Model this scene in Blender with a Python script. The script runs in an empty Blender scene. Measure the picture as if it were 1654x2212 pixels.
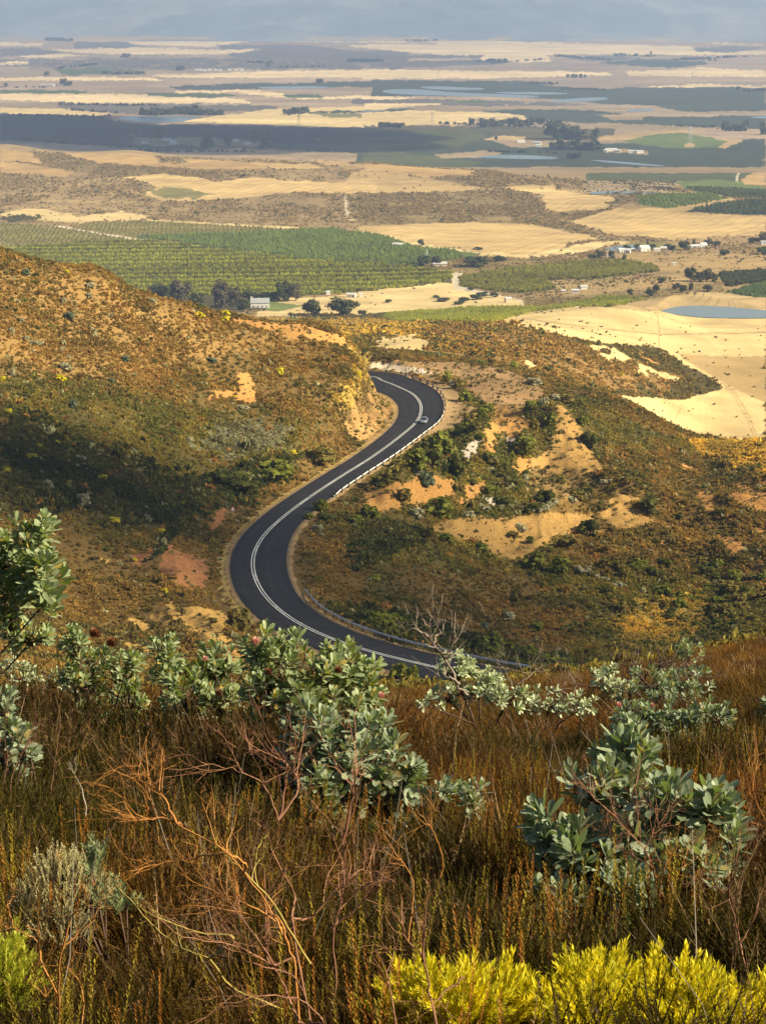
import bpy, bmesh, math, random, time
import numpy as np
from mathutils import Vector, Matrix
T0 = time.time()
SC = bpy.context.scene
COL = SC.collection
rad = math.radians
rng = np.random.default_rng(7)
random.seed(7)

# ------------------------------------------------------------------ camera
F = 1900.0
CX, CY = 382.5, 512.0
PITCH = math.atan(522.0 / 1900.0)
cs, sn = math.cos(PITCH), math.sin(PITCH)
cam_d = bpy.data.cameras.new('camera')
cam = bpy.data.objects.new('camera', cam_d)
COL.objects.link(cam)
cam.location = (0, 0, 0)
cam.rotation_euler = (math.pi / 2 - PITCH, 0, 0)
cam_d.sensor_fit = 'VERTICAL'
cam_d.sensor_height = 36.0
cam_d.lens = 36.0 * F / 1024.0
cam_d.clip_start = 0.5
cam_d.clip_end = 60000
SC.camera = cam

def ray(px, py):
    """pixel -> (X/Y, Z/Y)"""
    px = np.asarray(px, float); py = np.asarray(py, float)
    yc = -(py - CY) / F
    xc = (px - CX) / F
    Y = cs + yc * sn
    Z = -sn + yc * cs
    return xc / Y, Z / Y

def project(X, Y, Z):
    d = Y * cs - Z * sn
    d = np.where(np.abs(d) < 1e-6, 1e-6, d)
    return CX + F * X / d, CY - F * (Y * sn + Z * cs) / d

# coordinate helpers: DP = full view of 1654 px, C(k) = enlarged crops of it
K = 0.231382
OFF = {1: (0, 0), 2: (382.3, 0), 3: (0, 159.1), 4: (382.3, 159.1), 5: (0, 318.3), 6: (382.3, 318.3), 7: (0, 616.6), 8: (382.3, 616.6)}
def C(k, pts):
    ox, oy = OFF[k]
    return [(ox + x * K, oy + y * K) for x, y in pts]
def DP(pts):
    return [(x * 0.46252, y * 0.46252) for x, y in pts]

# ------------------------------------------------------------------ noise
def _h(ix, iy, seed):
    h = (ix.astype(np.int64) * 374761393 + iy.astype(np.int64) * 668265263 + seed * 982451653) & 0xFFFFFFFF
    h = ((h ^ (h >> 13)) * 1274126177) & 0xFFFFFFFF
    h = h ^ (h >> 16)
    return (h & 0xFFFFFF).astype(np.float64) / 0xFFFFFF
def vnoise(x, y, seed=0):
    x = np.asarray(x, float); y = np.asarray(y, float)
    ix = np.floor(x); iy = np.floor(y)
    fx = x - ix; fy = y - iy
    fx = fx * fx * (3 - 2 * fx); fy = fy * fy * (3 - 2 * fy)
    a = _h(ix, iy, seed); b = _h(ix + 1, iy, seed); c = _h(ix, iy + 1, seed); d = _h(ix + 1, iy + 1, seed)
    return (a + (b - a) * fx) * (1 - fy) + (c + (d - c) * fx) * fy
def fbm(x, y, seed=0, oct=4, gain=0.5):
    v = 0; a = 1; t = 0
    for i in range(oct):
        v = v + a * vnoise(x * 2 ** i + 17.3 * i, y * 2 ** i - 9.1 * i, seed + i)
        t += a; a *= gain
    return v / t
def sstep(a, b, x):
    t = np.clip((x - a) / (b - a), 0, 1)
    return t * t * (3 - 2 * t)

# ------------------------------------------------------------------ terrain control points (pixel x, pixel y, distance)
CP = []
def col(px, lst):
    for py, Y in lst:
        CP.append((px, py, Y))
col(0, [(703, 55), (698, 75), (691, 105), (680, 160), (660, 225), (620, 266), (560, 292), (500, 312), (440, 348), (380, 388), (320, 418), (256, 448), (262, 560), (264, 800), (266, 1100)])
col(100, [(700, 60), (693, 80), (689, 110), (680, 165), (665, 225), (640, 264), (600, 290), (550, 314), (500, 336), (450, 366), (400, 400), (350, 432), (300, 458), (276, 468), (282, 580), (288, 850), (288, 1150)])
col(200, [(700, 58), (695, 80), (694, 110), (690, 165), (675, 222), (640, 263), (600, 292), (560, 320), (530, 345), (500, 368), (450, 402), (400, 435), (350, 468), (312, 492), (318, 600), (320, 900), (318, 1200)])
col(300, [(698, 60), (694, 85), (697, 120), (698, 170), (692, 225), (450, 420), (400, 458), (360, 490), (326, 518), (334, 640), (332, 900), (325, 1200)])
def between(pa, pb, px, crest):
    a = sorted([(c[2], c[1]) for c in CP if c[0] == pa and c[2] < 545]); b = sorted([(c[2], c[1]) for c in CP if c[0] == pb and c[2] < 545])
    ca = min(a, key=lambda t: t[1]); cb = min(b, key=lambda t: t[1]); cy = 0.5 * (ca[0] + cb[0])
    t = (px - pa) / (pb - pa)
    for tau in (.12, .16, .22, .35, .48, .58, .65, .71, .77, .83, .88, .93, .97):
        ya = np.interp(tau * ca[0], [q[0] for q in a], [q[1] for q in a]); yb = np.interp(tau * cb[0], [q[0] for q in b], [q[1] for q in b])
        y = ya * (1 - t) + yb * t
        yc = ca[1] * (1 - t) + cb[1] * t
        y += (crest - yc) * sstep(.85, 1.0, tau)
        CP.append((px, float(y), tau * cy))
    CP.append((px, crest, cy)); CP.append((px, crest + 3, cy + 30)); CP.append((px, crest + 9, cy + 95))
between(0, 100, 50, 269)
between(100, 200, 150, 299)
between(200, 300, 250, 320)
col(340, [(331, 530), (345, 640), (350, 700)])
col(372, [(366, 536)])
col(410, [(696, 60), (690, 85), (694, 120), (696, 175), (690, 225)])
col(400, [(500, 395), (560, 345), (600, 318), (632, 292)])
col(450, [(450, 468), (480, 425), (520, 395), (560, 362), (600, 333), (640, 305)])
col(440, [(380, 560), (360, 610), (340, 700)])
col(500, [(690, 60), (683, 90), (689, 125), (690, 180), (640, 318), (600, 350), (580, 366), (520, 415), (460, 466), (420, 506), (385, 560), (355, 680), (340, 770), (325, 900)])
col(560, [(682, 62), (676, 90), (684, 125), (686, 180), (668, 290), (640, 322), (600, 352), (540, 408), (490, 460), (440, 500), (410, 540), (385, 580), (372, 720), (350, 800), (330, 900)])
col(625, [(672, 60), (667, 88), (678, 125), (684, 200), (676, 290), (640, 328), (600, 356), (540, 405), (480, 460), (430, 520), (400, 566), (408, 650), (400, 780), (370, 850), (342, 950), (322, 1080), (305, 1150), (310, 1230), (302, 1290), (308, 1360)])
col(690, [(658, 60), (654, 88), (668, 125), (680, 200), (668, 300), (650, 325), (620, 345), (560, 398), (500, 462), (462, 510), (438, 545), (446, 620), (430, 790), (402, 850), (380, 900), (350, 1000), (325, 1120), (319, 1215), (313, 1243), (306, 1268), (297, 1290), (306, 1360), (303, 1450)])
col(765, [(642, 60), (640, 88), (655, 125), (672, 200), (660, 290), (636, 318), (600, 352), (560, 388), (500, 450), (443, 518), (452, 620), (438, 770), (410, 840), (380, 920), (350, 1010), (328, 1120), (321, 1210), (314, 1240), (307, 1265), (300, 1288), (307, 1360), (305, 1450)])
# valley
for px in (0, 130, 260, 390):
    col(px, [(303, 1560), (290, 1650), (270, 1800), (250, 1960), (230, 2160), (216, 2340)])
col(390, [(318, 1320)])
col(480, [(318, 1260), (312, 1350), (300, 1560), (288, 1650), (268, 1800), (250, 1960), (232, 2150)])
col(580, [(288, 1600), (272, 1760), (252, 1950), (236, 2130), (215, 2380)])
col(680, [(286, 1560), (272, 1720), (252, 1940), (236, 2130), (215, 2380)])
col(765, [(286, 1560), (272, 1720), (252, 1930), (236, 2120), (215, 2350)])
col(0, [(205, 2500), (190, 2700), (172, 2950), (158, 3150), (144, 3300)])
col(130, [(208, 2480), (195, 2620), (180, 2780), (165, 2980), (153, 3200), (150, 3300)])
col(260, [(205, 2500), (188, 2680), (172, 2880), (160, 3050), (158, 3150)])
col(360, [(205, 2500), (192, 2640), (178, 2800), (166, 2980), (163, 3100)])
col(470, [(212, 2420), (198, 2580), (186, 2720), (176, 2850), (174, 2980)])
col(570, [(205, 2480), (192, 2660), (182, 2800), (181, 2900)])
col(650, [(200, 2500), (192, 2640), (186, 2850)])
col(765, [(200, 2600), (190, 2900)])
for px in (-60, 0, 130, 260, 390, 520, 650, 765, 830):
    for Y, d in ((3600, 318), (4000, 318), (5000, 318), (6500, 318), (8500, 318), (10500, 318), (12500, 317)):
        CP.append((px, None, Y, d))
A = []
V = []
for c in CP:
    px, py, Y = c[:3]
    if py is None:
        u = (px - CX) / F / 0.962
        s = -c[3] / Y
    else:
        u, s = ray(px, py)
    A.append((float(u), math.log(Y))); V.append(float(s))
# repeat the outermost columns further out so the land carries on beyond the frame
for (px, *r) in list(CP):
    i = None
base = list(zip(A, V, CP))
for (a, v, c) in base:
    if c[0] == 0:
        for k, ex in ((-0.32, 1.0), (-0.5, 1.0)):
            A.append((k, a[1])); V.append(v + (0.012 if 4.5 < a[1] < 6.2 else 0.0))
    if c[0] == 765:
        for k in (0.32, 0.5):
            A.append((k, a[1])); V.append(v + (0.008 if 4.0 < a[1] < 6.2 else 0.0))
A = np.array(A); V = np.array(V)
SU, SL = 0.045, 0.10
CC = 0.15
def _kern(U, L):
    d2 = ((U[:, None] - A[None, :, 0]) / SU) ** 2 + ((L[:, None] - A[None, :, 1]) / SL) ** 2
    return np.sqrt(d2 + CC * CC)
_M = _kern(A[:, 0], A[:, 1]) + np.eye(len(A)) * 0.02
_P = np.column_stack([np.ones(len(A)), A[:, 0] / SU, A[:, 1] / SL])
_big = np.zeros((len(A) + 3, len(A) + 3))
_big[:len(A), :len(A)] = _M; _big[:len(A), len(A):] = _P; _big[len(A):, :len(A)] = _P.T
_W = np.linalg.solve(_big, np.concatenate([V, np.zeros(3)]))
# tabulate, then look up
TU = np.linspace(-0.6, 0.6, 321)
TL = np.linspace(math.log(40), math.log(13500), 1201)
_g = np.empty((len(TL), len(TU)))
for i, l in enumerate(TL):
    k = _kern(TU, np.full(len(TU), l))
    _g[i] = k @ _W[:-3] + _W[-3] + _W[-2] * TU / SU + _W[-1] * l / SL
for _ in range(3):
    _g[1:-1, 1:-1] = 0.2 * (_g[1:-1, 1:-1] + _g[:-2, 1:-1] + _g[2:, 1:-1] + _g[1:-1, :-2] + _g[1:-1, 2:])
def table(U, L):
    fu = np.clip((U - TU[0]) / (TU[1] - TU[0]), 0, len(TU) - 1.001)
    fl = np.clip((L - TL[0]) / (TL[1] - TL[0]), 0, len(TL) - 1.001)
    iu = fu.astype(int); il = fl.astype(int); au = fu - iu; al = fl - il
    return (_g[il, iu] * (1 - au) + _g[il, iu + 1] * au) * (1 - al) + (_g[il + 1, iu] * (1 - au) + _g[il + 1, iu + 1] * au) * al

def near_z(X, Y):
    rise = 0.16 * np.where(X > 0, X * X / (np.abs(X) + 4.0), 0.0) - 0.03 * X * (X < 0)
    return -1.6 - 0.352 * Y + np.minimum(rise, 6)

def base_z(X, Y):
    Yc = np.maximum(Y, 42.0)
    far = table(X / Yc, np.log(Yc)) * Yc
    n = near_z(X, Y)
    w = sstep(42, 62, Y)
    z = n * (1 - w) + far * w
    # relief
    amp = sstep(3, 20, Y) * 0.10 * (1 - sstep(40, 120, Y)) + 1.1 * sstep(120, 250, Y) * (1 - sstep(620, 800, Y)) + 1.0 * sstep(2200, 2600, Y) * (1 - sstep(3100, 3300, Y)) * 3
    sc_ = np.where(Y < 80, 2.5, np.where(Y < 800, 17.0, 120.0))
    z = z + amp * (fbm(X / sc_, Y / sc_, 3, 4) - 0.5) * 2
    if BROKEN:
        bx_, by_ = BROKEN[0]
        m_ = np.clip(1 - np.hypot((X - bx_) / 62, (Y - by_) / 95), 0, 1) ** .6
        rg_ = 1 - np.abs(fbm(X / 13 + 5, Y / 17, 61, 4) - .5) * 4
        z = z + m_ * 2.7 * rg_
        bx_, by_ = BROKEN[1]
        m_ = np.clip(1 - np.hypot((X - bx_) / 45, (Y - by_) / 75), 0, 1) ** .6
        q_ = (X * .8 + Y * .6) / 5.0
        z = z + m_ * 1.0 * (1 - np.abs(fbm(q_, (Y - X) / 40, 63, 3) - .5) * 4)
        bx_, by_ = BROKEN[2]
        m_ = np.clip(1 - np.hypot((X - bx_) / 26, (Y - by_) / 45), 0, 1) ** .6
        z = z + m_ * 1.2 * (1 - np.abs(fbm(X / 7, Y / 16, 65, 3) - .5) * 4)
    for (bx, by, ba, bl, bw, bh) in BUMPS:
        ca_, sa_ = math.cos(ba), math.sin(ba)
        dx_ = X - bx; dy_ = Y - by
        p_ = (dx_ * ca_ + dy_ * sa_) / bl; q_ = (-dx_ * sa_ + dy_ * ca_) / bw
        rr_ = np.sqrt(p_ * p_ + q_ * q_)
        z = z + bh * np.clip(1 - rr_, 0, 1) ** 1.3
    # erosion gullies down the hillside
    g = np.abs(fbm(X / 26 + 3, Y / 60, 11, 3) - 0.5) * 2
    z = z - 0.55 * (1 - sstep(0.0, 0.30, g)) * sstep(250, 300, Y) * (1 - sstep(560, 640, Y))
    z = z + 0.22 * (fbm(X / 1.6, Y / 1.6, 21, 2) - 0.5) * sstep(150, 260, Y) * (1 - sstep(650, 900, Y))
    return z

# ------------------------------------------------------------------ road course
ROADC = [  # centre of the carriageway (view px, 1654 scale), drop below eye, width
    (776, 812, 114.8, 16), (826, 823, 114.1, 18.5), (862, 837, 113.4, 18), (893, 853, 112.5, 15), (909, 877, 111.5, 12.6), (902, 908, 110.6, 11.2), (868, 940, 109.4, 9.6), (806, 986, 107.4, 8.8),
    (741, 1027, 105.4, 8.6), (680, 1067, 103.6, 8.6), (625, 1108, 101.8, 8.8), (583, 1150, 100.2, 9.2), (562, 1192, 98.8, 9.8), (560, 1235, 97.5, 9.8),
    (577, 1282, 96.2, 9.4), (617, 1326, 95.0, 9.2), (684, 1366, 93.6, 9.2), (780, 1402, 91.8, 9.2), (900, 1433, 89.6, 9.2), (1040, 1463, 86.6, 9.2),
    (1190, 1488, 83.2, 9.2), (1360, 1508, 79.4, 9.2), (1600, 1530, 75, 9.2)]
_rc = []
for x, y, d, w in ROADC:
    u, s = ray(x * 0.46252, y * 0.46252)
    Y = -d / float(s)
    _rc.append((float(u) * Y, Y, -d, w))
# carry the far end on behind the hill
dx, dy = _rc[0][0] - _rc[1][0], _rc[0][1] - _rc[1][1]
_rc.insert(0, (_rc[0][0] - 42, _rc[0][1] + 10, _rc[0][2] - 2.0, 9.0))
_rc.insert(0, (_rc[0][0] - 80, _rc[0][1] + 22, _rc[0][2] - 4.0, 9.0))
def catmull(P, step):
    P = np.array(P, float)
    P = np.vstack([2 * P[0] - P[1], P, 2 * P[-1] - P[-2]])
    out = []
    for i in range(1, len(P) - 2):
        n = max(2, int(np.linalg.norm(P[i + 1][:2] - P[i][:2]) / step))
        t = np.linspace(0, 1, n, endpoint=False)[:, None]
        out.append(0.5 * ((2 * P[i]) + (-P[i - 1] + P[i + 1]) * t + (2 * P[i - 1] - 5 * P[i] + 4 * P[i + 1] - P[i + 2]) * t ** 2 + (-P[i - 1] + 3 * P[i] - 3 * P[i + 1] + P[i + 2]) * t ** 3))
    out.append(P[-2][None])
    return np.vstack(out)
RD = catmull(_rc, 0.5)
for _ in range(6):
    RD[2:-2, :3] = (RD[:-4, :3] + RD[1:-3, :3] + RD[2:-2, :3] + RD[3:-1, :3] + RD[4:, :3]) / 5
def resample(P, step):
    d = np.concatenate([[0], np.cumsum(np.linalg.norm(np.diff(P[:, :2], axis=0), axis=1))])
    s = np.arange(0, d[-1], step)
    return np.column_stack([np.interp(s, d, P[:, k]) for k in range(P.shape[1])]), s
RD, RS = resample(RD, 1.0)
RT = np.gradient(RD[:, :2], axis=0); RT /= np.linalg.norm(RT, axis=1)[:, None]
RN = np.column_stack([-RT[:, 1], RT[:, 0]])     # left of travel toward the camera = picture right
def road_near(X, Y):
    """signed offset across the road (positive = inside RN side), index, dist"""
    best = np.full(X.shape, 1e9); idx = np.zeros(X.shape, int)
    for c in range(0, len(RD), 1):
        d = (X - RD[c, 0]) ** 2 + (Y - RD[c, 1]) ** 2
        m = d < best
        best[m] = d[m]; idx[m] = c
    off = (X - RD[idx, 0]) * RN[idx, 0] + (Y - RD[idx, 1]) * RN[idx, 1]
    return np.sqrt(best), idx, off

def ground_z(X, Y):
    X = np.asarray(X, float); Y = np.asarray(Y, float)
    shp = X.shape
    X = X.ravel(); Y = Y.ravel()
    z = base_z(X, Y)
    m = (Y > 190) & (Y < 600) & (X > -130) & (X < 150)
    if m.any():
        d, i, off = road_near(X[m], Y[m])
        hw = RD[i, 3] / 2
        zr = RD[i, 2]
        nb = (fbm(X[m] / 4, Y[m] / 4, 5, 3) - 0.5)
        e = d - hw
        # slopes: banks rise steeply on the hill side, fill falls away on the other
        zb = z[m]
        sh = 2.6 + 1.2 * nb
        t = sstep(0, 1, (e - sh) / (8.5 + 5 * nb))
        flat = zr - 0.10 - 0.10 * np.clip(e, 0, 3)
        zz = flat * (1 - t) + zb * t
        zz = np.where(e < sh, flat, zz)
        z[m] = zz
    for (poly, lvl, x0, x1, y0, y1) in PONDS_Z:
        m = (X > x0 - 8) & (X < x1 + 8) & (Y > y0 - 60) & (Y < y1 + 60)
        if m.any():
            ins = inpoly(poly, X[m], Y[m])
            zz = z[m]
            c_ = np.array([np.mean([q[0] for q in poly]), np.mean([q[1] for q in poly])])
            if lvl > -210:
                for k_ in range(9, -1, -1):
                    big = [(c_[0] + (q[0] - c_[0]) * (1.04 + .02 * k_), c_[1] + (q[1] - c_[1]) * (1.12 + .13 * k_)) for q in poly]
                    z[m] = np.where(inpoly(big, X[m], Y[m]), np.minimum(z[m], lvl + .12 + .38 * k_), z[m])
            z[m] = np.where(ins, np.minimum(z[m], lvl - 0.1), z[m])
    return z.reshape(shp)
def inpoly(poly, X, Y):
    P = np.asarray(poly, float)
    x1, y1 = P[:, 0], P[:, 1]
    x2, y2 = np.roll(x1, -1), np.roll(y1, -1)
    r = np.zeros(X.shape, bool)
    for a, b, c, d in zip(x1, y1, x2, y2):
        if b == d: continue
        k = ((b > Y) != (d > Y)) & (X < (c - a) * (Y - b) / (d - b) + a)
        r ^= k
    return r
PONDS_Z = []
BUMPS = []
BROKEN = []
_LS = np.concatenate([np.linspace(3, 60, 300), np.linspace(60.2, 650, 1500), np.geomspace(651, 12400, 900)])
def hit(px, py):
    """ground point seen at a pixel"""
    u, s = ray(px, py)
    Y = _LS
    z = ground_z(u * Y, Y)
    f = s * Y - z
    k = np.where(f < 0)[0]
    if len(k) == 0:
        k = len(Y) - 1
    else:
        k = k[0]
    if k == 0: Yh = Y[0]
    else:
        a, b = f[k - 1], f[k]
        Yh = Y[k - 1] + (Y[k] - Y[k - 1]) * a / (a - b) if a != b else Y[k]
    return float(u * Yh), float(Yh), float(ground_z(np.array([u * Yh]), np.array([Yh]))[0])
def hit_min(px, py, ymin):
    u, s = ray(px, py); u = float(u); s = float(s)
    Y = _LS[_LS > ymin]
    f = s * Y - ground_z(u * Y, Y)
    k = np.where(f < 0)[0]
    k = k[0] if len(k) else len(Y) - 1
    Yh = Y[k] if k == 0 else Y[k - 1] + (Y[k] - Y[k - 1]) * f[k - 1] / (f[k - 1] - f[k])
    return u * Yh, float(Yh), gz(u * Yh, Yh)
def hits(pts):
    return [hit(x, y) for x, y in pts]
def gz(x, y):
    return float(ground_z(np.array([float(x)]), np.array([float(y)]))[0])

# spoil heaps and knolls inside the bend: picture point, heading, half length, half width, height
_b = []
for (x, y, a, l, w_, h_) in ((557, 407, 1.5, 40, 17, 9), (625, 492, .3, 13, 8, 3), (618, 503, .4, 17, 10, 4), (567, 512, 1.2, 20, 9, 4), (548, 515, 1.0, 14, 7, 3), (530, 517, 1.3, 18, 8, 3.5), (505, 522, 1.4, 15, 7, 3), (482, 527, 1.2, 15, 8, 2.6), (401, 481, 1.3, 16, 6, 4), (417, 479, 1.4, 16, 6, 4.4), (438, 480, 1.3, 16, 6, 4),
    (489, 429, 1.4, 20, 7, 4.5), (474, 441, 1.4, 18, 6, 3.5), (520, 440, 1.5, 22, 7, 4), (95, 590, .5, 26, 8, 1.5), (205, 640, 1.9, 30, 5, 2.4), (222, 630, 1.9, 24, 4, 1.6), (175, 560, .9, 12, 7, 1.5), (190, 575, 1.2, 10, 5, 1.6), (700, 512, -.7, 40, 8, 3.0), (720, 550, -.7, 40, 8, 2.6), (740, 500, -.6, 40, 7, 2.6)):
    hx, hy, _z = hit(x, y + h_ * 3.9 * .85)
    _b.append((hx, hy, a, l, w_, h_))
_k = [hit(500, 480)[:2], hit(715, 530)[:2], hit(190, 600)[:2]]
BUMPS.extend(_b); BROKEN.extend(_k)
# ------------------------------------------------------------------ objects
def tag(o, label=None, cat=None, group=None, kind=None):
    if label: o['label'] = label
    if cat: o['category'] = cat
    if group: o['group'] = group
    if kind: o['kind'] = kind
    return o
def mesh_np(name, verts, faces, mat=None, parent=None, smooth=False, colors=None, mats=None, fmat=None):
    """faces: int array (n,3) or (n,4) or list of such arrays"""
    me = bpy.data.meshes.new(name)
    verts = np.asarray(verts, np.float32)
    fl = faces if isinstance(faces, list) else [faces]
    fl = [np.asarray(f, np.int32) for f in fl if len(f)]
    nloop = sum(f.size for f in fl); npol = sum(len(f) for f in fl)
    me.vertices.add(len(verts)); me.vertices.foreach_set('co', verts.ravel())
    me.loops.add(nloop); me.loops.foreach_set('vertex_index', np.concatenate([f.ravel() for f in fl]))
    me.polygons.add(npol)
    sizes = np.concatenate([np.full(len(f), f.shape[1], np.int32) for f in fl])
    starts = np.concatenate([[0], np.cumsum(sizes)[:-1]]).astype(np.int32)
    me.polygons.foreach_set('loop_start', starts)
    if mats:
        for m in mats: me.materials.append(m)
        me.polygons.foreach_set('material_index', np.asarray(fmat, np.int32))
    elif mat: me.materials.append(mat)
    me.update(calc_edges=True)
    me.polygons.foreach_set('use_smooth', np.full(npol, bool(smooth)))
    if colors is not None:
        at = me.color_attributes.new('Col', 'FLOAT_COLOR', 'POINT')
        c = np.ones((len(verts), 4), np.float32); c[:, :3] = colors[:, :3]
        at.data.foreach_set('color', c.ravel())
    o = bpy.data.objects.new(name, me)
    COL.objects.link(o)
    if parent is not None: o.parent = parent
    return o
class MB:
    """collects triangles / quads"""
    def __init__(s): s.v = []; s.f3 = []; s.f4 = []; s.n = 0
    def add(s, v, f):
        v = np.asarray(v, float); f = np.asarray(f, int)
        if f.shape[1] == 3: s.f3.append(f + s.n)
        else: s.f4.append(f + s.n)
        s.v.append(v); s.n += len(v)
    def box(s, x0, x1, y0, y1, z0, z1):
        v = [(x0, y0, z0), (x1, y0, z0), (x1, y1, z0), (x0, y1, z0), (x0, y0, z1), (x1, y0, z1), (x1, y1, z1), (x0, y1, z1)]
        s.add(v, [(0, 3, 2, 1), (4, 5, 6, 7), (0, 1, 5, 4), (1, 2, 6, 5), (2, 3, 7, 6), (3, 0, 4, 7)])
    def tube(s, pts, r, n=5, cap=True):
        pts = np.asarray(pts, float); m = len(pts)
        r = np.full(m, r) if np.isscalar(r) else np.asarray(r, float)
        t = np.gradient(pts, axis=0); t /= np.linalg.norm(t, axis=1)[:, None] + 1e-12
        ref = np.where(np.abs(t[:, 2:3]) > 0.9, np.array([[1., 0, 0]]), np.array([[0, 0, 1.]]))
        a = np.cross(t, ref); a /= np.linalg.norm(a, axis=1)[:, None] + 1e-12
        b = np.cross(t, a)
        th = np.arange(n) * 2 * math.pi / n
        v = pts[:, None, :] + r[:, None, None] * (np.cos(th)[None, :, None] * a[:, None, :] + np.sin(th)[None, :, None] * b[:, None, :])
        v = v.reshape(-1, 3)
        i = np.arange(m - 1)[:, None] * n; j = np.arange(n)[None, :]; j2 = (j + 1) % n
        f = np.stack([i + j, i + j2, i + n + j2, i + n + j], -1).reshape(-1, 4)
        s.add(v, f)
        if cap and n >= 4 and n % 2 == 0:
            pass
    def build(s, name, mat=None, parent=None, smooth=False, colors=None):
        v = np.vstack(s.v) if s.v else np.zeros((0, 3))
        fl = []
        if s.f3: fl.append(np.vstack(s.f3))
        if s.f4: fl.append(np.vstack(s.f4))
        return mesh_np(name, v, fl, mat, parent, smooth, colors)
def empty(name, loc=(0, 0, 0), rz=0, parent=None):
    o = bpy.data.objects.new(name, None); COL.objects.link(o)
    o.location = loc; o.rotation_euler = (0, 0, rz); o.empty_display_size = 0.2
    if parent is not None: o.parent = parent
    return o
def copy_tree(o, parent=None):
    c = o.copy(); COL.objects.link(c); c.parent = parent
    for ch in list(o.children): copy_tree(ch, c)
    return c

# ------------------------------------------------------------------ materials
def new_mat(name):
    m = bpy.data.materials.new(name); m.use_nodes = True
    nt = m.node_tree; nt.nodes.clear()
    out = nt.nodes.new('ShaderNodeOutputMaterial')
    return m, nt, out
def principled(nt, out, rough=0.8, spec=0.2, metal=0.0):
    b = nt.nodes.new('ShaderNodeBsdfPrincipled')
    b.inputs['Roughness'].default_value = rough
    b.inputs['Specular IOR Level'].default_value = spec
    b.inputs['Metallic'].default_value = metal
    nt.links.new(b.outputs[0], out.inputs['Surface'])
    return b
def simple(name, col, rough=0.7, spec=0.3, metal=0.0, var=0.15, scale=3.0, bump=0.0):
    m, nt, out = new_mat(name)
    b = principled(nt, out, rough, spec, metal)
    tc = nt.nodes.new('ShaderNodeTexCoord')
    n = nt.nodes.new('ShaderNodeTexNoise'); n.inputs['Scale'].default_value = scale; n.inputs['Detail'].default_value = 5
    nt.links.new(tc.outputs['Object'], n.inputs['Vector'])
    mp = nt.nodes.new('ShaderNodeMapRange'); mp.inputs['From Min'].default_value = 0.25; mp.inputs['From Max'].default_value = 0.75
    mp.inputs['To Min'].default_value = 1 - var; mp.inputs['To Max'].default_value = 1 + var
    nt.links.new(n.outputs['Fac'], mp.inputs['Value'])
    mx = nt.nodes.new('ShaderNodeVectorMath'); mx.operation = 'SCALE'
    mx.inputs[0].default_value = col
    nt.links.new(mp.outputs[0], mx.inputs['Scale'])
    nt.links.new(mx.outputs[0], b.inputs['Base Color'])
    if bump:
        bp = nt.nodes.new('ShaderNodeBump'); bp.inputs['Strength'].default_value = bump; bp.inputs['Distance'].default_value = 0.05
        nt.links.new(n.outputs['Fac'], bp.inputs['Height']); nt.links.new(bp.outputs[0], b.inputs['Normal'])
    return m
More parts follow.
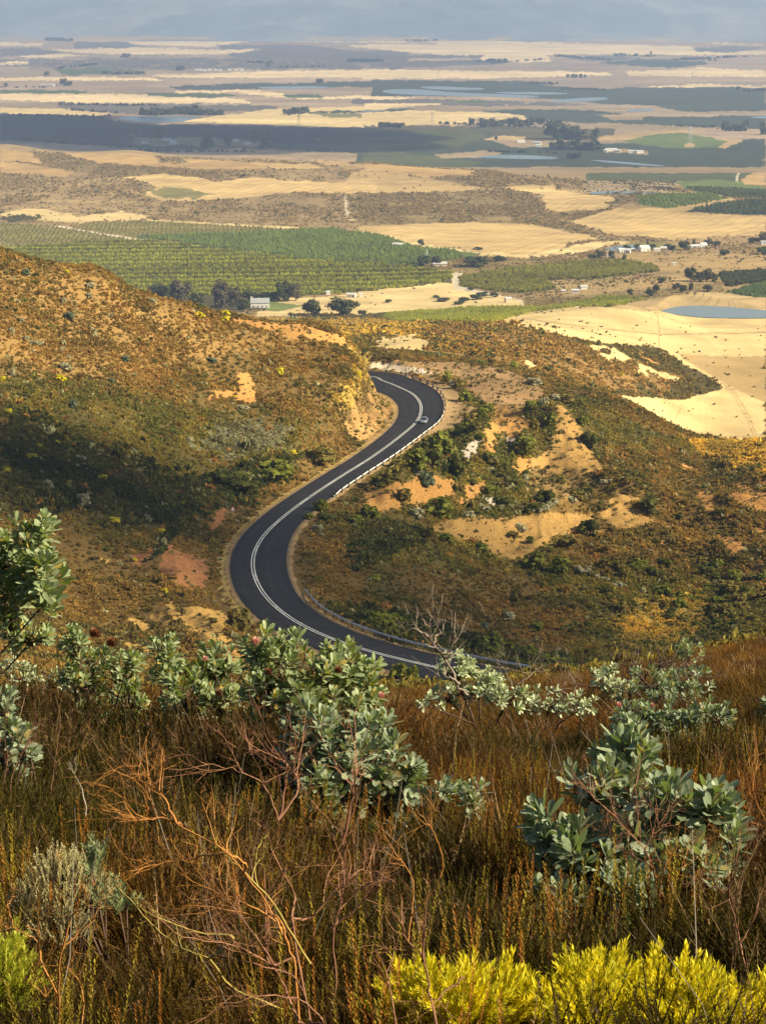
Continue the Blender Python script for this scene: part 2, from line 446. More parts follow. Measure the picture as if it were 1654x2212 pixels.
def leaf_mat(name, ca, cb, trans=0.35, tcol=None, rough=0.55, spec=0.3, scale=1.2, inst=False, noise_amt=1.0, fine=0.0, old=None):
    """foliage: mixes two leaf colours by a noise over the plant, lets some light through"""
    m, nt, out = new_mat(name)
    geo = nt.nodes.new('ShaderNodeNewGeometry')
    n = nt.nodes.new('ShaderNodeTexNoise'); n.inputs['Scale'].default_value = scale; n.inputs['Detail'].default_value = 3
    nt.links.new(geo.outputs['Position'], n.inputs['Vector'])
    mp = nt.nodes.new('ShaderNodeMapRange'); mp.inputs['From Min'].default_value = 0.3; mp.inputs['From Max'].default_value = 0.7
    nt.links.new(n.outputs['Fac'], mp.inputs['Value'])
    ri = nt.nodes.new('ShaderNodeMath'); ri.operation = 'ADD'; ri.inputs[1].default_value = 0
    nt.links.new(mp.outputs[0], ri.inputs[0])
    island = nt.nodes.new('ShaderNodeMath'); island.operation = 'MULTIPLY_ADD'
    nt.links.new(geo.outputs['Random Per Island'], island.inputs[0]); island.inputs[1].default_value = 0.7
    sub = nt.nodes.new('ShaderNodeMath'); sub.operation = 'MULTIPLY_ADD'; sub.inputs[1].default_value = 0.6 * noise_amt; sub.inputs[2].default_value = -0.15
    nt.links.new(ri.outputs[0], sub.inputs[0]); nt.links.new(sub.outputs[0], island.inputs[2])
    mix = nt.nodes.new('ShaderNodeMix'); mix.data_type = 'RGBA'; mix.clamp_factor = True
    nt.links.new(island.outputs[0], mix.inputs['Factor'])
    mix.inputs[6].default_value = (*ca, 1); mix.inputs[7].default_value = (*cb, 1)
    colr = mix.outputs[2]
    if old:
        gt = nt.nodes.new('ShaderNodeMath'); gt.operation = 'GREATER_THAN'; gt.inputs[1].default_value = 1 - old[0]
        nt.links.new(geo.outputs['Random Per Island'], gt.inputs[0])
        mo = nt.nodes.new('ShaderNodeMix'); mo.data_type = 'RGBA'; nt.links.new(gt.outputs[0], mo.inputs['Factor'])
        nt.links.new(colr, mo.inputs[6]); mo.inputs[7].default_value = (*old[1], 1)
        colr = mo.outputs[2]
    if inst:
        at = nt.nodes.new('ShaderNodeAttribute'); at.attribute_type = 'INSTANCER'; at.attribute_name = 'tint'
        ml = nt.nodes.new('ShaderNodeMix'); ml.data_type = 'RGBA'; ml.blend_type = 'MULTIPLY'; ml.inputs[0].default_value = 1.0
        nt.links.new(colr, ml.inputs[6]); nt.links.new(at.outputs['Color'], ml.inputs[7])
        colr = ml.outputs[2]
    b = nt.nodes.new('ShaderNodeBsdfPrincipled'); b.inputs['Roughness'].default_value = rough; b.inputs['Specular IOR Level'].default_value = spec
    nt.links.new(colr, b.inputs['Base Color'])
    if trans > 0:
        tr = nt.nodes.new('ShaderNodeBsdfTranslucent')
        if tcol:
            tm = nt.nodes.new('ShaderNodeMix'); tm.data_type = 'RGBA'; tm.blend_type = 'MULTIPLY'; tm.inputs[0].default_value = 1.0
            nt.links.new(colr, tm.inputs[6]); tm.inputs[7].default_value = (*tcol, 1)
            nt.links.new(tm.outputs[2], tr.inputs['Color'])
        else:
            nt.links.new(colr, tr.inputs['Color'])
        ms = nt.nodes.new('ShaderNodeMixShader'); ms.inputs[0].default_value = trans
        nt.links.new(b.outputs[0], ms.inputs[1]); nt.links.new(tr.outputs[0], ms.inputs[2])
        nt.links.new(ms.outputs[0], out.inputs['Surface'])
    else:
        nt.links.new(b.outputs[0], out.inputs['Surface'])
    return m

# ------------------------------------------------------------------ scatter (uncountable ground cover only)
def scatter(name, sources, P, rotz, scale, tint, pick, label, cat, tilt=None, group=None):
    """one stuff object: instances of the source meshes on points"""
    P = np.asarray(P, np.float32); n = len(P)
    me = bpy.data.meshes.new(name)
    me.vertices.add(n); me.vertices.foreach_set('co', P.ravel())
    def attr(nm, typ, dat, key):
        a = me.attributes.new(nm, typ, 'POINT'); a.data.foreach_set(key, np.asarray(dat).ravel())
    rot = np.zeros((n, 3), np.float32); rot[:, 2] = rotz
    if tilt is not None: rot[:, :2] = tilt
    attr('rot', 'FLOAT_VECTOR', rot, 'vector')
    sc3 = np.asarray(scale, np.float32)
    if sc3.ndim == 1: sc3 = np.repeat(sc3[:, None], 3, 1)
    attr('scl', 'FLOAT_VECTOR', sc3, 'vector')
    attr('pick', 'INT', np.asarray(pick, np.int32), 'value')
    t = np.ones((n, 4), np.float32); t[:, :3] = tint
    attr('tint', 'FLOAT_COLOR', t, 'color')
    o = bpy.data.objects.new(name, me); COL.objects.link(o)
    ng = bpy.data.node_groups.new(name + '_nodes', 'GeometryNodeTree')
    ng.interface.new_socket('Geometry', in_out='INPUT', socket_type='NodeSocketGeometry')
    ng.interface.new_socket('Geometry', in_out='OUTPUT', socket_type='NodeSocketGeometry')
    N = ng.nodes; L = ng.links
    gi = N.new('NodeGroupInput'); go = N.new('NodeGroupOutput')
    m2p = N.new('GeometryNodeMeshToPoints'); L.new(gi.outputs[0], m2p.inputs['Mesh'])
    iop = N.new('GeometryNodeInstanceOnPoints'); L.new(m2p.outputs[0], iop.inputs['Points'])
    g2i = N.new('GeometryNodeGeometryToInstance')
    for s in reversed(sources):
        oi = N.new('GeometryNodeObjectInfo'); oi.inputs['Object'].default_value = s; oi.inputs['As Instance'].default_value = False
        L.new(oi.outputs['Geometry'], g2i.inputs[0])
    L.new(g2i.outputs[0], iop.inputs['Instance'])
    iop.inputs['Pick Instance'].default_value = True
    def na(nm, typ):
        a = N.new('GeometryNodeInputNamedAttribute'); a.data_type = typ; a.inputs['Name'].default_value = nm
        return a.outputs['Attribute']
    L.new(na('pick', 'INT'), iop.inputs['Instance Index'])
    e2r = N.new('FunctionNodeEulerToRotation'); L.new(na('rot', 'FLOAT_VECTOR'), e2r.inputs[0])
    L.new(e2r.outputs[0], iop.inputs['Rotation'])
    L.new(na('scl', 'FLOAT_VECTOR'), iop.inputs['Scale'])
    L.new(iop.outputs[0], go.inputs[0])
    md = o.modifiers.new('scatter', 'NODES'); md.node_group = ng
    tag(o, label, cat, group, 'stuff')
    return o
def source(name, v, f, mat, smooth=False):
    """an unlinked mesh object used only by scatter"""
    o = mesh_np(name, v, f, mat, None, smooth); COL.objects.unlink(o)
    return o
# ------------------------------------------------------------------ light
SUN_DIR = Vector((0.80, -0.22, 0.56)).normalized()
w = bpy.data.worlds.new('World'); SC.world = w; w.use_nodes = True
nt = w.node_tree; bg = nt.nodes['Background']
sky = nt.nodes.new('ShaderNodeTexSky'); sky.sky_type = 'NISHITA'; sky.sun_disc = False
el = math.asin(SUN_DIR.z); az = math.atan2(SUN_DIR.x, SUN_DIR.y)
sky.sun_elevation = el; sky.sun_rotation = az
nt.links.new(sky.outputs[0], bg.inputs['Color']); bg.inputs['Strength'].default_value = 0.045
sd = bpy.data.lights.new('sun', 'SUN'); sd.energy = 5.0; sd.angle = rad(0.5); sd.color = (1.0, 0.87, 0.60)
so = bpy.data.objects.new('sun', sd); COL.objects.link(so)
so.rotation_euler = (-SUN_DIR).to_track_quat('-Z', 'Y').to_euler()
so.location = (200, -100, 300)
SC.view_settings.view_transform = 'Standard'; SC.view_settings.look = 'None'
SC.view_settings.exposure = 1.05; SC.view_settings.gamma = 1.0
SC.cycles.max_bounces = 6; SC.cycles.diffuse_bounces = 3; SC.cycles.transparent_max_bounces = 8; SC.cycles.volume_bounces = 0
SC.cycles.use_denoising = True
# ------------------------------------------------------------------ ground colours (albedo; dark plain tone includes cloud shade) by area
COLS = dict(
 straw=(.70,.52,.235), strawp=(.60,.45,.21), strawd=(.48,.33,.14), plough=(.48,.30,.115), ploughs=(.52,.34,.13), tan=(.33,.24,.13), bank=(.46,.33,.16),
 scrubtan=(.34,.235,.105), scrub=(.25,.18,.070), scrubd=(.095,.080,.036), scrubsand=(.40,.27,.11), orch=(.085,.092,.026), orch2=(.085,.115,.040), orchd=(.050,.062,.034),
 greenb=(.13,.17,.04), lawn=(.20,.24,.07), olive=(.22,.19,.06), shadedveg=(.080,.072,.050), fard=(.135,.115,.095), fartan=(.36,.26,.165), farstraw=(.80,.60,.32),
 pale=(.62,.52,.37), gold=(.36,.25,.060), goldor=(.27,.165,.055), brown=(.15,.095,.030), oliveb=(.10,.078,.024), dark=(.045,.045,.016), grey=(.16,.145,.085),
 sand=(.34,.205,.066), sandy=(.50,.30,.085), sandor=(.38,.20,.060), sandd=(.22,.14,.05), red=(.30,.135,.055), orange=(.50,.25,.075), white=(.36,.31,.25), bare=(.30,.185,.085), shoulder=(.33,.22,.10))
PAINT = []   # (pixel polygon, colour, edge raggedness px, patchiness)
def P(k, colr, pts, rag=0.6, patch=0.0):
    PAINT.append((np.array(C(k, pts)), colr, rag, patch))
# far plain
_E = {}
def EXT(k, colr, pts, rag=.6, patch=0.): P(k, colr, pts, rag, patch)
P(1,'farstraw',[(0,95),(60,100),(150,105),(60,120),(0,122)])
P(1,'farstraw',[(0,140),(120,140),(140,155),(0,160)])
P(1,'farstraw',[(620,125),(760,122),(830,130),(900,125),(1010,135),(1100,150),(1764,165),(1764,182),(1300,180),(1100,175),(900,205),(760,200),(640,195),(500,185),(320,178),(420,150),(560,148)])
P(1,'farstraw',[(1090,113),(1130,114),(1215,130),(1150,136),(1090,125)])
P(1,'farstraw',[(0,180),(200,188),(180,200),(0,198)])
P(1,'fard',[(0,210),(140,205),(300,228),(200,240),(0,245)])
P(1,'fard',[(320,180),(520,178),(640,200),(500,210),(320,208)])
P(1,'fard',[(930,192),(1350,195),(1480,215),(1764,225),(1764,262),(1100,255),(1000,245)])
P(1,'farstraw',[(190,215),(420,210),(700,205),(900,215),(1130,212),(1060,225),(900,235),(560,235),(300,225)])
P(1,'farstraw',[(1500,195),(1698,192),(1698,210),(1560,208)])
P(1,'farstraw',[(80,240),(260,232),(380,240),(260,248),(100,250)])
P(1,'fard',[(0,255),(900,250),(1742,262),(1742,298),(900,300),(0,290)],1,.55)
P(1,'farstraw',[(0,268),(120,268),(120,278),(0,280)])
P(1,'farstraw',[(640,325),(900,318),(1200,305),(1742,298),(1742,335),(1200,335),(900,336),(680,335)])
P(1,'farstraw',[(0,335),(300,333),(640,335),(700,348),(0,348)],.5,.3)
P(1,'orch2',[(240,300),(420,290),(620,305),(600,318),(260,325)],.8,.4)
P(1,'orchd',[(720,372),(1000,362),(1764,350),(1764,372),(1300,380),(1000,388),(760,385)])
P(1,'orch2',[(0,388),(380,392),(380,405),(0,402)])
P(1,'farstraw',[(760,390),(1100,390),(1220,400),(1240,420),(1698,410),(1698,425),(1250,425),(1000,400),(760,402)])
P(1,'farstraw',[(0,406),(280,402),(600,408),(700,415),(1050,430),(1100,445),(700,445),(300,445),(150,435),(0,434)],.6,.2)
P(1,'orch2',[(620,400),(960,402),(1030,418),(900,422),(640,415)])
P(1,'orch2',[(1220,410),(1380,408),(1400,420),(1240,424)])
P(1,'fard',[(250,445),(700,450),(1200,458),(1200,480),(500,490),(250,465)],1,.4)
P(1,'straw',[(0,465),(250,468),(480,490),(430,499),(0,490)])
P(1,'straw',[(900,505),(1200,470),(1698,455),(1698,552),(1300,548),(1000,535),(830,525),(780,520)])
P(1,'orchd',[(1320,482),(1786,470),(1786,485),(1340,490)])
P(1,'olive',[(1330,490),(1640,490),(1560,508),(1440,507)])
P(1,'shadedveg',[(0,490),(440,500),(500,520),(560,530),(860,538),(1300,548),(1764,555),(1764,668),(1300,665),(1000,650),(600,640),(230,620),(0,608)],.5,.12)  # dark vegetation of the plain with cloud shade painted into its colour
P(1,'tan',[(590,600),(900,595),(1130,610),(1120,635),(800,632),(560,622)],1.2,.35)
P(1,'tan',[(860,635),(1300,650),(1764,668),(1764,690),(1200,680),(900,650)],.6,.2)
# far plain, right
P(2,'farstraw',[(160,160),(400,158),(620,175),(600,182),(800,185),(1330,200),(1340,215),(1600,215),(1654,218),(1654,235),(1400,238),(1000,235),(700,235),(730,265),(480,270),(400,248),(130,228),(-71,210),(-74,190),(250,190),(150,175)],.6,.12)
P(2,'farstraw',[(1320,178),(1400,182),(1640,192),(1640,196),(1400,188)])
P(2,'fard',[(-30,225),(90,236),(440,240),(420,252),(-32,250)])
P(2,'fard',[(-61,265),(400,260),(540,262),(520,275),(200,290),(-58,285)])
P(2,'fard',[(780,248),(1000,238),(1120,250),(1000,262),(900,265)])
P(2,'fard',[(1340,205),(1560,200),(1654,210),(1500,226),(1360,222)],.6,.3)
P(2,'orchd',[(920,270),(1100,256),(1390,266),(1400,280),(1240,292),(1000,280)])
P(2,'farstraw',[(-68,300),(400,305),(960,312),(1000,325),(600,335),(-87,342)],.5,.08)
P(2,'farstraw',[(1050,312),(1380,292),(1654,305),(1654,332),(1200,328),(1060,326)])
P(2,'farstraw',[(1130,372),(1450,362),(1654,372),(1654,378),(1200,378)])
P(2,'orchd',[(-48,345),(640,350),(700,370),(980,385),(1010,378),(1500,378),(1654,385),(1654,482),(1300,482),(1180,460),(950,450),(780,430),(450,415),(-49,415)],.5,.12)
P(2,'farstraw',[(-91,420),(140,422),(60,430),(-101,430)])
P(2,'fard',[(-138,430),(260,430),(700,440),(900,455),(500,460),(-133,448)],.6,.4)
P(2,'orch2',[(290,436),(420,430),(470,442),(330,448)])
P(2,'farstraw',[(-77,448),(200,445),(260,450),(-76,470)])
P(2,'tan',[(260,468),(540,455),(700,465),(500,478),(260,478)])
P(2,'tan',[(690,472),(860,458),(1180,470),(1440,490),(1200,495),(900,478)],.6,.2)
P(2,'orchd',[(430,480),(560,472),(900,475),(1130,505),(1500,500),(1654,500),(1654,560),(1100,545),(760,530),(600,520),(500,490)])
P(2,'straw',[(-86,485),(250,478),(430,485),(600,495),(650,520),(400,515),(400,540),(-95,540)])
P(2,'tan',[(920,495),(1150,492),(1120,515),(1000,520)])
P(2,'tan',[(780,540),(1000,532),(1300,545),(1500,548),(1260,560),(1000,555),(820,552)])
P(2,'scrubd',[(-79,543),(420,545),(1000,555),(1000,600),(700,610),(450,595),(-73,560)],.8,.2)
P(2,'orchd',[(-110,560),(420,560),(480,570),(460,600),(560,640),(1000,620),(1654,600),(1654,722),(-111,722)],.6,.1)
P(2,'orch',[(-15,558),(420,562),(460,575),(440,600),(300,640),(-21,610)],.6,.1)
P(2,'strawd',[(930,590),(1130,570),(1400,560),(1350,575),(1100,600),(940,612)])
P(2,'greenb',[(1030,612),(1150,585),(1290,573),(1430,598),(1540,605),(1480,635),(1300,642),(1150,628)],.6,.15)
P(2,'strawd',[(1290,620),(1350,625),(1340,635),(1300,632)])
P(2,'strawd',[(1420,596),(1550,605),(1550,615),(1480,640),(1440,636),(1490,615)])
P(2,'strawd',[(430,600),(530,583),(620,593),(600,605),(500,610)])
P(2,'tan',[(540,608),(730,615),(720,640),(600,635)],.8,.1)
P(2,'tan',[(950,645),(1140,650),(1140,665),(960,662)])
P(2,'tan',[(220,668),(440,652),(520,662),(420,680),(260,680)])
P(2,'orch',[(-88,650),(60,655),(440,700),(380,722),(-91,722)],.6,.1)
P(2,'shadedveg',[(-150,556),(0,560),(260,604),(120,622),(30,650),(-150,672)],1.8,0)  # shaded tone of the plain carried on to the right
# rolling hills
P(3,'scrubtan',[(0,0),(200,-25),(1000,0),(1698,20),(1698,340),(0,420)],0,0)
P(4,'scrubtan',[(-65,25),(430,40),(700,95),(880,100),(1080,160),(1100,215),(1654,240),(1654,480),(-83,480)],0,0)
P(3,'plough',[(0,-45),(130,-30),(190,20),(90,10),(0,10)],.6,.1)
P(3,'plough',[(0,10),(100,15),(320,55),(270,80),(180,67),(0,62)],.6,.1)
P(3,'plough',[(270,-28),(600,-22),(800,0),(1100,18),(1160,44),(1000,48),(700,40),(430,15),(330,-5)],.6,.1)
P(3,'scrub',[(130,-40),(260,-25),(330,0),(520,30),(900,50),(980,75),(900,97),(760,77),(520,78),(330,50),(200,15)],1,.15)
P(3,'scrub',[(670,-4),(760,-9),(810,15),(760,22),(680,15)],1,.2)
P(3,'ploughs',[(1050,15),(1330,20),(1400,38),(1200,42)])
P(3,'strawd',[(1330,5),(1500,10),(1520,35),(1400,25)])
P(3,'ploughs',[(520,80),(700,65),(850,80),(930,100),(1100,78),(1200,90),(1350,95),(1786,118),(1786,147),(1400,150),(1200,148),(900,180),(700,187),(620,157),(680,125),(600,95)],.8,.1)
P(3,'olive',[(640,150),(700,125),(800,130),(930,145),(850,175),(700,182)],2,.35)
P(3,'strawd',[(1490,100),(1520,60),(1600,38),(1764,48),(1764,117),(1500,108)])
P(3,'straw',[(0,235),(120,212),(300,235),(330,250),(520,225),(640,245),(620,262),(330,275),(180,265),(0,268)],.8,.15)
P(3,'scrubd',[(0,245),(100,240),(180,262),(120,270),(0,268)],1.5,.2)
P(3,'straw',[(640,262),(900,275),(1290,293),(1290,303),(900,290),(640,275)],.8,.25)
P(3,'olive',[(0,277),(230,288),(610,350),(300,362),(0,387)],.5,.08)
P(3,'olive',[(290,287),(420,275),(640,268),(1100,290),(1270,305),(960,322),(640,327),(590,345),(440,318)],.5,.08)
P(3,'strawp',[(1480,258),(1560,262),(1698,270),(1698,278),(1500,266)])
P(3,'pale',[(1486,155),(1494,155),(1506,240),(1492,240)],.3)
P(3,'pale',[(215,287),(262,288),(622,350),(585,352)],.2)
P(3,'orch',[(0,385),(300,362),(640,350),(1330,435),(1720,455),(1720,562),(1300,590),(1200,612),(640,590),(300,470),(60,420)],.5,.08)
P(3,'orch2',[(590,330),(960,320),(1430,300),(1500,310),(1720,330),(1720,455),(1330,437),(900,380),(700,350),(600,347)],.5,.1)
P(4,'orch2',[(-78,340),(120,380),(300,393),(370,430),(200,450),(130,480),(-80,480)],.5,.1)
P(4,'orch',[(-112,475),(200,480),(290,490),(300,535),(-111,566)],.4,.08)
P(3,'straw',[(1180,600),(1300,603),(1720,568),(1720,680),(1100,680)],.6,.15)
P(3,'lawn',[(1150,612),(1180,612),(1310,635),(1200,660),(1130,655)],.4,.1)
P(3,'scrubd',[(600,560),(1150,585),(1150,660),(600,640)],1,.1)
P(4,'plough',[(-135,20),(400,50),(410,75),(200,90),(80,55),(-127,35)],.6,.1)
P(4,'strawd',[(-34,58),(250,95),(460,130),(300,142),(-31,147)],.6,.1)
P(4,'scrub',[(200,85),(430,60),(600,95),(500,120),(460,130),(330,110)],1.2,.2)
P(4,'scrub',[(-108,150),(380,140),(640,140),(710,200),(700,232),(500,252),(160,287),(-115,272)],1,.12)
P(4,'ploughs',[(510,120),(740,110),(740,130),(1000,165),(1010,190),(960,215),(760,225),(710,215),(690,170),(700,150),(560,135)],.7,.1)
P(4,'scrub',[(720,225),(1000,215),(900,240),(800,262),(700,250)],1,.2)
P(4,'scrub',[(950,190),(1080,160),(1100,185),(1000,200)],1,.3)
P(4,'tan',[(880,92),(1260,92),(1270,110),(1240,150),(1000,158),(860,135)],.8,.1)
P(4,'orch',[(880,60),(1654,60),(1654,95),(880,92)],.5,.1)
P(4,'greenb',[(1090,160),(1200,150),(1400,150),(1490,170),(1400,195),(1230,216),(1100,198)],.5,.12)
P(4,'greenb',[(1260,98),(1400,86),(1600,100),(1654,122),(1654,135),(1400,125),(1300,120)],.5,.12)
P(4,'orch',[(1300,122),(1400,125),(1654,135),(1654,172),(1500,165),(1400,148),(1300,135)],.5,.1)
P(4,'orchd',[(1310,228),(1500,182),(1654,175),(1654,242),(1400,233)],.5,.1)
P(4,'strawd',[(1200,215),(1500,168),(1530,175),(1300,228)],.5,.1)
P(4,'plough',[(1550,90),(1600,60),(1654,55),(1654,110),(1560,105)])
P(4,'pale',[(1520,95),(1530,62),(1540,62),(1532,95)],.2)
P(4,'ploughs',[(800,268),(1000,215),(1200,210),(1300,230),(1654,245),(1654,330),(1500,330),(1300,347),(1000,330),(900,300)],.6,.08)
P(4,'ploughs',[(-108,290),(150,280),(400,275),(700,285),(730,305),(900,330),(940,345),(800,360),(780,385),(640,408),(400,398),(200,368),(-94,322)],.6,.08)
P(4,'scrub',[(380,275),(700,250),(800,275),(940,327),(730,300),(600,272)],1,.15)
P(4,'straw',[(-38,322),(200,370),(400,400),(650,410),(900,360),(1000,355),(1110,355),(960,372),(850,405),(700,420),(500,432),(370,405),(200,385),(50,350)],.8,.12)
P(4,'greenb',[(300,395),(420,405),(380,425),(350,425)],.8,.3)
P(4,'olive',[(1000,370),(1150,355),(1280,375),(1280,390),(1100,392)],.6,.2)
P(4,'scrubsand',[(1050,402),(1200,420),(1654,410),(1654,500),(1450,505),(1190,485),(1180,465),(1060,440)],1.5,.3)
P(4,'scrub',[(160,450),(400,420),(700,425),(860,430),(800,452),(560,468),(340,505),(300,492),(160,485)],1.2,.2)
P(4,'straw',[(-107,566),(300,535),(330,555),(600,612),(650,645),(400,660),(-93,690)],.8,.15)
P(4,'orch',[(330,510),(560,470),(880,440),(1060,438),(1180,463),(1190,485),(900,520),(700,525),(760,560),(580,582),(340,550)],.5,.08)
P(4,'scrubsand',[(690,528),(900,520),(1050,510),(1200,500),(1300,500),(1320,570),(1060,562),(900,595),(780,585),(650,580),(760,560)],1.5,.3)
P(4,'scrub',[(590,605),(900,582),(1200,560),(1300,540),(1460,540),(1490,585),(1300,595),(1150,602),(1000,612),(640,645)],1.2,.2)
P(4,'pale',[(296,490),(345,495),(325,548),(600,608),(612,632),(570,604),(305,562)],.4)
P(4,'orchd',[(1450,497),(1654,480),(1654,530),(1480,552)],.5,.1)
P(4,'orch2',[(1480,577),(1654,533),(1654,605)],.5,.1)
P(4,'orch',[(-93,668),(400,640),(680,640),(950,590),(1130,602),(990,640),(860,640),(500,720),(400,740),(-99,720)],.5,.08)
P(4,'bank',[(960,642),(1200,598),(1380,573),(1654,598),(1654,690),(1180,690)],.3,.05)
P(4,'straw',[(400,712),(640,660),(860,632),(960,640),(1180,662),(1350,680),(1654,684),(1654,900),(700,900)],.5,.05)
def PL(k, colr, pts, w):
    a = np.array(pts, float); t = np.gradient(a, axis=0); t /= np.linalg.norm(t, axis=1)[:, None]; n = np.column_stack([-t[:, 1], t[:, 0]]) * w / 2
    P(k, colr, [tuple(q) for q in np.vstack([a + n, (a - n)[::-1]])], .25, 0)
# scrub spur and stubble beyond the bend
P(6,'straw',[(410,20),(560,-20),(1654,-40),(1654,560),(1280,540),(1150,500),(1000,420),(840,335),(700,60)],.5,.05)
P(6,'strawd',[(1270,150),(1400,165),(1654,165),(1654,370),(1560,320),(1450,265),(1330,195)],.5,.1)
for q in ([(1370,165),(1430,240),(1500,310),(1555,400),(1615,535)], [(1385,165),(1446,240),(1515,310),(1570,400),(1630,535)], [(1470,160),(1560,225),(1700,350)], [(1295,370),(1270,420),(1235,475)], [(1185,-20),(1195,60),(1190,125)], [(1480,310),(1560,300),(1700,290)], [(1400,170),(1500,180),(1700,175)], [(600,0),(900,40),(1200,70),(1700,60)], [(1330,195),(1450,180),(1560,225)]):
    PL(6,'bank',q,5)
P(6,'oliveb',[(-400,-20),(0,-20),(200,10),(400,15),(700,58),(850,92),(1000,110),(1200,130),(1300,200),(1440,270),(1465,310),(1300,350),(1100,340),(900,332),(600,330),(-400,330)],.8,.05)
P(6,'gold',[(-500,0),(200,5),(240,60),(150,80),(-100,80),(-300,100)],1.5,.25)
P(6,'goldor',[(150,30),(400,20),(700,70),(1100,190),(1300,260),(1200,320),(800,320),(600,220),(300,180),(200,100)],4,.5)
P(6,'straw',[(900,112),(1000,125),(1090,175),(1040,190),(940,165)],2.2,.3)
P(6,'straw',[(1090,195),(1280,262),(1250,282),(1100,232)],2.2,.35)
P(6,'orange',[(1110,140),(1200,185),(1190,195),(1120,160)],1.5,.2)
P(6,'straw',[(600,170),(680,210),(640,220)],1.5,.3)
P(6,'sandy',[(680,265),(740,270),(750,325),(700,320)],1.2,.1)
P(6,'straw',[(-20,85),(130,75),(215,100),(190,128),(100,162),(-60,158)],1.6,.15)
# hillsides near the road
P(5,'brown',[(-300,-200),(1000,-100),(1654,100),(1654,2000),(-300,2000)],0,0)
P(6,'oliveb',[(-50,330),(880,332),(1000,400),(1150,480),(1280,520),(1900,560),(1900,1700),(-50,1700)],1.0,0)
P(6,'brown',[(800,600),(1200,560),(1700,700),(1700,1200),(900,1100),(700,900)],8,.35)
P(6,'brown',[(0,1100),(500,1080),(900,1250),(800,1450),(200,1400)],8,.4)
P(6,'gold',[(1300,520),(1900,540),(1900,720),(1500,640),(1380,600)],1.5,.25)
P(6,'gold',[(1040,1230),(1400,1200),(1380,1330),(1250,1400),(1000,1400)],5,.4)
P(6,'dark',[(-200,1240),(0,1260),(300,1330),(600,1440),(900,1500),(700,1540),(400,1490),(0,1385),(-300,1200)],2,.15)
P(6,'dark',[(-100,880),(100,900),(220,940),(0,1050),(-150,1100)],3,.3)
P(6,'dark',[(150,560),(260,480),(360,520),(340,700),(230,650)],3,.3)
P(6,'bare',[(-120,185),(0,185),(180,185),(480,205),(620,250),(700,310),(690,340),(600,390),(480,400),(400,350),(340,270),(200,240),(0,225)],1,.1)
P(6,'sandor',[(480,380),(600,390),(640,450),(560,520),(470,470)],2.5,.35)
P(6,'pale',[(-80,190),(60,200),(170,222),(230,245),(120,240),(0,222),(-90,215)],.8,.1)
P(6,'shoulder',[(110,235),(200,240),(300,300),(400,390),(330,460),(240,520),(160,560),(240,440),(280,350),(200,270)],1.2,.2)
P(6,'sand',[(755,365),(800,400),(830,440),(900,560),(960,650),(880,690),(740,700),(600,660),(640,610),(735,560),(740,440)],1.6,.08)
P(6,'sandd',[(600,640),(880,680),(960,680),(860,770),(700,790),(600,720)],3,.35)
P(6,'sand',[(1005,742),(1090,765),(1105,790),(1060,795),(960,800),(1000,770)],1.2,.05)
P(6,'sand',[(930,842),(1020,795),(1090,830),(1190,885),(1060,912),(960,880)],1.2,.08)
P(6,'sand',[(640,850),(800,835),(900,860),(950,965),(840,920),(740,940),(650,1030),(560,1045),(450,1000),(380,960),(280,962),(205,900),(300,870),(560,860)],1.8,.12)
P(6,'sandor',[(-100,760),(30,720),(150,690),(300,690),(310,760),(200,800),(60,810),(-60,860)],2.0,.2)
P(6,'sandor',[(340,720),(440,705),(430,760),(370,790)],1.5,.15)
P(6,'sandor',[(440,470),(495,480),(480,590),(425,600)],1.5,.15)
P(6,'sandor',[(600,560),(650,620),(600,680),(560,640)],2,.3)
P(6,'white',[(335,590),(375,530),(425,520),(400,585),(375,625)],1.5,.15)
P(6,'white',[(520,520),(590,515),(570,555)],1.5,.3)
P(6,'white',[(420,770),(470,780),(500,810),(450,800)],1.2,.2)
P(6,'sandor',[(330,780),(400,770),(400,820),(350,820)],1.5,.3)
for q in ([(1340,760),(1420,735),(1455,820),(1400,835)], [(1265,612),(1370,655),(1290,665)], [(1480,685),(1600,735),(1700,770),(1700,860),(1540,795),(1470,740),(1560,755)], [(1440,920),(1580,985),(1520,1015),(1450,970)],
          [(1560,688),(1700,712),(1700,724),(1570,706)], [(1405,1035),(1450,1050),(1430,1082)], [(1190,950),(1240,960),(1210,985)], [(1290,1010),(1320,1020),(1300,1035)], [(1600,900),(1654,905),(1650,935),(1610,920)], [(1350,870),(1430,900),(1390,910)]):
    P(6,'orange',q,1.8,.25)
P(5,'goldor',[(-100,-220),(400,-200),(900,-40),(1300,20),(1400,80),(1000,150),(700,250),(400,260),(0,220),(-100,200)],10,.35)
P(5,'oliveb',[(0,250),(500,330),(1000,420),(1400,430),(1300,600),(900,760),(700,950),(400,950),(0,700)],10,.35)
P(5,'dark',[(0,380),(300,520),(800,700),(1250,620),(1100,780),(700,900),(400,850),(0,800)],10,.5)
P(5,'grey',[(950,430),(1270,470),(1220,560),(1000,610),(850,560)],5,.45)
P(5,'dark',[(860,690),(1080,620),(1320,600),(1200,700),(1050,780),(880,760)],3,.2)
P(5,'orange',[(1000,0),(1300,25),(1500,85),(1490,120),(1200,60),(1000,20)],1.2,.3)
P(5,'sandor',[(1200,30),(1330,50),(1290,100),(1200,60)],3,.5)
P(5,'orange',[(1030,240),(1070,235),(1100,290),(1105,360),(1060,372),(1000,340),(900,348),(908,308),(1030,322)],1.0,.08)
P(5,'red',[(690,1020),(750,950),(762,1000),(890,1045),(912,1100),(890,1168),(800,1172),(740,1100),(690,1120)],1.5,.1)
P(5,'red',[(565,1022),(660,1008),(640,1065),(600,1072)],1.5,.2)
P(5,'red',[(890,900),(970,815),(975,870),(910,935)],1.5,.3)
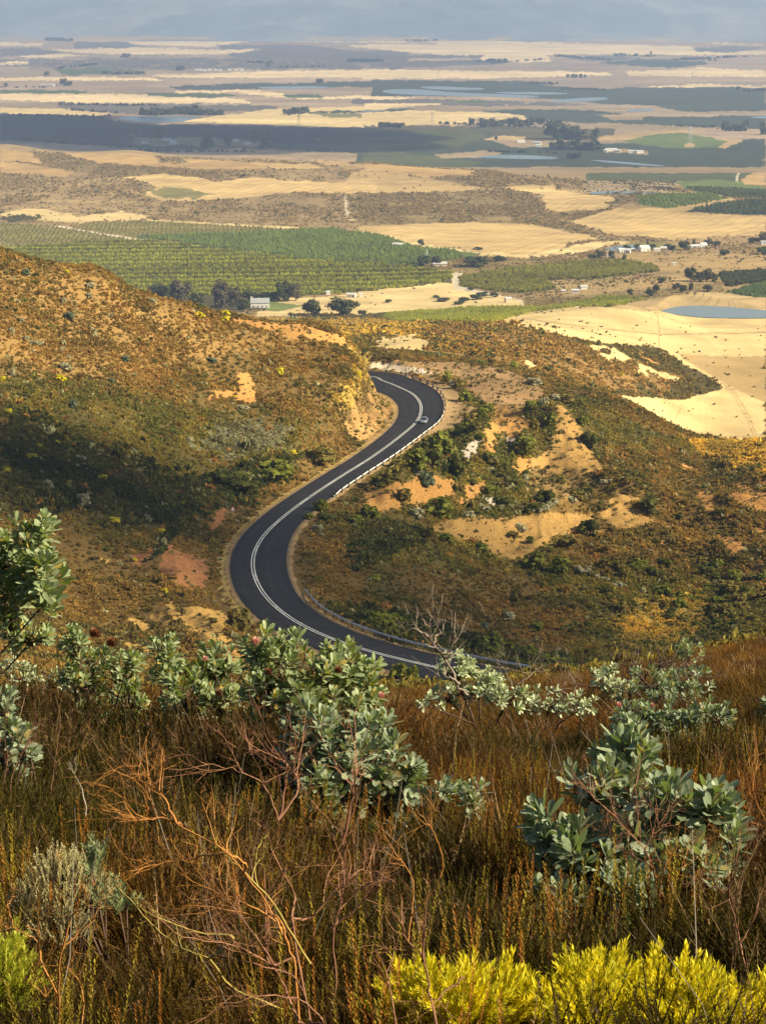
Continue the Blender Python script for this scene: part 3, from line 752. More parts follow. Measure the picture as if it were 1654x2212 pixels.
P(5,'dark',[(640,1060),(720,900),(780,840),(800,900),(700,1010)],1.5,.2)
P(5,'gold',[(1500,90),(1600,190),(1560,300),(1500,400),(1440,360),(1540,220)],3,.3)
P(5,'sandy',[(695,1185),(760,1250),(850,1240),(1010,1290),(960,1345),(1010,1440),(900,1400),(800,1345),(730,1290)],1.2,.1)
P(5,'sandy',[(555,1298),(640,1325),(720,1370),(600,1345)],1.2,.15)
P(5,'sandy',[(635,1288),(700,1275),(790,1385),(700,1345)],1.2,.15)
P(5,'sandy',[(520,1388),(660,1420),(650,1450),(550,1425)],1.2,.2)
P(5,'sandy',[(400,1020),(480,1050),(470,1065)],1.2,.4)
P(5,'orange',[(840,1370),(1080,1440),(1060,1520),(960,1480)],1.5,.3)

def paint_far(X, Y, Z):
    """returns rgb for vertices"""
    px, py = project(X, Y, Z)
    n = len(X)
    base = np.empty((n, 3))
    ftan = np.array(COLS['fartan']); stan = np.array(COLS['scrubtan'])
    t = sstep(3000, 4200, Y)[:, None]
    patchy = fbm(X / 420, Y / 900, 31, 4)[:, None]
    far = np.array(COLS['fartan']) * (0.55 + 0.9 * patchy)
    base[:] = stan * (1 - t) + far * t
    hill = (Y < 640)
    base[hill] = np.array(COLS['brown'])
    # ragged edges follow the ground
    sx = np.where(Y > 2400, 60.0, np.where(Y > 640, 16.0, 2.4)); sy = np.where(Y > 2400, 220.0, np.where(Y > 640, 40.0, 3.6))
    nx = (fbm(X / sx, Y / sy, 41, 4) - 0.5) * 4; ny = (fbm(X / sx, Y / sy, 57, 4) - 0.5) * 4
    nx += (fbm(X / sx * 5, Y / sy * 5, 43, 2) - .5) * 3.2; ny += (fbm(X / sx * 5, Y / sy * 5, 59, 2) - .5) * 3.2
    pn = fbm(X / sx * 1.7, Y / sy * 1.7, 71, 4)
    for poly, cname, rag, patch in PAINT:
        x0, y0 = poly.min(0) - 3 - rag * 3; x1, y1 = poly.max(0) + 3 + rag * 3
        cand = np.where((px > x0) & (px < x1) & (py > y0) & (py < y1))[0]
        if cname == 'straw' and False: pass
        if len(cand) == 0: continue
        qx = px[cand] + nx[cand] * rag * 1.6; qy = py[cand] + ny[cand] * rag
        ins = inpoly(poly, qx, qy)
        if patch > 0:
            ins &= pn[cand] > (0.5 - 0.22 + (patch - 0.5) * 0.34)
        k = cand[ins]
        if not len(k): continue
        # polygons of the hillside must not colour the valley behind and the reverse
        cy = poly[:, 1].mean()
        base[k] = COLS[cname]
    return base

def paint_split(X, Y, Z):
    """valley polygons (crops 1-4, stubble of crop 6) on Y>640, hillside ones on Y<640"""
    global PAINT
    allp = PAINT
    n_v = VALLEY_N
    out = np.zeros((len(X), 3))
    v = Y >= 625
    PAINT = allp[:n_v]
    if v.any(): out[v] = paint_far(X[v], Y[v], Z[v])
    PAINT = allp[n_v:]
    if (~v).any(): out[~v] = paint_far(X[~v], Y[~v], Z[~v])
    PAINT = allp
    return out
# index where the hillside list begins
VALLEY_N = next(i for i, p in enumerate(PAINT) if p[1] == 'brown' and p[2] == 0)

# ------------------------------------------------------------------ water levels
PONDPX = [
 ('farm dam', C(4, [(1185,662),(1250,642),(1330,633),(1500,640),(1654,655),(1720,662),(1720,690),(1400,688),(1280,676)]), 'blue farm dam behind the stubble ridge, largest water'),
 ('p', C(1, [(490,508),(620,500),(800,502),(900,506),(830,515),(780,528),(680,530),(560,524)]), 'blue lake below the long dark tree clump'),
 ('p', C(2, [(390,677),(560,668),(700,675),(770,682),(720,691),(450,684)]), 'long pale lake beside the shaded farm'),
 ('p', C(2, [(870,690),(960,694),(1100,705),(1240,720),(1180,720),(960,702)]), 'narrow pale lake below the shaded farm sheds'),
 ('p', C(4, [(890,142),(1000,138),(1180,142),(1195,150),(1180,154),(1000,157),(900,153)]), 'small green-blue dam ringed by a tan bank'),
 ('p', C(4, [(955,388),(1010,376),(1090,370),(1120,380),(1060,398),(980,398)]), 'small pond behind the white cottages'),
 ('p', C(2, [(0,386),(160,385),(300,400),(600,410),(690,418),(640,422),(200,413),(0,404)]), 'far pale sheet of water, widest of the distant ones'),
 ('p', C(2, [(460,398),(700,398),(830,405),(700,410),(520,405)]), 'thin distant pale pond'),
 ('p', C(2, [(690,441),(850,422),(980,421),(960,433),(800,444)]), 'distant pale pond with a slanted shore'),
 ('p', C(2, [(1040,477),(1150,469),(1190,478),(1060,484)]), 'tiny distant pond'),
 ('p', C(2, [(1565,507),(1654,500),(1760,500),(1760,514),(1654,514)]), 'distant blue pond cut by the right edge'),
 ('p', C(2, [(140,377),(240,372),(360,379),(440,380),(430,390),(240,389)]), 'distant pale pond beside the wide sheet'),
 ('p', C(1, [(1080,378),(1240,373),(1380,372),(1460,380),(1200,387)]), 'distant pale pond left of the wide sheet'),
 ('p', C(1, [(1540,484),(1654,474),(1654,480),(1560,488)]), 'slim distant pond'),
]
PW = []
for nm, pts, lab in PONDPX:
    hp = [hit(x, y) for x, y in pts]
    lvl = float(np.median([h[2] for h in hp]))
    if nm == 'farm dam': lvl = -206.3
    # re-project outline onto the level
    poly = []
    for x, y in pts:
        u, s = ray(x, y); Yq = lvl / float(s); poly.append((float(u) * Yq, Yq))
    PW.append((poly, lvl, lab))
for poly, lvl, lab in PW:
    a = np.array(poly)
    PONDS_Z.append((poly, lvl, a[:, 0].min(), a[:, 0].max(), a[:, 1].min(), a[:, 1].max()))

# ------------------------------------------------------------------ ground meshes
def ground_mat():
    m, nt, out = new_mat('ground')
    b = principled(nt, out, 0.95, 0.08)
    at = nt.nodes.new('ShaderNodeAttribute'); at.attribute_name = 'Col'
    geo = nt.nodes.new('ShaderNodeNewGeometry')
    def noise(scale, det, vec=None, lo=.3, hi=.7, a=0.8, c=1.2):
        n = nt.nodes.new('ShaderNodeTexNoise'); n.inputs['Scale'].default_value = scale; n.inputs['Detail'].default_value = det
        nt.links.new(vec or geo.outputs['Position'], n.inputs['Vector'])
        mp = nt.nodes.new('ShaderNodeMapRange'); mp.inputs[1].default_value = lo; mp.inputs[2].default_value = hi; mp.inputs[3].default_value = a; mp.inputs[4].default_value = c
        nt.links.new(n.outputs['Fac'], mp.inputs[0]); return mp.outputs[0], n.outputs['Fac']
    a1, f1 = noise(1.9, 6, None, .3, .7, .72, 1.25)
    a2, f2 = noise(0.035, 6, None, .3, .7, .80, 1.18)
    a3, f3 = noise(0.004, 5, None, .3, .7, .85, 1.15)
    mu = nt.nodes.new('ShaderNodeMath'); mu.operation = 'MULTIPLY'; nt.links.new(a1, mu.inputs[0]); nt.links.new(a2, mu.inputs[1])
    mu2 = nt.nodes.new('ShaderNodeMath'); mu2.operation = 'MULTIPLY'; nt.links.new(mu.outputs[0], mu2.inputs[0]); nt.links.new(a3, mu2.inputs[1])
    vm = nt.nodes.new('ShaderNodeVectorMath'); vm.operation = 'SCALE'
    nt.links.new(at.outputs['Color'], vm.inputs[0]); nt.links.new(mu2.outputs[0], vm.inputs['Scale'])
    nt.links.new(vm.outputs[0], b.inputs['Base Color'])
    bp = nt.nodes.new('ShaderNodeBump'); bp.inputs['Strength'].default_value = 0.6; bp.inputs['Distance'].default_value = 0.25
    nt.links.new(f1, bp.inputs['Height']); nt.links.new(bp.outputs[0], b.inputs['Normal'])
    return m
M_GROUND = ground_mat()
def ncols(n_in, n_out):
    a = np.linspace(-0.245, 0.245, n_in)
    o = 0.245 + (np.linspace(0, 1, n_out + 1)[1:] ** 1.6) * 0.5
    return np.concatenate([-o[::-1], a, o])
def grid_faces(nr, nc):
    i = np.arange(nr - 1)[:, None] * nc + np.arange(nc - 1)[None, :]
    return np.stack([i, i + 1, i + nc + 1, i + nc], -1).reshape(-1, 4)
def stripe_fields(X, Y, Zz, colr):
    """ploughing lines and straw rows in the tilled fields"""
    pl = (np.abs(colr - np.array(COLS['ploughs'])).sum(1) < 1e-4)
    w = (X * 0.35 + Y) / 11.0 + 3.2 * fbm(X / 260, Y / 420, 91, 3)
    l = np.abs((w % 1) - 0.5) * 2
    k = pl & (l > 0.72 - 0.2 * fbm(X / 60, Y / 60, 92, 2))
    colr[k] = np.array(COLS['straw']) * 0.95
    pl = (np.abs(colr - np.array(COLS['plough'])).sum(1) < 1e-4)
    w = (X * 0.2 + Y) / 16.0 + 2.2 * fbm(X / 300, Y / 420, 93, 3)
    k = pl & (np.abs((w % 1) - .5) * 2 > .8)
    colr[k] = np.array(COLS['strawd'])
    st = (np.abs(colr - np.array(COLS['straw'])).sum(1) < 1e-4) & (Y < 1400)
    v = fbm(X / 8, Y / 70, 95, 4)
    colr[st] *= (0.86 + 0.28 * v[st])[:, None]
    m = Y > 1400
    colr[m] *= (.72 + .56 * fbm(X[m] / 330, Y[m] / np.where(Y[m] > 3400, 70, 26), 97, 4))[:, None]
    return colr
def sheet(name, xs_n, rows, label, dz=None):
    U = ncols(*xs_n)
    R = np.asarray(rows)
    X = (U[None, :] * (R[:, None] + 14.0)); Y = np.repeat(R[:, None], len(U), 1)
    X = X.ravel(); Y = Y.ravel()
    Z = np.empty_like(X)
    for c in range(0, len(X), 200000):
        Z[c:c + 200000] = ground_z(X[c:c + 200000], Y[c:c + 200000])
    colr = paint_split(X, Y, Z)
    colr = stripe_fields(X, Y, Z, colr)
    if Y.min() < 640:
        m = (Y > 190) & (Y < 600) & (X > -130) & (X < 150)
        d, i, off = road_near(X[m], Y[m])
        e = d - RD[i, 3] / 2
        nn = fbm(X[m] / 1.8, Y[m] / 1.8, 77, 3)
        cc = colr[m]
        left = off < 0
        k = (e < 0.55 + 1.1 * nn)
        cc[k] = np.array(COLS['shoulder']) * (0.8 + 0.5 * nn[k])[:, None]
        k = (e < 0.5) & (e > -1)
        cc[k] = np.array((.20, .145, .09)) * (0.8 + 0.5 * nn[k])[:, None]
        # dry grass verge, outer side
        k = (e > 1.2) & (e < 1.4 + 2.2 * nn) & SIDE_OUT(off, i)
        cc[k] = np.array((.38, .27, .09)) * (0.7 + 0.7 * nn[k])[:, None]
        # raw cut face in the hill at the upper bend
        k = (e > 1.5) & (e < 5.5 + 4 * nn) & (off * CUTSIDE > 0) & (RS[i] > CUT0) & (RS[i] < CUT1)
        cc[k] = (np.array((.32, .19, .07)) * (0.45 + 1.0 * nn[k])[:, None])
        colr[m] = cc
        # thatch under the near heath
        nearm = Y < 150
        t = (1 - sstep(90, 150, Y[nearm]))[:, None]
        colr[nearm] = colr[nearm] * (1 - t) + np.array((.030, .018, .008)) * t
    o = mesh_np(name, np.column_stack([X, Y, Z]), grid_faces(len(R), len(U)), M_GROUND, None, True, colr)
    tag(o, label, None, None, 'structure')
    return o
# which side of the road is the hill at the upper bend: compare with a point on the hill
_hp = hit(360, 400)
_d, _i, _o = road_near(np.array([_hp[0]]), np.array([_hp[1]]))
CUTSIDE = float(np.sign(_o[0]))
_p0 = hit(400, 376); _p1 = hit(372, 448)
CUT0 = float(RS[road_near(np.array([_p0[0]]), np.array([_p0[1]]))[1][0]]) - 25
CUT1 = float(RS[road_near(np.array([_p1[0]]), np.array([_p1[1]]))[1][0]]) - 8
def SIDE_OUT(off, i):
    return off * CUTSIDE > 0
rows_h = np.concatenate([np.linspace(-12, 4, 12), np.linspace(4.3, 60, 160), np.linspace(60.8, 190, 110), np.linspace(190.8, 640, 620)])
rows_v = np.concatenate([[636], np.linspace(640, 1700, 420), np.linspace(1704, 3400, 360), 317 / np.linspace(317 / 3420, 317 / 12500, 190)])
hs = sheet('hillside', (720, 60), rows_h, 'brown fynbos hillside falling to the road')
vf = sheet('valley_floor', (720, 50), rows_v, 'patchwork of stubble, orchard and scrub across the valley')
print('terrain', time.time() - T0)

# mountains across the far side
def mountains():
    U = np.linspace(-0.62, 0.62, 420); R = np.linspace(11200, 21000, 170)
    X = (U[None, :] * R[:, None]).ravel(); Y = np.repeat(R[:, None], len(U), 1).ravel()
    foot = 12300 + 800 * fbm(X / 2500, X * 0 + 3, 5, 3) - 1400 * (X / 4000)*0 + np.where(X < 0, -X * 0.12, 0)
    t = (Y - foot) / 1000.0
    rid = 1 - np.abs(fbm(X / 2100 + 0.35 * Y / 2100, Y / 3600, 8, 5) - 0.5) * 2
    h = -330 + np.where(t > 0, 118 * t + 14 * t * t, 0) * (0.45 + 0.75 * rid) + np.where(t > 1, (t - 1) * 70 * (rid - 0.55) * 2, 0)
    h += np.clip(t, 0, 1.5) * 40 * (fbm(X / 500, Y / 700, 18, 4) - .5)
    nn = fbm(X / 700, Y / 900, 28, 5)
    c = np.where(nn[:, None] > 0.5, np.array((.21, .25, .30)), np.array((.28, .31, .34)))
    # pale fields on the lowest slopes
    fld = (t < 0.25) & (fbm(X / 600, Y / 300, 38, 3) > 0.55)
    c = np.where(fld[:, None], np.array((.45, .34, .2)), c)
    h = np.minimum(h, 820)
    o = mesh_np('mountains', np.column_stack([X, Y, h]), grid_faces(len(R), len(U)), M_GROUND, None, True, c)
    tag(o, 'blue hazy mountains closing the far side of the valley', None, None, 'structure')
mountains()
# water
def water_mat():
    m, nt, out = new_mat('water')
    b = principled(nt, out, 0.22, 0.35)
    b.inputs['Base Color'].default_value = (.19, .25, .27, 1); b.inputs['IOR'].default_value = 1.33
    geo = nt.nodes.new('ShaderNodeNewGeometry')
    n = nt.nodes.new('ShaderNodeTexNoise'); n.inputs['Scale'].default_value = 0.6; n.inputs['Detail'].default_value = 4
    nt.links.new(geo.outputs['Position'], n.inputs['Vector'])
    bp = nt.nodes.new('ShaderNodeBump'); bp.inputs['Strength'].default_value = 0.5; bp.inputs['Distance'].default_value = 0.3
    nt.links.new(n.outputs['Fac'], bp.inputs['Height']); nt.links.new(bp.outputs[0], b.inputs['Normal'])
    return m
M_WATER = water_mat()
for poly, lvl, lab in PW:
    a = np.array(poly)
    a = np.vstack([a, a[:1]])
    # rounded shore
    q = []
    for i in range(len(a) - 1):
        q += [a[i] * .75 + a[i + 1] * .25, a[i] * .25 + a[i + 1] * .75]
    bm = bmesh.new()
    f = bm.faces.new([bm.verts.new((x, y, lvl + 0.3)) for x, y in q])
    bmesh.ops.triangulate(bm, faces=[f]); bm.normal_update()
    for f in bm.faces:
        if f.normal.z < 0: f.normal_flip()
    me = bpy.data.meshes.new('water'); bm.to_mesh(me); bm.free(); me.materials.append(M_WATER)
    o = bpy.data.objects.new('water', me); COL.objects.link(o)
    tag(o, lab, None, None, 'structure')

# ------------------------------------------------------------------ road surface
def ribbon(name, o0, o1, dz, mat, s0=None, s1=None, cross=None, parent=None):
    m = np.ones(len(RD), bool)
    if s0 is not None: m &= (RS >= s0) & (RS <= s1)
    R = RD[m]; Nn = RN[m]
    a = o0(R) if callable(o0) else np.full(len(R), o0); b = o1(R) if callable(o1) else np.full(len(R), o1)
    k = 2 if not cross else cross
    vs = []
    for j in range(k):
        t = j / (k - 1); o = a + (b - a) * t
        cam_ = -0.0008 * 0
        vs.append(np.column_stack([R[:, 0] + Nn[:, 0] * o, R[:, 1] + Nn[:, 1] * o, R[:, 2] + dz]))
    v = np.stack(vs, 1).reshape(-1, 3)
    f = grid_faces(len(R), k)
    lat = np.linspace(-1, 1, k)[None, :] + 0 * R[:, :1]
    g_ = 1 + .55 * np.exp(-((np.abs(lat) - .30) / .10) ** 2) + .45 * np.exp(-((np.abs(lat) - .68) / .10) ** 2)
    o = mesh_np(name, v, f, mat, parent, True, np.repeat(g_.reshape(-1, 1), 3, 1) if k > 2 else None)
    return o
def asphalt():
    m, nt, out = new_mat('asphalt')
    b = principled(nt, out, 0.75, 0.25)
    geo = nt.nodes.new('ShaderNodeNewGeometry')
    n = nt.nodes.new('ShaderNodeTexNoise'); n.inputs['Scale'].default_value = 0.25; n.inputs['Detail'].default_value = 8; n.inputs['Roughness'].default_value = .65
    nt.links.new(geo.outputs['Position'], n.inputs['Vector'])
    cr = nt.nodes.new('ShaderNodeValToRGB'); cr.color_ramp.elements[0].position = .3; cr.color_ramp.elements[1].position = .7
    cr.color_ramp.elements[0].color = (.0075, .0075, .010, 1); cr.color_ramp.elements[1].color = (.022, .0205, .022, 1)
    nt.links.new(n.outputs['Fac'], cr.inputs[0])
    at = nt.nodes.new('ShaderNodeAttribute'); at.attribute_name = 'Col'
    mm = nt.nodes.new('ShaderNodeMix'); mm.data_type = 'RGBA'; mm.blend_type = 'MULTIPLY'; mm.inputs[0].default_value = 1
    nt.links.new(cr.outputs[0], mm.inputs[6]); nt.links.new(at.outputs['Color'], mm.inputs[7]); nt.links.new(mm.outputs[2], b.inputs['Base Color'])
    return m
M_ASPH = asphalt()
M_LINE = simple('line_paint', (.72, .72, .68), .6, .3, var=.2, scale=.8)
rs = ribbon('road', lambda R: -R[:, 3] / 2, lambda R: R[:, 3] / 2, 0.0, M_ASPH, cross=25)
tag(rs, 'dark asphalt mountain road winding in an S', None, None, 'structure')
# offset of the double line from the middle
def line_off(R):
    i = np.arange(len(RD))
    idx = np.array([np.argmin((RD[:, 0] - r[0]) ** 2 + (RD[:, 1] - r[1]) ** 2) for r in R])
    return -LINE_SHIFT[idx]
# ------------------------------------------------------------------ markings, rails, signs
def station(px, py):
    h = hit(px, py)
    _, i, o = road_near(np.array([h[0]]), np.array([h[1]]))
    return int(i[0]), float(o[0])
iB, _ = station(562 * .46252, 1215 * .46252)
LINE_SHIFT = 1.05 * np.exp(-((RS - RS[iB]) / 34.0) ** 2)
def pt(i, off, dz=0.0):
    return np.array([RD[i, 0] + RN[i, 0] * off, RD[i, 1] + RN[i, 1] * off, RD[i, 2] + dz])
iEnd = len(RD) - 1
for nm, d in (('road_line', -0.24), ('road_line', 0.24)):
    o = ribbon(nm, lambda R: line_off(R) + d - 0.085, lambda R: line_off(R) + d + 0.085, 0.012, M_LINE)
    tag(o, None, None, None, 'structure')
# short hatch blocks between the two lines
mb = MB()
for s in range(int(RS[iB]) - 110, int(RS[iB]) + 130, 24):
    for j in range(0, 6):
        i = s + j
        if 0 <= i < iEnd - 1:
            a = -LINE_SHIFT[i] - .15; b = -LINE_SHIFT[i] + .15
            p = [pt(i, a, .016), pt(i, b, .016)]
            q = [p[0] + np.append(RT[i] * .7, 0), p[1] + np.append(RT[i] * .7, 0)]
            mb.add([p[0], p[1], q[1], q[0]], [(0, 1, 2, 3)])
tag(mb.build('road_line_marks', M_LINE), None, None, None, 'structure')

M_STEEL = simple('galvanised_steel', (.62, .64, .66), .35, .5, .75, var=.12, scale=2)
M_WHITE = simple('white_paint', (.80, .80, .76), .55, .3, var=.08, scale=1.5)
M_POST = simple('creosoted_timber', (.035, .028, .024), .85, .2, var=.3, scale=4)
M_RUST = simple('weathered_steel', (.55, .58, .62), .45, .5, .25, var=.25, scale=3)
def guardrail(i0, i1, gap, label, step, mat, wide, dark):
    p0 = pt(i0, RD[i0, 3] / 2 + gap)
    root = empty('guardrail', p0)
    tag(root, label, 'guardrail')
    inv = p0
    # W section rail, built along the road
    prof = [(0, .42), (.06, .46), (0, .53), (.0, .57), (.06, .64), (0, .70), (-.05, .70), (-.05, .42)]
    idx = list(range(i0, i1))
    mb = MB(); n = len(prof)
    ring = []
    def off(i):
        t = min(1, (i - i0) / 12.0, (i1 - i) / 12.0) if not wide else 1
        return RD[i, 3] / 2 + gap + (1 - max(t, 0)) * 0.4
    for k, i in enumerate(idx):
        # flared and lowered ends
        dz = -0.35 * max(0, 1 - min(k, len(idx) - 1 - k) / 6.0)
        for (a, z) in prof:
            ring.append(pt(i, off(i) - a, z + dz - 0.03) - inv)
    f = []
    for k in range(len(idx) - 1):
        for j in range(n):
            a = k * n + j; b = k * n + (j + 1) % n
            f.append((a, b, b + n, a + n))
    mb.add(ring, f)
    mb.build('rail', mat, root)
    post = MB()
    w = dark
    post.box(-w / 2, w / 2, -.17 if wide else -.05, .13, -0.6, .84)
    post.box(-w / 2 - .02, w / 2 + .02, -.19 if wide else -.07, .15, .84, .88)
    first = None
    for c, i in enumerate(range(i0 + 1, i1 - 1, step)):
        if first is None:
            o = post.build('post', M_POST, root); first = o
        else:
            o = first.copy(); COL.objects.link(o); o.parent = root
        p = pt(i, off(i) + 0.06 if not wide else off(i)) - inv
        o.location = p; o.rotation_euler = (0, 0, math.atan2(RT[i, 1], RT[i, 0]))
    return root
iu0, _ = station(885 * .46252, 808 * .46252); iu1, _ = station(708 * .46252, 1076 * .46252)
il0, _ = station(645 * .46252, 1278 * .46252)
guardrail(iu0, iu1, 0.55, 'white guardrail with dark timber posts round the outside of the upper bend', 6, M_WHITE, True, .75)
guardrail(il0, iEnd - 40, 1.3, 'grey steel guardrail along the inside of the lower bend', 4, M_RUST, False, .16)

def sign_post(loc, rz, kind, label):
    root = empty(kind, loc, rz); tag(root, label, 'road sign')
    return root
def chevron_sign(px, py, flip, dark, label):
    h = hit(px, py)
    root = empty('chevron_sign', h, 0.25); tag(root, label, 'road sign')
    m = MB()
    for x in (-.35, .35): m.box(x - .04, x + .04, -.04, .04, -.4, 1.3)
    m.build('post', M_POST if dark else M_STEEL, root)
    m = MB(); m.box(-.62, .62, -.08, -.045, 1.0, 2.15); bd = m.build('board', M_WHITE, root)
    red = simple('sign_red', (.55, .04, .06), .5, .3) if not dark else simple('sign_black', (.02, .02, .02), .6, .3)
    m = MB(); s = -1 if flip else 1
    v = [(-.25 * s, -.085, 1.1), (.05 * s, -.085, 1.1), (.38 * s, -.085, 1.575), (.05 * s, -.085, 2.05), (-.25 * s, -.085, 2.05), (.08 * s, -.085, 1.575)]
    m.add(v, [(0, 1, 2, 5), (5, 2, 3, 4)]); m.build('chevron', red, root)
    return root
chevron_sign(910 * .46252, 812 * .46252, True, False, 'white and red chevron board standing outside the top of the bend')
chevron_sign(976 * .46252, 839 * .46252, True, True, 'black and white chevron board beside the green bushes outside the bend')
# warning triangle by the inner verge
h = hit(503 * .46252, 1118 * .46252)
root = empty('warning_sign', h, 0.1); tag(root, 'red-edged triangular warning sign on the hill side of the lower bend', 'road sign')
m = MB(); m.box(-.035, .035, -.035, .035, -.4, 2.0); m.build('post', M_STEEL, root)
def tri(m, r, y, z0):
    m.add([(-r, y, z0), (r, y, z0), (0, y, z0 + r * 1.73), (-r, y + .03, z0), (r, y + .03, z0), (0, y + .03, z0 + r * 1.73)], [(0, 1, 2), (5, 4, 3)])
    m.add([(-r, y, z0), (r, y, z0), (0, y, z0 + r * 1.73), (-r, y + .03, z0), (r, y + .03, z0), (0, y + .03, z0 + r * 1.73)], [(0, 3, 4, 1), (1, 4, 5, 2), (2, 5, 3, 0)])
m = MB(); tri(m, .62, -.07, 1.3); bd = m.build('board', simple('sign_rim', (.5, .05, .10), .5, .3), root)
m = MB(); tri(m, .40, -.105, 1.42); m.build('panel', M_WHITE, bd)
# slim marker post at the start of the upper rail
h = hit(883 * .46252, 808 * .46252 - 1)
mb = MB(); mb.box(-.06, .06, -.05, .05, -.3, 1.7); mb.box(-.08, .08, -.06, .06, 1.45, 1.6)
o = mb.build('marker_post', M_POST); o.location = h; tag(o, 'thin dark marker post where the upper guardrail starts', 'post')
# small white stone marker on the outer verge of the lower bend
h = hit(549 * .46252, 1476 * .46252)
h = hit(12 * K, 318.3 + 1160 * K)
mb = MB()
def sil(pts):
    return pts

# ------------------------------------------------------------------ car
M_PAINT = simple('silver_blue_paint', (.27, .31, .37), .3, .5, .3, var=.03)
M_GLASS = simple('car_glass', (.012, .016, .022), .06, .7, var=.02)
M_RUBBER = simple('tyre_rubber', (.015, .015, .015), .9, .2)
M_CHROME = simple('bright_trim', (.7, .7, .72), .2, .6, .8, var=.02)
M_LAMP = simple('lamp_glass', (.75, .78, .8), .1, .7, var=.02)
M_PLATE = simple('plate_white', (.7, .7, .66), .5, .3)
M_BLACK = simple('black_plastic', (.02, .02, .022), .6, .3)
def make_car():
    root = empty('car')
    # stations front (+x) to back: x, half width at sill, half width at shoulder, z bottom, z shoulder
    S = [(2.24, .50, .46, .34, .58), (2.18, .74, .70, .22, .68), (2.0, .86, .82, .18, .76), (1.5, .89, .87, .18, .84), (1.0, .90, .88, .18, .91), (.5, .90, .88, .18, .94), (-.5, .90, .88, .18, .95),
         (-1.2, .90, .88, .18, .96), (-1.8, .88, .84, .20, .98), (-2.15, .80, .74, .24, .95), (-2.26, .62, .58, .34, .82)]
    v = []; f = []
    for (x, a, b, z0, z1) in S:
        zm = z0 + (z1 - z0) * .45
        v += [(x, -a * .92, z0), (x, -a, zm), (x, -b, z1 - .04), (x, -b * .86, z1), (x, 0, z1 + .035), (x, b * .86, z1), (x, b, z1 - .04), (x, a, zm), (x, a * .92, z0)]
    n = 9
    for i in range(len(S) - 1):
        for j in range(n):
            k = (j + 1) % n
            f.append((i * n + j, i * n + k, (i + 1) * n + k, (i + 1) * n + j))
    m = MB(); m.add(v, f)
    for base_, rev in ((0, False), ((len(S) - 1) * n, True)):
        c = np.mean(np.array(v[base_:base_ + n]), 0)
        vv = v[base_:base_ + n] + [tuple(c)]
        m.add(vv, [((j, (j + 1) % n, n) if rev else ((j + 1) % n, j, n)) for j in range(n)])
    m.build('body', M_PAINT, root, True)
    # glasshouse: shoulder ring to roof ring
    lo = [(1.02, .80, .93), (.2, .82, .955), (-.9, .82, .965), (-1.72, .70, .985)]
    hi = [(.30, .60, 1.40), (-.1, .63, 1.44), (-.85, .62, 1.43), (-1.22, .56, 1.38)]
    v = []
    for (x, w_, z) in lo: v += [(x, -w_, z), (x, w_, z)]
    for (x, w_, z) in hi: v += [(x, -w_, z), (x, w_, z)]
    f = [(0, 1, 9, 8), (7, 6, 14, 15)]
    for i in range(3):
        f += [(2 * i + 2, 2 * i, 8 + 2 * i, 10 + 2 * i), (2 * i + 1, 2 * i + 3, 11 + 2 * i, 9 + 2 * i)]
    m = MB(); m.add(v, f); m.build('window_glass', M_GLASS, root)
    m = MB(); v = []
    for (x, w_, z) in hi: v += [(x + .02, -w_ - .01, z - .015), (x + .02, -w_ * .6, z + .03), (x + .02, w_ * .6, z + .03), (x + .02, w_ + .01, z - .015)]
    m.add(v, [(4 * i + j, 4 * i + j + 1, 4 * i + j + 5, 4 * i + j + 4) for i in range(3) for j in range(3)])
    m.build('roof', M_PAINT, root, True)
    for s in (-1, 1):
        for a, b in ((0, 0), (2, 2), (3, 3), (1, 1)):
            m = MB(); p = np.array([lo[a][0], s * (lo[a][1] + .005), lo[a][2]]); q = np.array([hi[b][0], s * (hi[b][1] + .005), hi[b][2]])
            m.tube([p, q], .032, 4); m.build('pillar', M_PAINT, root)
    for x in (1.42, -1.40):
        for s in (-1, 1):
            th = np.linspace(0, 2 * math.pi, 21)[:-1]
            def ringw(r, y): return [(x + r * math.cos(t), y, .32 + r * math.sin(t)) for t in th]
            m = MB(); a, b = s * .70, s * .91
            R_ = ringw(.32, a) + ringw(.32, b) + ringw(.20, b)
            m.add(R_, [(i, (i + 1) % 20, 20 + (i + 1) % 20, 20 + i) for i in range(20)] + [(20 + i, 20 + (i + 1) % 20, 40 + (i + 1) % 20, 40 + i) for i in range(20)])
            wheel = m.build('wheel', M_RUBBER, root)
            m = MB(); R_ = ringw(.205, b - s * .01) + [(x, b - s * .04, .32)]
            m.add(R_, [(i, (i + 1) % 20, 20) for i in range(20)])
            for k in range(5):
                t = k * 2 * math.pi / 5
                m.tube([(x, b, .32), (x + .19 * math.cos(t), b, .32 + .19 * math.sin(t))], .022, 4)
            m.build('rim', M_CHROME, wheel)
    for s in (-1, 1):
        m = MB(); m.add([(2.20, s * .44, .60), (2.10, s * .74, .62), (2.06, s * .72, .72), (2.17, s * .46, .70)], [(0, 1, 2, 3)])
        m.add([(2.215, s * .44, .60), (2.125, s * .75, .62), (2.075, s * .73, .73), (2.185, s * .46, .71)], [(0, 1, 2, 3)]); m.build('headlight', M_LAMP, root)
        m = MB(); m.box(.78, .98, s * .98 - .09, s * .98 + .09, .92, 1.05); m.build('mirror', M_PAINT, root)
        m = MB(); m.box(-2.25, -2.18, s * .62 - .14, s * .62 + .14, .70, .82); m.build('tail_light', simple('tail_red', (.4, .01, .01), .2, .5), root)
    m = MB(); m.box(2.17, 2.262, -.40, .40, .50, .62); m.build('grille', M_BLACK, root)
    m = MB(); m.box(2.20, 2.275, -.26, .26, .36, .46); m.build('licence_plate', M_PLATE, root)
    m = MB()
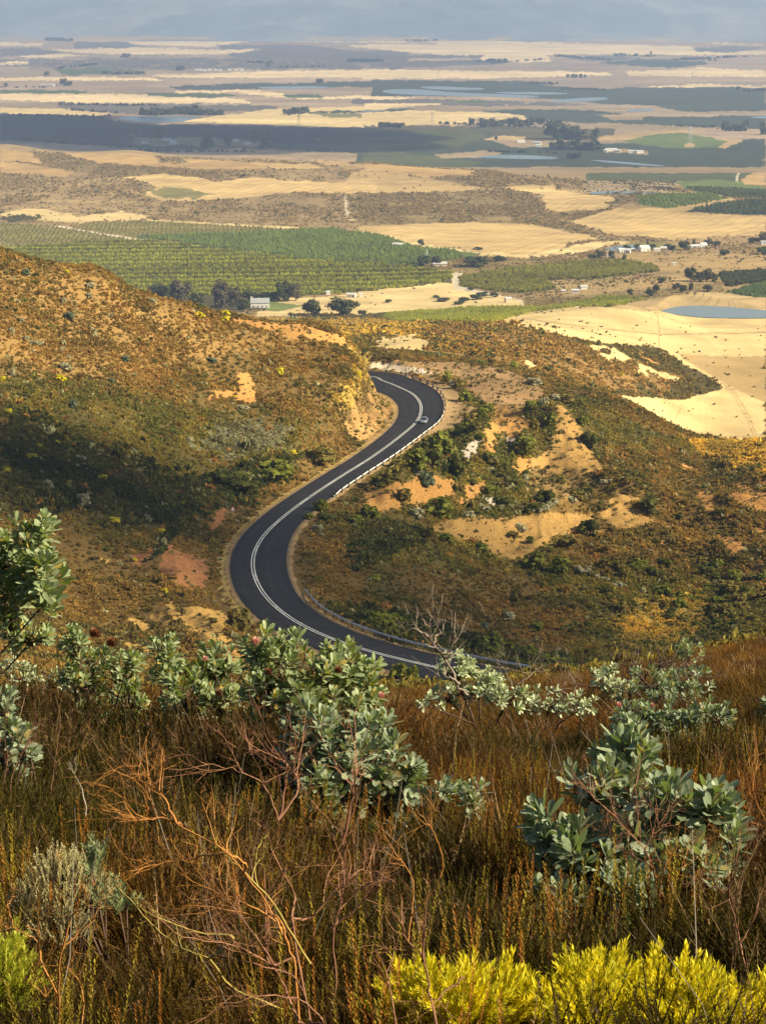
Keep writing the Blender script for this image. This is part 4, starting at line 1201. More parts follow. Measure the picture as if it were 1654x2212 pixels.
    for s in (-1, 1): m.tube([(1.0, s * .25, .985), (.72, s * .0, 1.13)], .012, 4)
    m.build('wiper', M_BLACK, root)
    return root
car = make_car()
ic, oc = station(915 * .46252, 914 * .46252)
car.location = pt(ic, -LINE_SHIFT[ic] + 2.15, 0.01)
sl = math.atan2(RD[ic + 3, 2] - RD[ic - 3, 2], 6.0)
car.rotation_euler = (0, -sl, math.atan2(RT[ic, 1], RT[ic, 0]))
tag(car, 'silver blue saloon car driving toward the camera on the upper bend', 'car')
# ------------------------------------------------------------------ haze and clouds
def haze():
    m = MB(); m.box(-15500, 15500, -60, 21500, -425, 860)
    mt, nt, out = new_mat('haze')
    v = nt.nodes.new('ShaderNodeVolumePrincipled')
    v.inputs['Color'].default_value = (.47, .63, 1.0, 1); v.inputs['Density'].default_value = HAZE_D; v.inputs['Anisotropy'].default_value = 0.0
    nt.links.new(v.outputs[0], out.inputs['Volume'])
    o = m.build('haze', mt); tag(o, None, None, None, 'stuff')
HAZE_D = 9.4e-5
haze()
def cloud_mat(clear):
    m, nt, out = new_mat('cloud')
    b = nt.nodes.new('ShaderNodeBsdfPrincipled'); b.inputs['Base Color'].default_value = (.85, .85, .86, 1); b.inputs['Roughness'].default_value = 1
    t = nt.nodes.new('ShaderNodeBsdfTransparent'); x = nt.nodes.new('ShaderNodeMixShader'); x.inputs[0].default_value = clear
    nt.links.new(b.outputs[0], x.inputs[1]); nt.links.new(t.outputs[0], x.inputs[2]); nt.links.new(x.outputs[0], out.inputs['Surface'])
    return m
def cloud(ground_px, H_, label, clear):
    """a heavy cumulus standing in the sun's path; ground_px: where its shade falls (pixels traced on the ground)"""
    hp = hits(ground_px)
    pts = []
    for (x, y, z) in hp:
        t = (H_ - z) / SUN_DIR.z
        pts.append((x + SUN_DIR.x * t, y + SUN_DIR.y * t))
    P_ = np.array(pts); c = P_.mean(0)
    size = max(np.ptp(P_[:, 0]), np.ptp(P_[:, 1]))
    # fill the outline with billows
    x0, y0 = P_.min(0); x1, y1 = P_.max(0)
    step = max(min(x1 - x0, y1 - y0) / 6.0, size / 22)
    m = MB(); bm = bmesh.new(); bmesh.ops.create_icosphere(bm, subdivisions=2, radius=1.0)
    sv = np.array([v.co[:] for v in bm.verts]); sf = np.array([[v.index for v in f.verts] for f in bm.faces]); bm.free()
    r_ = np.random.default_rng(int(abs(c[0])) % 1000)
    for gx in np.arange(x0, x1 + step, step):
        for gy in np.arange(y0, y1 + step, step):
            qx, qy = gx + r_.uniform(-.2, .2) * step, gy + r_.uniform(-.2, .2) * step
            if inpoly(P_, np.array([qx]), np.array([qy]))[0]:
                rr = step * r_.uniform(.85, 1.1)
                nz = 1 + .25 * (fbm(sv[:, 0] * 2 + gx, sv[:, 1] * 2 + gy, 4, 2) - .5)
                m.add(sv * nz[:, None] * [rr, rr, rr * .5] + [qx, qy, H_ + rr * .3], sf)
    if not m.v: return
    o = m.build('cloud', cloud_mat(clear), None, True); tag(o, label, 'cloud')
CLOUDS = [
 (DP([(-120,930),(0,905),(120,960),(300,1040),(400,1010),(500,1010),(560,1040),(520,1070),(450,1120),(420,1230),(300,1180),(100,1120),(-120,1130)]), 2300, 'small grey cumulus cloud drifting above the road pass', .48),
 (C(1, [(-400,497),(440,505),(860,545),(1654,560),(1900,560),(1900,640),(1654,665),(1000,650),(600,640),(-400,600)]), 1500, 'long grey bank of cumulus cloud above the far plain', .45),
 (DP([(630,1190),(800,1170),(1000,1190),(1250,1230),(1500,1290),(1800,1330),(1800,1430),(1200,1450),(900,1420),(720,1370),(640,1300)]), 2600, 'thin unseen cloud added to dim the slope inside the lower bend', .80),  # put in out of view so the slope inside the bend darkens
]
for g, hh, lb, cl in CLOUDS: cloud(g, hh, lb, cl)
# ------------------------------------------------------------------ ground cover of the hillsides and the valley
def leafcloud(n, rx, rz, size, seed, flat=0.0, up=0.35, droop=0.0, z0=None):
    """n small leaf faces spread through a half ellipsoid, clumped"""
    r = np.random.default_rng(seed)
    k = max(4, n // 9)
    cen = r.normal(size=(k, 3)); cen /= np.linalg.norm(cen, axis=1)[:, None]
    cen[:, 2] = np.abs(cen[:, 2]) if z0 is None else cen[:, 2]
    cen *= (r.uniform(.35, 1, k) ** .6)[:, None]
    ci = r.integers(0, k, n)
    p = cen[ci] + r.normal(size=(n, 3)) * .2
    p *= [rx, rx, rz]
    if z0 is not None: p[:, 2] += z0
    else: p[:, 2] = np.abs(p[:, 2]) + .02
    a = r.normal(size=(n, 3)); a[:, 2] = np.abs(a[:, 2]) * (1 + up * 3); a /= np.linalg.norm(a, axis=1)[:, None]
    b = np.cross(a, r.normal(size=(n, 3))); b /= np.linalg.norm(b, axis=1)[:, None]
    s = size * r.uniform(.6, 1.5, n)[:, None]
    v = np.stack([p - b * s * .5, p + b * s * .5, p + a * s + b * s * .12], 1).reshape(-1, 3)
    f = np.arange(3 * n).reshape(-1, 3)
    return v, f
M_SCRUB = leaf_mat('scrub_leaf', (.80, .80, .78), (1.22, 1.20, 1.1), .25, None, .8, .1, 3.0, True)
src_mid = [source('shrub_tuft', *leafcloud(70, .62, .62, .26, 100 + i), M_SCRUB) for i in range(4)]
src_mid += [source('grass_tuft', *leafcloud(60, .50, .42, .40, 200 + i, up=2.0), M_SCRUB) for i in range(3)]

def cname_at(X, Y, Z):
    return paint_split(X, Y, Z)
def is_col(c, names):
    m = np.zeros(len(c), bool)
    for n in names: m |= (np.abs(c - np.array(COLS[n])).sum(1) < 1e-4)
    return m
def vis_filter(X, Y, Z, tol=0.002):
    """keeps points that are not hidden behind a fold of the land"""
    u = X / Y; s = Z / Y
    keep = np.ones(len(X), bool)
    for fr in (.3, .42, .55, .66, .75, .83, .89, .94, .97):
        keep &= ground_z(X * fr, Y * fr) / (Y * fr) < s + tol
    return keep
def poly_uv(n, y0, y1, umax, rg, power=2.0):
    Y = (rg.uniform(y0 ** power, y1 ** power, n)) ** (1 / power)
    U = rg.uniform(-umax, umax, n)
    return U * (Y + 5), Y
rg = np.random.default_rng(11)
# ---- hillside scrub 55-640 m
X, Y = poly_uv(430000, 62, 640, .235, rg, 1.6)
Z = ground_z(X, Y)
C_ = cname_at(X, Y, Z)
dens = np.full(len(X), .75)
dens[is_col(C_, ['sand', 'sandy', 'sandor', 'white', 'red', 'orange'])] = .045
dens[is_col(C_, ['bare', 'pale', 'shoulder'])] = .05
dens[is_col(C_, ['sandd'])] = .25
dens[is_col(C_, ['dark'])] = 1
n1 = fbm(X / 9, Y / 14, 301, 4)
dens *= .35 + 1.3 * sstep(.3, .62, n1)
keep = rg.random(len(X)) < dens
_, ri, ro = road_near(X[keep], Y[keep])
e = np.abs(ro) - RD[ri, 3] / 2
kk = np.where(keep)[0]
inr = (Y[kk] > 190) & (Y[kk] < 600)
bad = inr & (e < 1.8) & (np.hypot(X[kk] - RD[ri, 0], Y[kk] - RD[ri, 1]) < 12)
verge = inr & (e < 4) & ~bad & (np.hypot(X[kk] - RD[ri, 0], Y[kk] - RD[ri, 1]) < 12)
cutf = inr & (e < 8) & (ro * CUTSIDE > 0) & (RS[ri] > CUT0) & (RS[ri] < CUT1) & (rg.random(len(kk)) < .75)
drop = bad | cutf | (verge & (rg.random(len(kk)) < .6))
kk = kk[~drop]
X, Y, Z, C_ = X[kk], Y[kk], Z[kk], C_[kk]
v = vis_filter(X, Y, Z)
X, Y, Z, C_ = X[v], Y[v], Z[v], C_[v]
def mid_tint(X, Y, C_):
    n = len(X)
    t = np.tile(np.array([.120, .082, .026]), (n, 1))
    def setc(names, a, b):
        m = is_col(C_, names)
        f = sstep(.35, .65, fbm(X[m] / 7, Y[m] / 10, 311, 4))[:, None]
        t[m] = np.array(a) * (1 - f) + np.array(b) * f
    setc(['brown'], (.180, .115, .028), (.100, .080, .021))
    setc(['goldor'], (.20, .125, .034), (.125, .088, .026))
    setc(['gold'], (.40, .27, .045), (.24, .17, .035))
    setc(['oliveb'], (.165, .128, .026), (.090, .086, .019))
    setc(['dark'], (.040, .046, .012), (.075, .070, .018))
    setc(['grey'], (.20, .19, .115), (.11, .10, .045))
    setc(['sand', 'sandy', 'sandor', 'sandd', 'red', 'orange', 'bare'], (.16, .13, .05), (.09, .08, .028))
    # single plants of another kind
    r = rg.random(n)
    n2 = fbm(X / 16, Y / 24, 321, 3)
    m = r < .025; t[m] = (.24, .23, .13)
    m = (r > .06) & (r < .06 + .14 * sstep(.45, .7, n2)); t[m] = (.060, .070, .016)
    m = (r > .95); t[m] *= 1.5
    m = (r > .925) & (r < .95); t[m] = (.24, .125, .035)
    t *= (.78 + .44 * fbm(X / 3.2, Y / 4.5, 331, 3))[:, None]
    t *= 1.9 * rg.uniform(.8, 1.22, n)[:, None]
    return t
T = mid_tint(X, Y, C_)
sc = rg.lognormal(0, .42, len(X)) * np.clip(.20 + Y / 1500, .24, .50)
sc = np.where(is_col(C_, ['dark']), sc * 1.5, sc)
sc3 = np.column_stack([sc, sc, sc * rg.uniform(.6, 1.25, len(X))])
scatter('fynbos_scrub', src_mid, np.column_stack([X, Y, Z - .03]), rg.uniform(0, 6.28, len(X)), sc3, T, rg.integers(0, 7, len(X)), 'low brown and olive scrub covering the slopes either side of the road', 'scrub')
print('mid scrub', len(X), time.time() - T0)

# ---- spur and valley scrub 640-3400 m
M_FARSCRUB = leaf_mat('far_scrub_leaf', (.75, .75, .75), (1.35, 1.3, 1.2), .15, None, .85, .05, .4, True)
src_far = [source('bush', *leafcloud(46, 1.0, 1.0, .55, 300 + i), M_FARSCRUB) for i in range(4)]
X, Y = poly_uv(190000, 660, 3350, .235, rg, 1.5)
X2_, Y2_ = poly_uv(60000, 650, 1000, .235, rg, 1.5); X = np.concatenate([X, X2_]); Y = np.concatenate([Y, Y2_])
Z = ground_z(X, Y); C_ = cname_at(X, Y, Z)
dens = np.zeros(len(X))
dens[is_col(C_, ['oliveb', 'gold', 'goldor'])] = 1.0
dens[is_col(C_, ['scrub', 'scrubd'])] = .8
dens[is_col(C_, ['scrubtan'])] = .5
dens[is_col(C_, ['scrubsand', 'tan'])] = .30
dens[is_col(C_, ['straw', 'strawp', 'strawd'])] = .012
n1 = np.where(Y < 1000, fbm(X / 14, Y / 20, 401, 3), fbm(X / 45, Y / 110, 401, 4))
dens *= .2 + 1.5 * sstep(.36, .60, n1)
keep = rg.random(len(X)) < dens
X, Y, Z, C_ = X[keep], Y[keep], Z[keep], C_[keep]
v = vis_filter(X, Y, Z, .004); X, Y, Z, C_ = X[v], Y[v], Z[v], C_[v]
T = np.tile(np.array([.105, .090, .030]), (len(X), 1))
m = is_col(C_, ['oliveb']); T[m] = (.175, .130, .030)
m = is_col(C_, ['gold']); T[m] = (.40, .27, .045)
m = is_col(C_, ['goldor']); T[m] = (.26, .165, .040)
m = is_col(C_, ['scrub', 'scrubtan']); T[m] = (.24, .170, .064)
m = rg.random(len(X)) < np.where(Y > 1000, .16, .22); T[m] = (.085, .090, .026)
T *= 1.5 * rg.uniform(.8, 1.2, len(X))[:, None]
sc = rg.lognormal(0, .38, len(X)) * np.where(Y > 1000, np.clip(.1 + Y / 2600, .5, 1.1), .62)
scatter('valley_scrub', src_far, np.column_stack([X, Y, Z - .1]), rg.uniform(0, 6.28, len(X)), np.column_stack([sc, sc, sc * .8]), T, rg.integers(0, 4, len(X)), 'loose dark bushes over the spur and the valley hills', 'scrub')
print('far scrub', len(X), time.time() - T0)

# ---- orchards: rows of leafy hedge
M_ORCH = leaf_mat('orchard_leaf', (.75, .75, .7), (1.3, 1.3, 1.1), .3, (1.1, 1.2, .7), .7, .15, .3, True)
def hedge_piece(seed):
    v, f = leafcloud(170, 1.0, 1.0, .42, seed, up=.0)
    v = v * [1.9, .95, 2.1]
    return v, f
src_or = [source('orchard_tree', *hedge_piece(400 + i), M_ORCH) for i in range(3)]
def orchard(k, pts, ang, row, tint, label, step=3.4, h=1.0, jit=.3, name='orchard_rows', skip=0):
    poly = C(k, pts)
    hp = [hit_min(x, y, 660) for x, y in poly]
    G = np.array([(a, b) for a, b, c in hp]); c0 = G.mean(0)
    ca, sa = math.cos(ang), math.sin(ang)
    R = np.array([[ca, sa], [-sa, ca]])
    L = (G - c0) @ R.T
    gx = np.arange(L[:, 0].min(), L[:, 0].max(), step); gy = np.arange(L[:, 1].min(), L[:, 1].max(), row)
    A_, B_ = np.meshgrid(gx, gy); A_ = A_.ravel() + rg.uniform(-jit, jit, A_.size) * step; B_ = B_.ravel() + rg.uniform(-.12, .12, B_.size) * row
    m = inpoly(L, A_, B_)
    if skip: m &= (np.round((B_ - L[:, 1].min()) / row).astype(int) % skip) != 0
    W_ = np.column_stack([A_[m], B_[m]]) @ R + c0
    X, Y = W_[:, 0], W_[:, 1]
    ok = (np.abs(X) < .24 * Y) & (rg.random(len(X)) < .96)
    X, Y = X[ok], Y[ok]; Z = ground_z(X, Y)
    T = 1.35 * np.array(tint)[None] * (.75 + .5 * fbm(X / 40, Y / 40, 501, 3))[:, None] * rg.uniform(.85, 1.2, len(X))[:, None]
    if skip:
        bb = ((X - c0[0]) * -sa + (Y - c0[1]) * ca - L[:, 1].min()) / 34.0
        T *= (.50 + .95 * np.abs((bb % 1) - .5) * 2)[:, None]
    s = rg.uniform(.85, 1.15, len(X)) * h
    scatter(name, src_or, np.column_stack([X, Y, Z]), np.full(len(X), ang) + rg.uniform(-.2, .2, len(X)), np.column_stack([s, s, s * rg.uniform(.85, 1.15, len(X))]), T, rg.integers(0, 3, len(X)), label, 'orchard')
    return len(X)
n = 0
O1 = (.25, .245, .028); O2 = (.145, .18, .045)
n += orchard(3, [(0,388),(300,364),(640,352),(1330,437),(1720,458),(1960,492),(1945,525),(1720,560),(1654,566),(1300,592),(1210,606),(1000,590),(640,585),(300,470),(60,420)], .10, 7.4, O1, 'green orchard in long level rows across the middle of the valley', skip=4)
n += orchard(3, [(600,333),(960,322),(1430,301),(1500,312),(1654,332),(1790,382),(1960,396),(2010,428),(1850,452),(1654,452),(1330,433),(900,377),(700,349)], 1.0, 7.0, O2, 'bluish green orchard planted behind the level-rowed one', 4.2, 1.1)
n += orchard(4, [(330,512),(560,472),(880,442),(1060,440),(1180,465),(1190,485),(900,518),(700,523),(752,558),(580,580),(340,550)], .15, 6.5, (.22, .20, .034), 'orchard block shaped like a hook beside the farm track')
n += orchard(4, [(20,668),(400,642),(680,642),(950,592),(1125,602),(985,638),(860,634),(640,662),(500,700),(400,712),(120,706),(0,690)], .3, 6.0, (.26, .26, .04), 'strip of low green vines below the stubble ridge', 3.2, .7, name='vine_rows')
n += orchard(4, [(1452,497),(1700,478),(1700,530),(1480,552)], .1, 7, (.075, .08, .03), 'dark orchard strip at the right of the valley', 3.4, 1.1)
n += orchard(4, [(1484,577),(1700,525),(1700,605),(1600,596)], .6, 5, (.10, .14, .055), 'blue-green vine block above the dam bank', 3.0, .8, name='vine_rows')
n += orchard(3, [(0,279),(230,289),(600,350),(300,361),(0,385)], .1, 9, (.24, .20, .055), 'young olive-green vines left of the pale farm road', 5, .55, name='vine_rows')
n += orchard(3, [(290,287),(420,276),(640,269),(1100,291),(1270,304),(960,320),(640,326),(590,345),(440,317)], .1, 9, (.25, .20, .06), 'young olive-green vines behind the pale farm road', 5, .5, name='vine_rows')
n += orchard(4, [(1095,162),(1200,152),(1400,150),(1485,170),(1400,193),(1230,214),(1105,196)], .4, 11, (.14, .17, .035), 'bright green orchard block beside the small dam', 6, 1.1)
n += orchard(4, [(1315,228),(1500,184),(1700,175),(1700,242),(1400,233)], .4, 12, (.07, .09, .03), 'dark green orchard block at the right edge', 7, 1.3)
n += orchard(4, [(1300,124),(1400,126),(1700,138),(1700,172),(1500,165),(1400,148)], .4, 12, (.08, .10, .03), 'dark green orchard block behind the bright one', 7, 1.3)
print('orchards', n, time.time() - T0)
# ------------------------------------------------------------------ the near slope: heath, protea bushes, dry shrubs
M_HEATH = leaf_mat('heath_leaf', (.55, .52, .5), (1.5, 1.35, 1.1), .3, (1.3, 1.0, .5), .75, .12, 6.0, True)
def heath_tuft(seed, n, h, rad_, leafy, lean=.25, wid=.0035):
    r = np.random.default_rng(seed)
    V_, F_ = [], []; k = 0
    for i in range(n):
        a = r.uniform(0, 6.28); rr = rad_ * math.sqrt(r.random())
        b = np.array([rr * math.cos(a), rr * math.sin(a), 0])
        hh = h * r.uniform(.45, 1.1) * (1 - .35 * (rr / rad_) ** 2)
        d = np.array([math.cos(a) * lean * rr / rad_ + r.normal(0, .12), math.sin(a) * lean * rr / rad_ + r.normal(0, .12), 1.0])
        bend = r.normal(0, .10, 3); bend[2] = 0
        th = r.uniform(0, 3.14); w = np.array([math.cos(th), math.sin(th), 0]) * wid * r.uniform(.8, 1.6)
        ts = [0, .5, 1.0]
        P_ = [b + d * hh * t + bend * hh * t * t * 2 for t in ts]
        V_ += [P_[0] - w, P_[0] + w, P_[1] - w * .8, P_[1] + w * .8, P_[2]]
        F_ += [(k, k + 1, k + 3), (k, k + 3, k + 2), (k + 2, k + 3, k + 4)]; k += 5
        m = r.poisson(leafy)
        for j in range(m):
            t = r.uniform(.25, 1.0); p = b + d * hh * t + bend * hh * t * t * 2
            q = r.normal(size=3); q[2] = abs(q[2]) + .9; q /= np.linalg.norm(q)
            L = r.uniform(.010, .022); s = np.cross(q, r.normal(size=3)); s /= np.linalg.norm(s)
            V_ += [p - s * .0022, p + s * .0022, p + q * L]
            F_.append((k, k + 1, k + 2)); k += 3
    return np.array(V_), np.array(F_)
src_near = [source('heath_tuft', *heath_tuft(500 + i, 30, .46, .16, 30, .35, .0045), M_HEATH) for i in range(4)]
src_near += [source('grass_tuft', *heath_tuft(520 + i, 44, .48, .12, 2, .5, .003), M_HEATH) for i in range(3)]
src_near += [source('twig_tuft', *heath_tuft(540 + i, 14, .48, .18, 34, .8, .0035), M_HEATH) for i in range(2)]
def near_pts(n, y0, y1, pw):
    X, Y = poly_uv(int(n * 1.1), y0, y1, .26, rg, pw)
    return X, Y
Xa, Ya = near_pts(13500, 3.6, 20, 1.75)
Xb, Yb = near_pts(15000, 20, 100, 1.35)
X = np.concatenate([Xa, Xb]); Y = np.concatenate([Ya, Yb])
kp = (fbm(X / .55, Y / .8, 641, 2) > .40) | (rg.random(len(X)) < .25) | (Y > 40)
X, Y = X[kp], Y[kp]; Z = ground_z(X, Y)
n1 = fbm(X / 1.3, Y / 1.8, 601, 3); n2 = fbm(X / 2.6, Y / 4.0, 611, 3); n3 = fbm(X / .8, Y / 1.2, 621, 2)
rust = np.array([.245, .112, .024]); olive = np.array([.150, .135, .024]); gold = np.array([.36, .20, .042]); dk = np.array([.085, .060, .018]); dry = np.array([.34, .25, .15])
f = sstep(.36, .62, n2)[:, None]; T = rust * (1 - f) + olive * f
f = sstep(.55, .75, n1)[:, None]; T = T * (1 - f) + gold * f
f = sstep(.6, .8, n3)[:, None] * .8; T = T * (1 - f) + dk * f
# the far shoulder of this slope is redder and drier
f = (sstep(26, 60, Y) * .75)[:, None]; T = T * (1 - f) + (np.array([.38, .205, .040]) * (.7 + .7 * n1[:, None])) * f
r_ = rg.random(len(X)); T[r_ < .10] = dry; T[(r_ > .10) & (r_ < .15)] = (.62, .46, .30)
T *= rg.lognormal(0, .38, len(X))[:, None] * np.where(Y < 22, .31, .44)[:, None] * (.55 + .9 * fbm(X / .5, Y / .7, 631, 2))[:, None]
sc = rg.uniform(.55, 1.25, len(X)) * (.55 + .9 * n3) * np.where(Y < 6.5, .8, 1)
sc *= 1 + .75 * sstep(10, 16, Y) * (1 - sstep(-.03, .04, X / Y)) * (1 - sstep(22, 30, Y)) - .35 * sstep(26, 45, Y)
for (qx, qy, qr) in ((.95, 8.6, .55), (1.35, 8.5, .5), (.62, 8.8, .5), (-.30, 12.3, .6), (.05, 12.2, .5), (-1.30, 7.6, .35), (-1.45, 7.9, .4), (1.9, 8.6, .3), (2.9, 18.6, .6), (3.5, 18.4, .5), (1.15, 8.0, .4), (.95, 7.9, .3), (.25, 5.6, .35), (.6, 5.8, .4), (.9, 5.9, .4), (1.2, 5.8, .4)):
    near_ = np.hypot(X - qx, Y - qy) < qr
    sc = np.where(near_, sc * .42, sc)
pick = np.where(rg.random(len(X)) < .55, rg.integers(0, 4, len(X)), np.where(rg.random(len(X)) < .75, rg.integers(4, 7, len(X)), rg.integers(7, 9, len(X))))
wide = np.where(Y > 20, 1.7, 1.1)
scatter('heath', src_near, np.column_stack([X, Y, Z - .02]), rg.uniform(0, 6.28, len(X)), np.column_stack([sc * wide, sc * wide, sc]), T, pick, 'rust and olive heath shoots covering the near slope', 'heath', tilt=rg.normal(0, .10, (len(X), 2)))
print('heath', len(X), time.time() - T0)

def at(px, py, Y):
    u, s = ray(px, py)
    return np.array([float(u) * Y, Y, float(s) * Y])

# --- protea bushes
M_PROT = leaf_mat('protea_leaf', (.17, .22, .105), (.38, .43, .24), .3, (1.2, 1.3, .30), .5, .35, 9.0, old=(.07, (.40, .30, .08)))
M_PROTB = leaf_mat('protea_leaf_blue', (.15, .20, .125), (.34, .39, .26), .26, (1.2, 1.3, .35), .5, .35, 9.0, old=(.04, (.36, .30, .12)))
M_PROTP = leaf_mat('protea_leaf_pale', (.34, .40, .25), (.50, .55, .36), .22, (1.1, 1.15, .5), .55, .3, 5.0)
M_STEM = simple('woody_stem', (.10, .062, .045), .85, .15, var=.35, scale=14)
M_PINKST = simple('young_stem', (.42, .22, .20), .7, .2, var=.2, scale=20)
M_HEAD = leaf_mat('dry_flower_head', (.10, .035, .018), (.22, .09, .04), .1, None, .8, .1, 20)
M_PINK = leaf_mat('pink_flower_head', (.55, .20, .16), (.75, .45, .36), .2, None, .7, .2, 20)
# one leaf: obovate, folded along the midrib, slightly curled
_LT = [(0, .10), (.18, .30), (.45, .78), (.72, 1.0), (.90, .72), (1.0, .06)]
def leaf_strip():
    v = []
    for t, w in _LT:
        v += [(-w * .5, t, .10 * w), (0, t, 0), (w * .5, t, .10 * w)]
    f = []
    for i in range(len(_LT) - 1):
        a = i * 3
        f += [(a, a + 1, a + 4, a + 3), (a + 1, a + 2, a + 5, a + 4)]
    return np.array(v), np.array(f)
LV, LF = leaf_strip()
def protea(name, label, base, lobes, Lf, ntip, mat, seed, group=None, nleaf=(13, 19), heads=(), aspect=.36, stem_r=.014, up=.55, density_in=.25):
    """base: foot on the ground; lobes: list of (centre, radius xyz, share); rosettes of leaves sit at the branch tips"""
    r = np.random.default_rng(seed)
    base = np.array(base, float)
    root = empty(name, base); tag(root, label, 'protea bush', group)
    V_, F_ = [], []; k = 0
    st = MB()
    if base[1] > 12.2 and base[1] < 24 and seed != 11:
        ex = []
        for (c, R, sh) in lobes:
            c = np.array(c, float); d_ = c[2] - R[2] - base[2]
            if d_ > .45:
                ex.append((c - [0, -.12, R[2] + d_ * .28], (R[0] * .95, R[1], max(R[2] * .7, d_ * .38)), sh * .7))
        ntip = int(1.2 * ntip * (1 + .7 * len(ex) / len(lobes))); lobes = list(lobes) + ex
    tot = sum(l[2] for l in lobes)
    for (c, R, sh) in lobes:
        c = np.array(c, float) - base; R = np.array(R, float)
        n = int(round(ntip * sh / tot))
        hub = c * [1, 1, 1] - np.array([0, 0, R[2] * .75])
        hub = np.maximum(hub, [-9, -9, .05])
        st.tube([np.zeros(3), hub * .5 + r.normal(0, .04, 3), hub], [stem_r * 1.2, stem_r * 1.0, stem_r * .9], 6)
        for i in range(n):
            d = r.normal(size=3); d[2] = d[2] * .9 + .25; d[1] -= .15; d /= np.linalg.norm(d)
            rho = 1.0 if r.random() > density_in else r.uniform(.45, .9)
            tip = c + d * R * rho * r.uniform(.88, 1.12)
            if tip[2] < .05: tip[2] = .05 + abs(r.normal(0, .05))
            ax = d * (1 - up) + np.array([0, 0, up]) + r.normal(0, .15, 3); ax /= np.linalg.norm(ax)
            mid = hub + (tip - hub) * .55 + np.array([0, 0, -.04]) + r.normal(0, .03, 3)
            if r.random() < .8:
                st.tube([hub + r.normal(0, .02, 3), mid, tip - ax * Lf * .4], [stem_r * .8, stem_r * .55, stem_r * .4], 4)
            st.tube([tip - ax * Lf * 1.1, tip + ax * Lf * .3], [stem_r * .42, stem_r * .3], 4)
            m = r.integers(*nleaf); sizeR = r.uniform(.8, 1.2)
            e1 = np.cross(ax, [0.3, .1, 1.]); e1 /= np.linalg.norm(e1); e2 = np.cross(ax, e1)
            ph0 = r.uniform(0, 6.28)
            for j in range(m):
                t = j / max(m - 1, 1)              # 0 = top
                ph = ph0 + j * 2.4
                rad_ = math.cos(ph) * e1 + math.sin(ph) * e2
                open_ = .32 + .95 * t + r.normal(0, .12)
                ld = ax * math.cos(open_) + rad_ * math.sin(open_)
                ld = ld + np.array([0, 0, -.10 * t]); ld /= np.linalg.norm(ld)
                org = tip + ax * Lf * (.30 - 1.15 * t)
                L = 1.1 * Lf * sizeR * r.uniform(.75, 1.15) * (.62 + .5 * min(1, t * 2.2))
                up_ = ax - ld * (ax @ ld); up_ /= np.linalg.norm(up_) + 1e-9
                sd = np.cross(ld, up_)
                sd = sd + up_ * r.normal(0, .25); sd /= np.linalg.norm(sd); up2 = np.cross(sd, ld)
                curl = r.normal(-.02, .10)
                v = LV[:, :1] * aspect * L * sd + LV[:, 1:2] * L * ld + (LV[:, 2:3] * aspect * L + curl * L * (LV[:, 1:2] ** 2)) * up2 + org
                V_.append(v); F_.append(LF + k); k += len(LV)
    fo = mesh_np('foliage', np.vstack(V_), np.vstack(F_), mat, root, True)
    st.build('stem', M_STEM, root, True)
    for (p, rr, kind) in heads:
        p = np.array(p) - base
        n = 70
        h = MB()
        for j in range(n):
            a = j * 2.4; z = 1 - 1.5 * j / n; q = math.sqrt(max(0, 1 - z * z * .8))
            d = np.array([math.cos(a) * q, math.sin(a) * q, z]); d /= np.linalg.norm(d)
            s = np.cross(d, [0, 0.1, 1]); s /= np.linalg.norm(s) + 1e-9; nrm = np.cross(s, d)
            o_ = p + d * rr * .45
            tip = o_ + (d * .6 + np.array([0, 0, .5])) * rr * .7
            h.add([o_ - s * rr * .16, o_ + s * rr * .16, tip + s * rr * .07, tip - s * rr * .07], [(0, 1, 2, 3)])
        h.build('flower_head', M_HEAD if kind == 'dry' else M_PINK, root)
    return root
def lobe(px, py, Y, rx, ry, share=1.0, depth=1.0):
    """lobe centre and radii given as picture sizes at distance Y"""
    m = Y / F
    c = at(px, py, Y)
    return (c, (rx * m, max(rx, ry) * m * .85 * depth, ry * m), share)
def foot(px, Y):
    u, _ = ray(px, 700); x = float(u) * Y
    return (x, Y, gz(x, Y) - .05)
def hd(px, py, Y, r_, k): return (at(px, py, Y), r_ * Y / F, k)
PR = 'protea_bush'
protea(PR, 'tall protea bush leaning in from the left edge above the hillside', foot(-150, 14.5), [lobe(22, 545, 14.5, 34, 34, 1.3), lobe(48, 578, 14.2, 24, 30, 1), lobe(8, 600, 14.5, 34, 34, 1.1), lobe(30, 632, 14.5, 20, 16, .5), lobe(-18, 570, 14.5, 40, 60, 1)], .098, 125, M_PROT, 11, stem_r=.008)
protea(PR, 'grey-green protea bush carrying two brown dry cones on top', foot(100, 18), [lobe(84, 672, 18, 20, 22, 1), lobe(118, 668, 18.2, 22, 24, 1), lobe(76, 645, 18, 14, 14, .5), lobe(128, 700, 17.8, 14, 20, .6)], .085, 56, M_PROT, 12, heads=(hd(95, 636, 17.7, 8, 'dry'), hd(112, 645, 17.6, 8, 'dry')))
protea(PR, 'protea bush with a dark leggy middle in front of the yellow sand gullies', foot(195, 17), [lobe(165, 655, 17, 14, 22, .7), lobe(185, 690, 16.8, 28, 22, 1.2), lobe(215, 665, 17.2, 22, 20, 1), lobe(222, 700, 16.6, 22, 18, .9), lobe(196, 668, 17.3, 22, 14, .6)], .092, 66, M_PROT, 13, heads=(hd(219, 695, 16.2, 6, 'dry'), hd(205, 660, 16.8, 4, 'pink')))
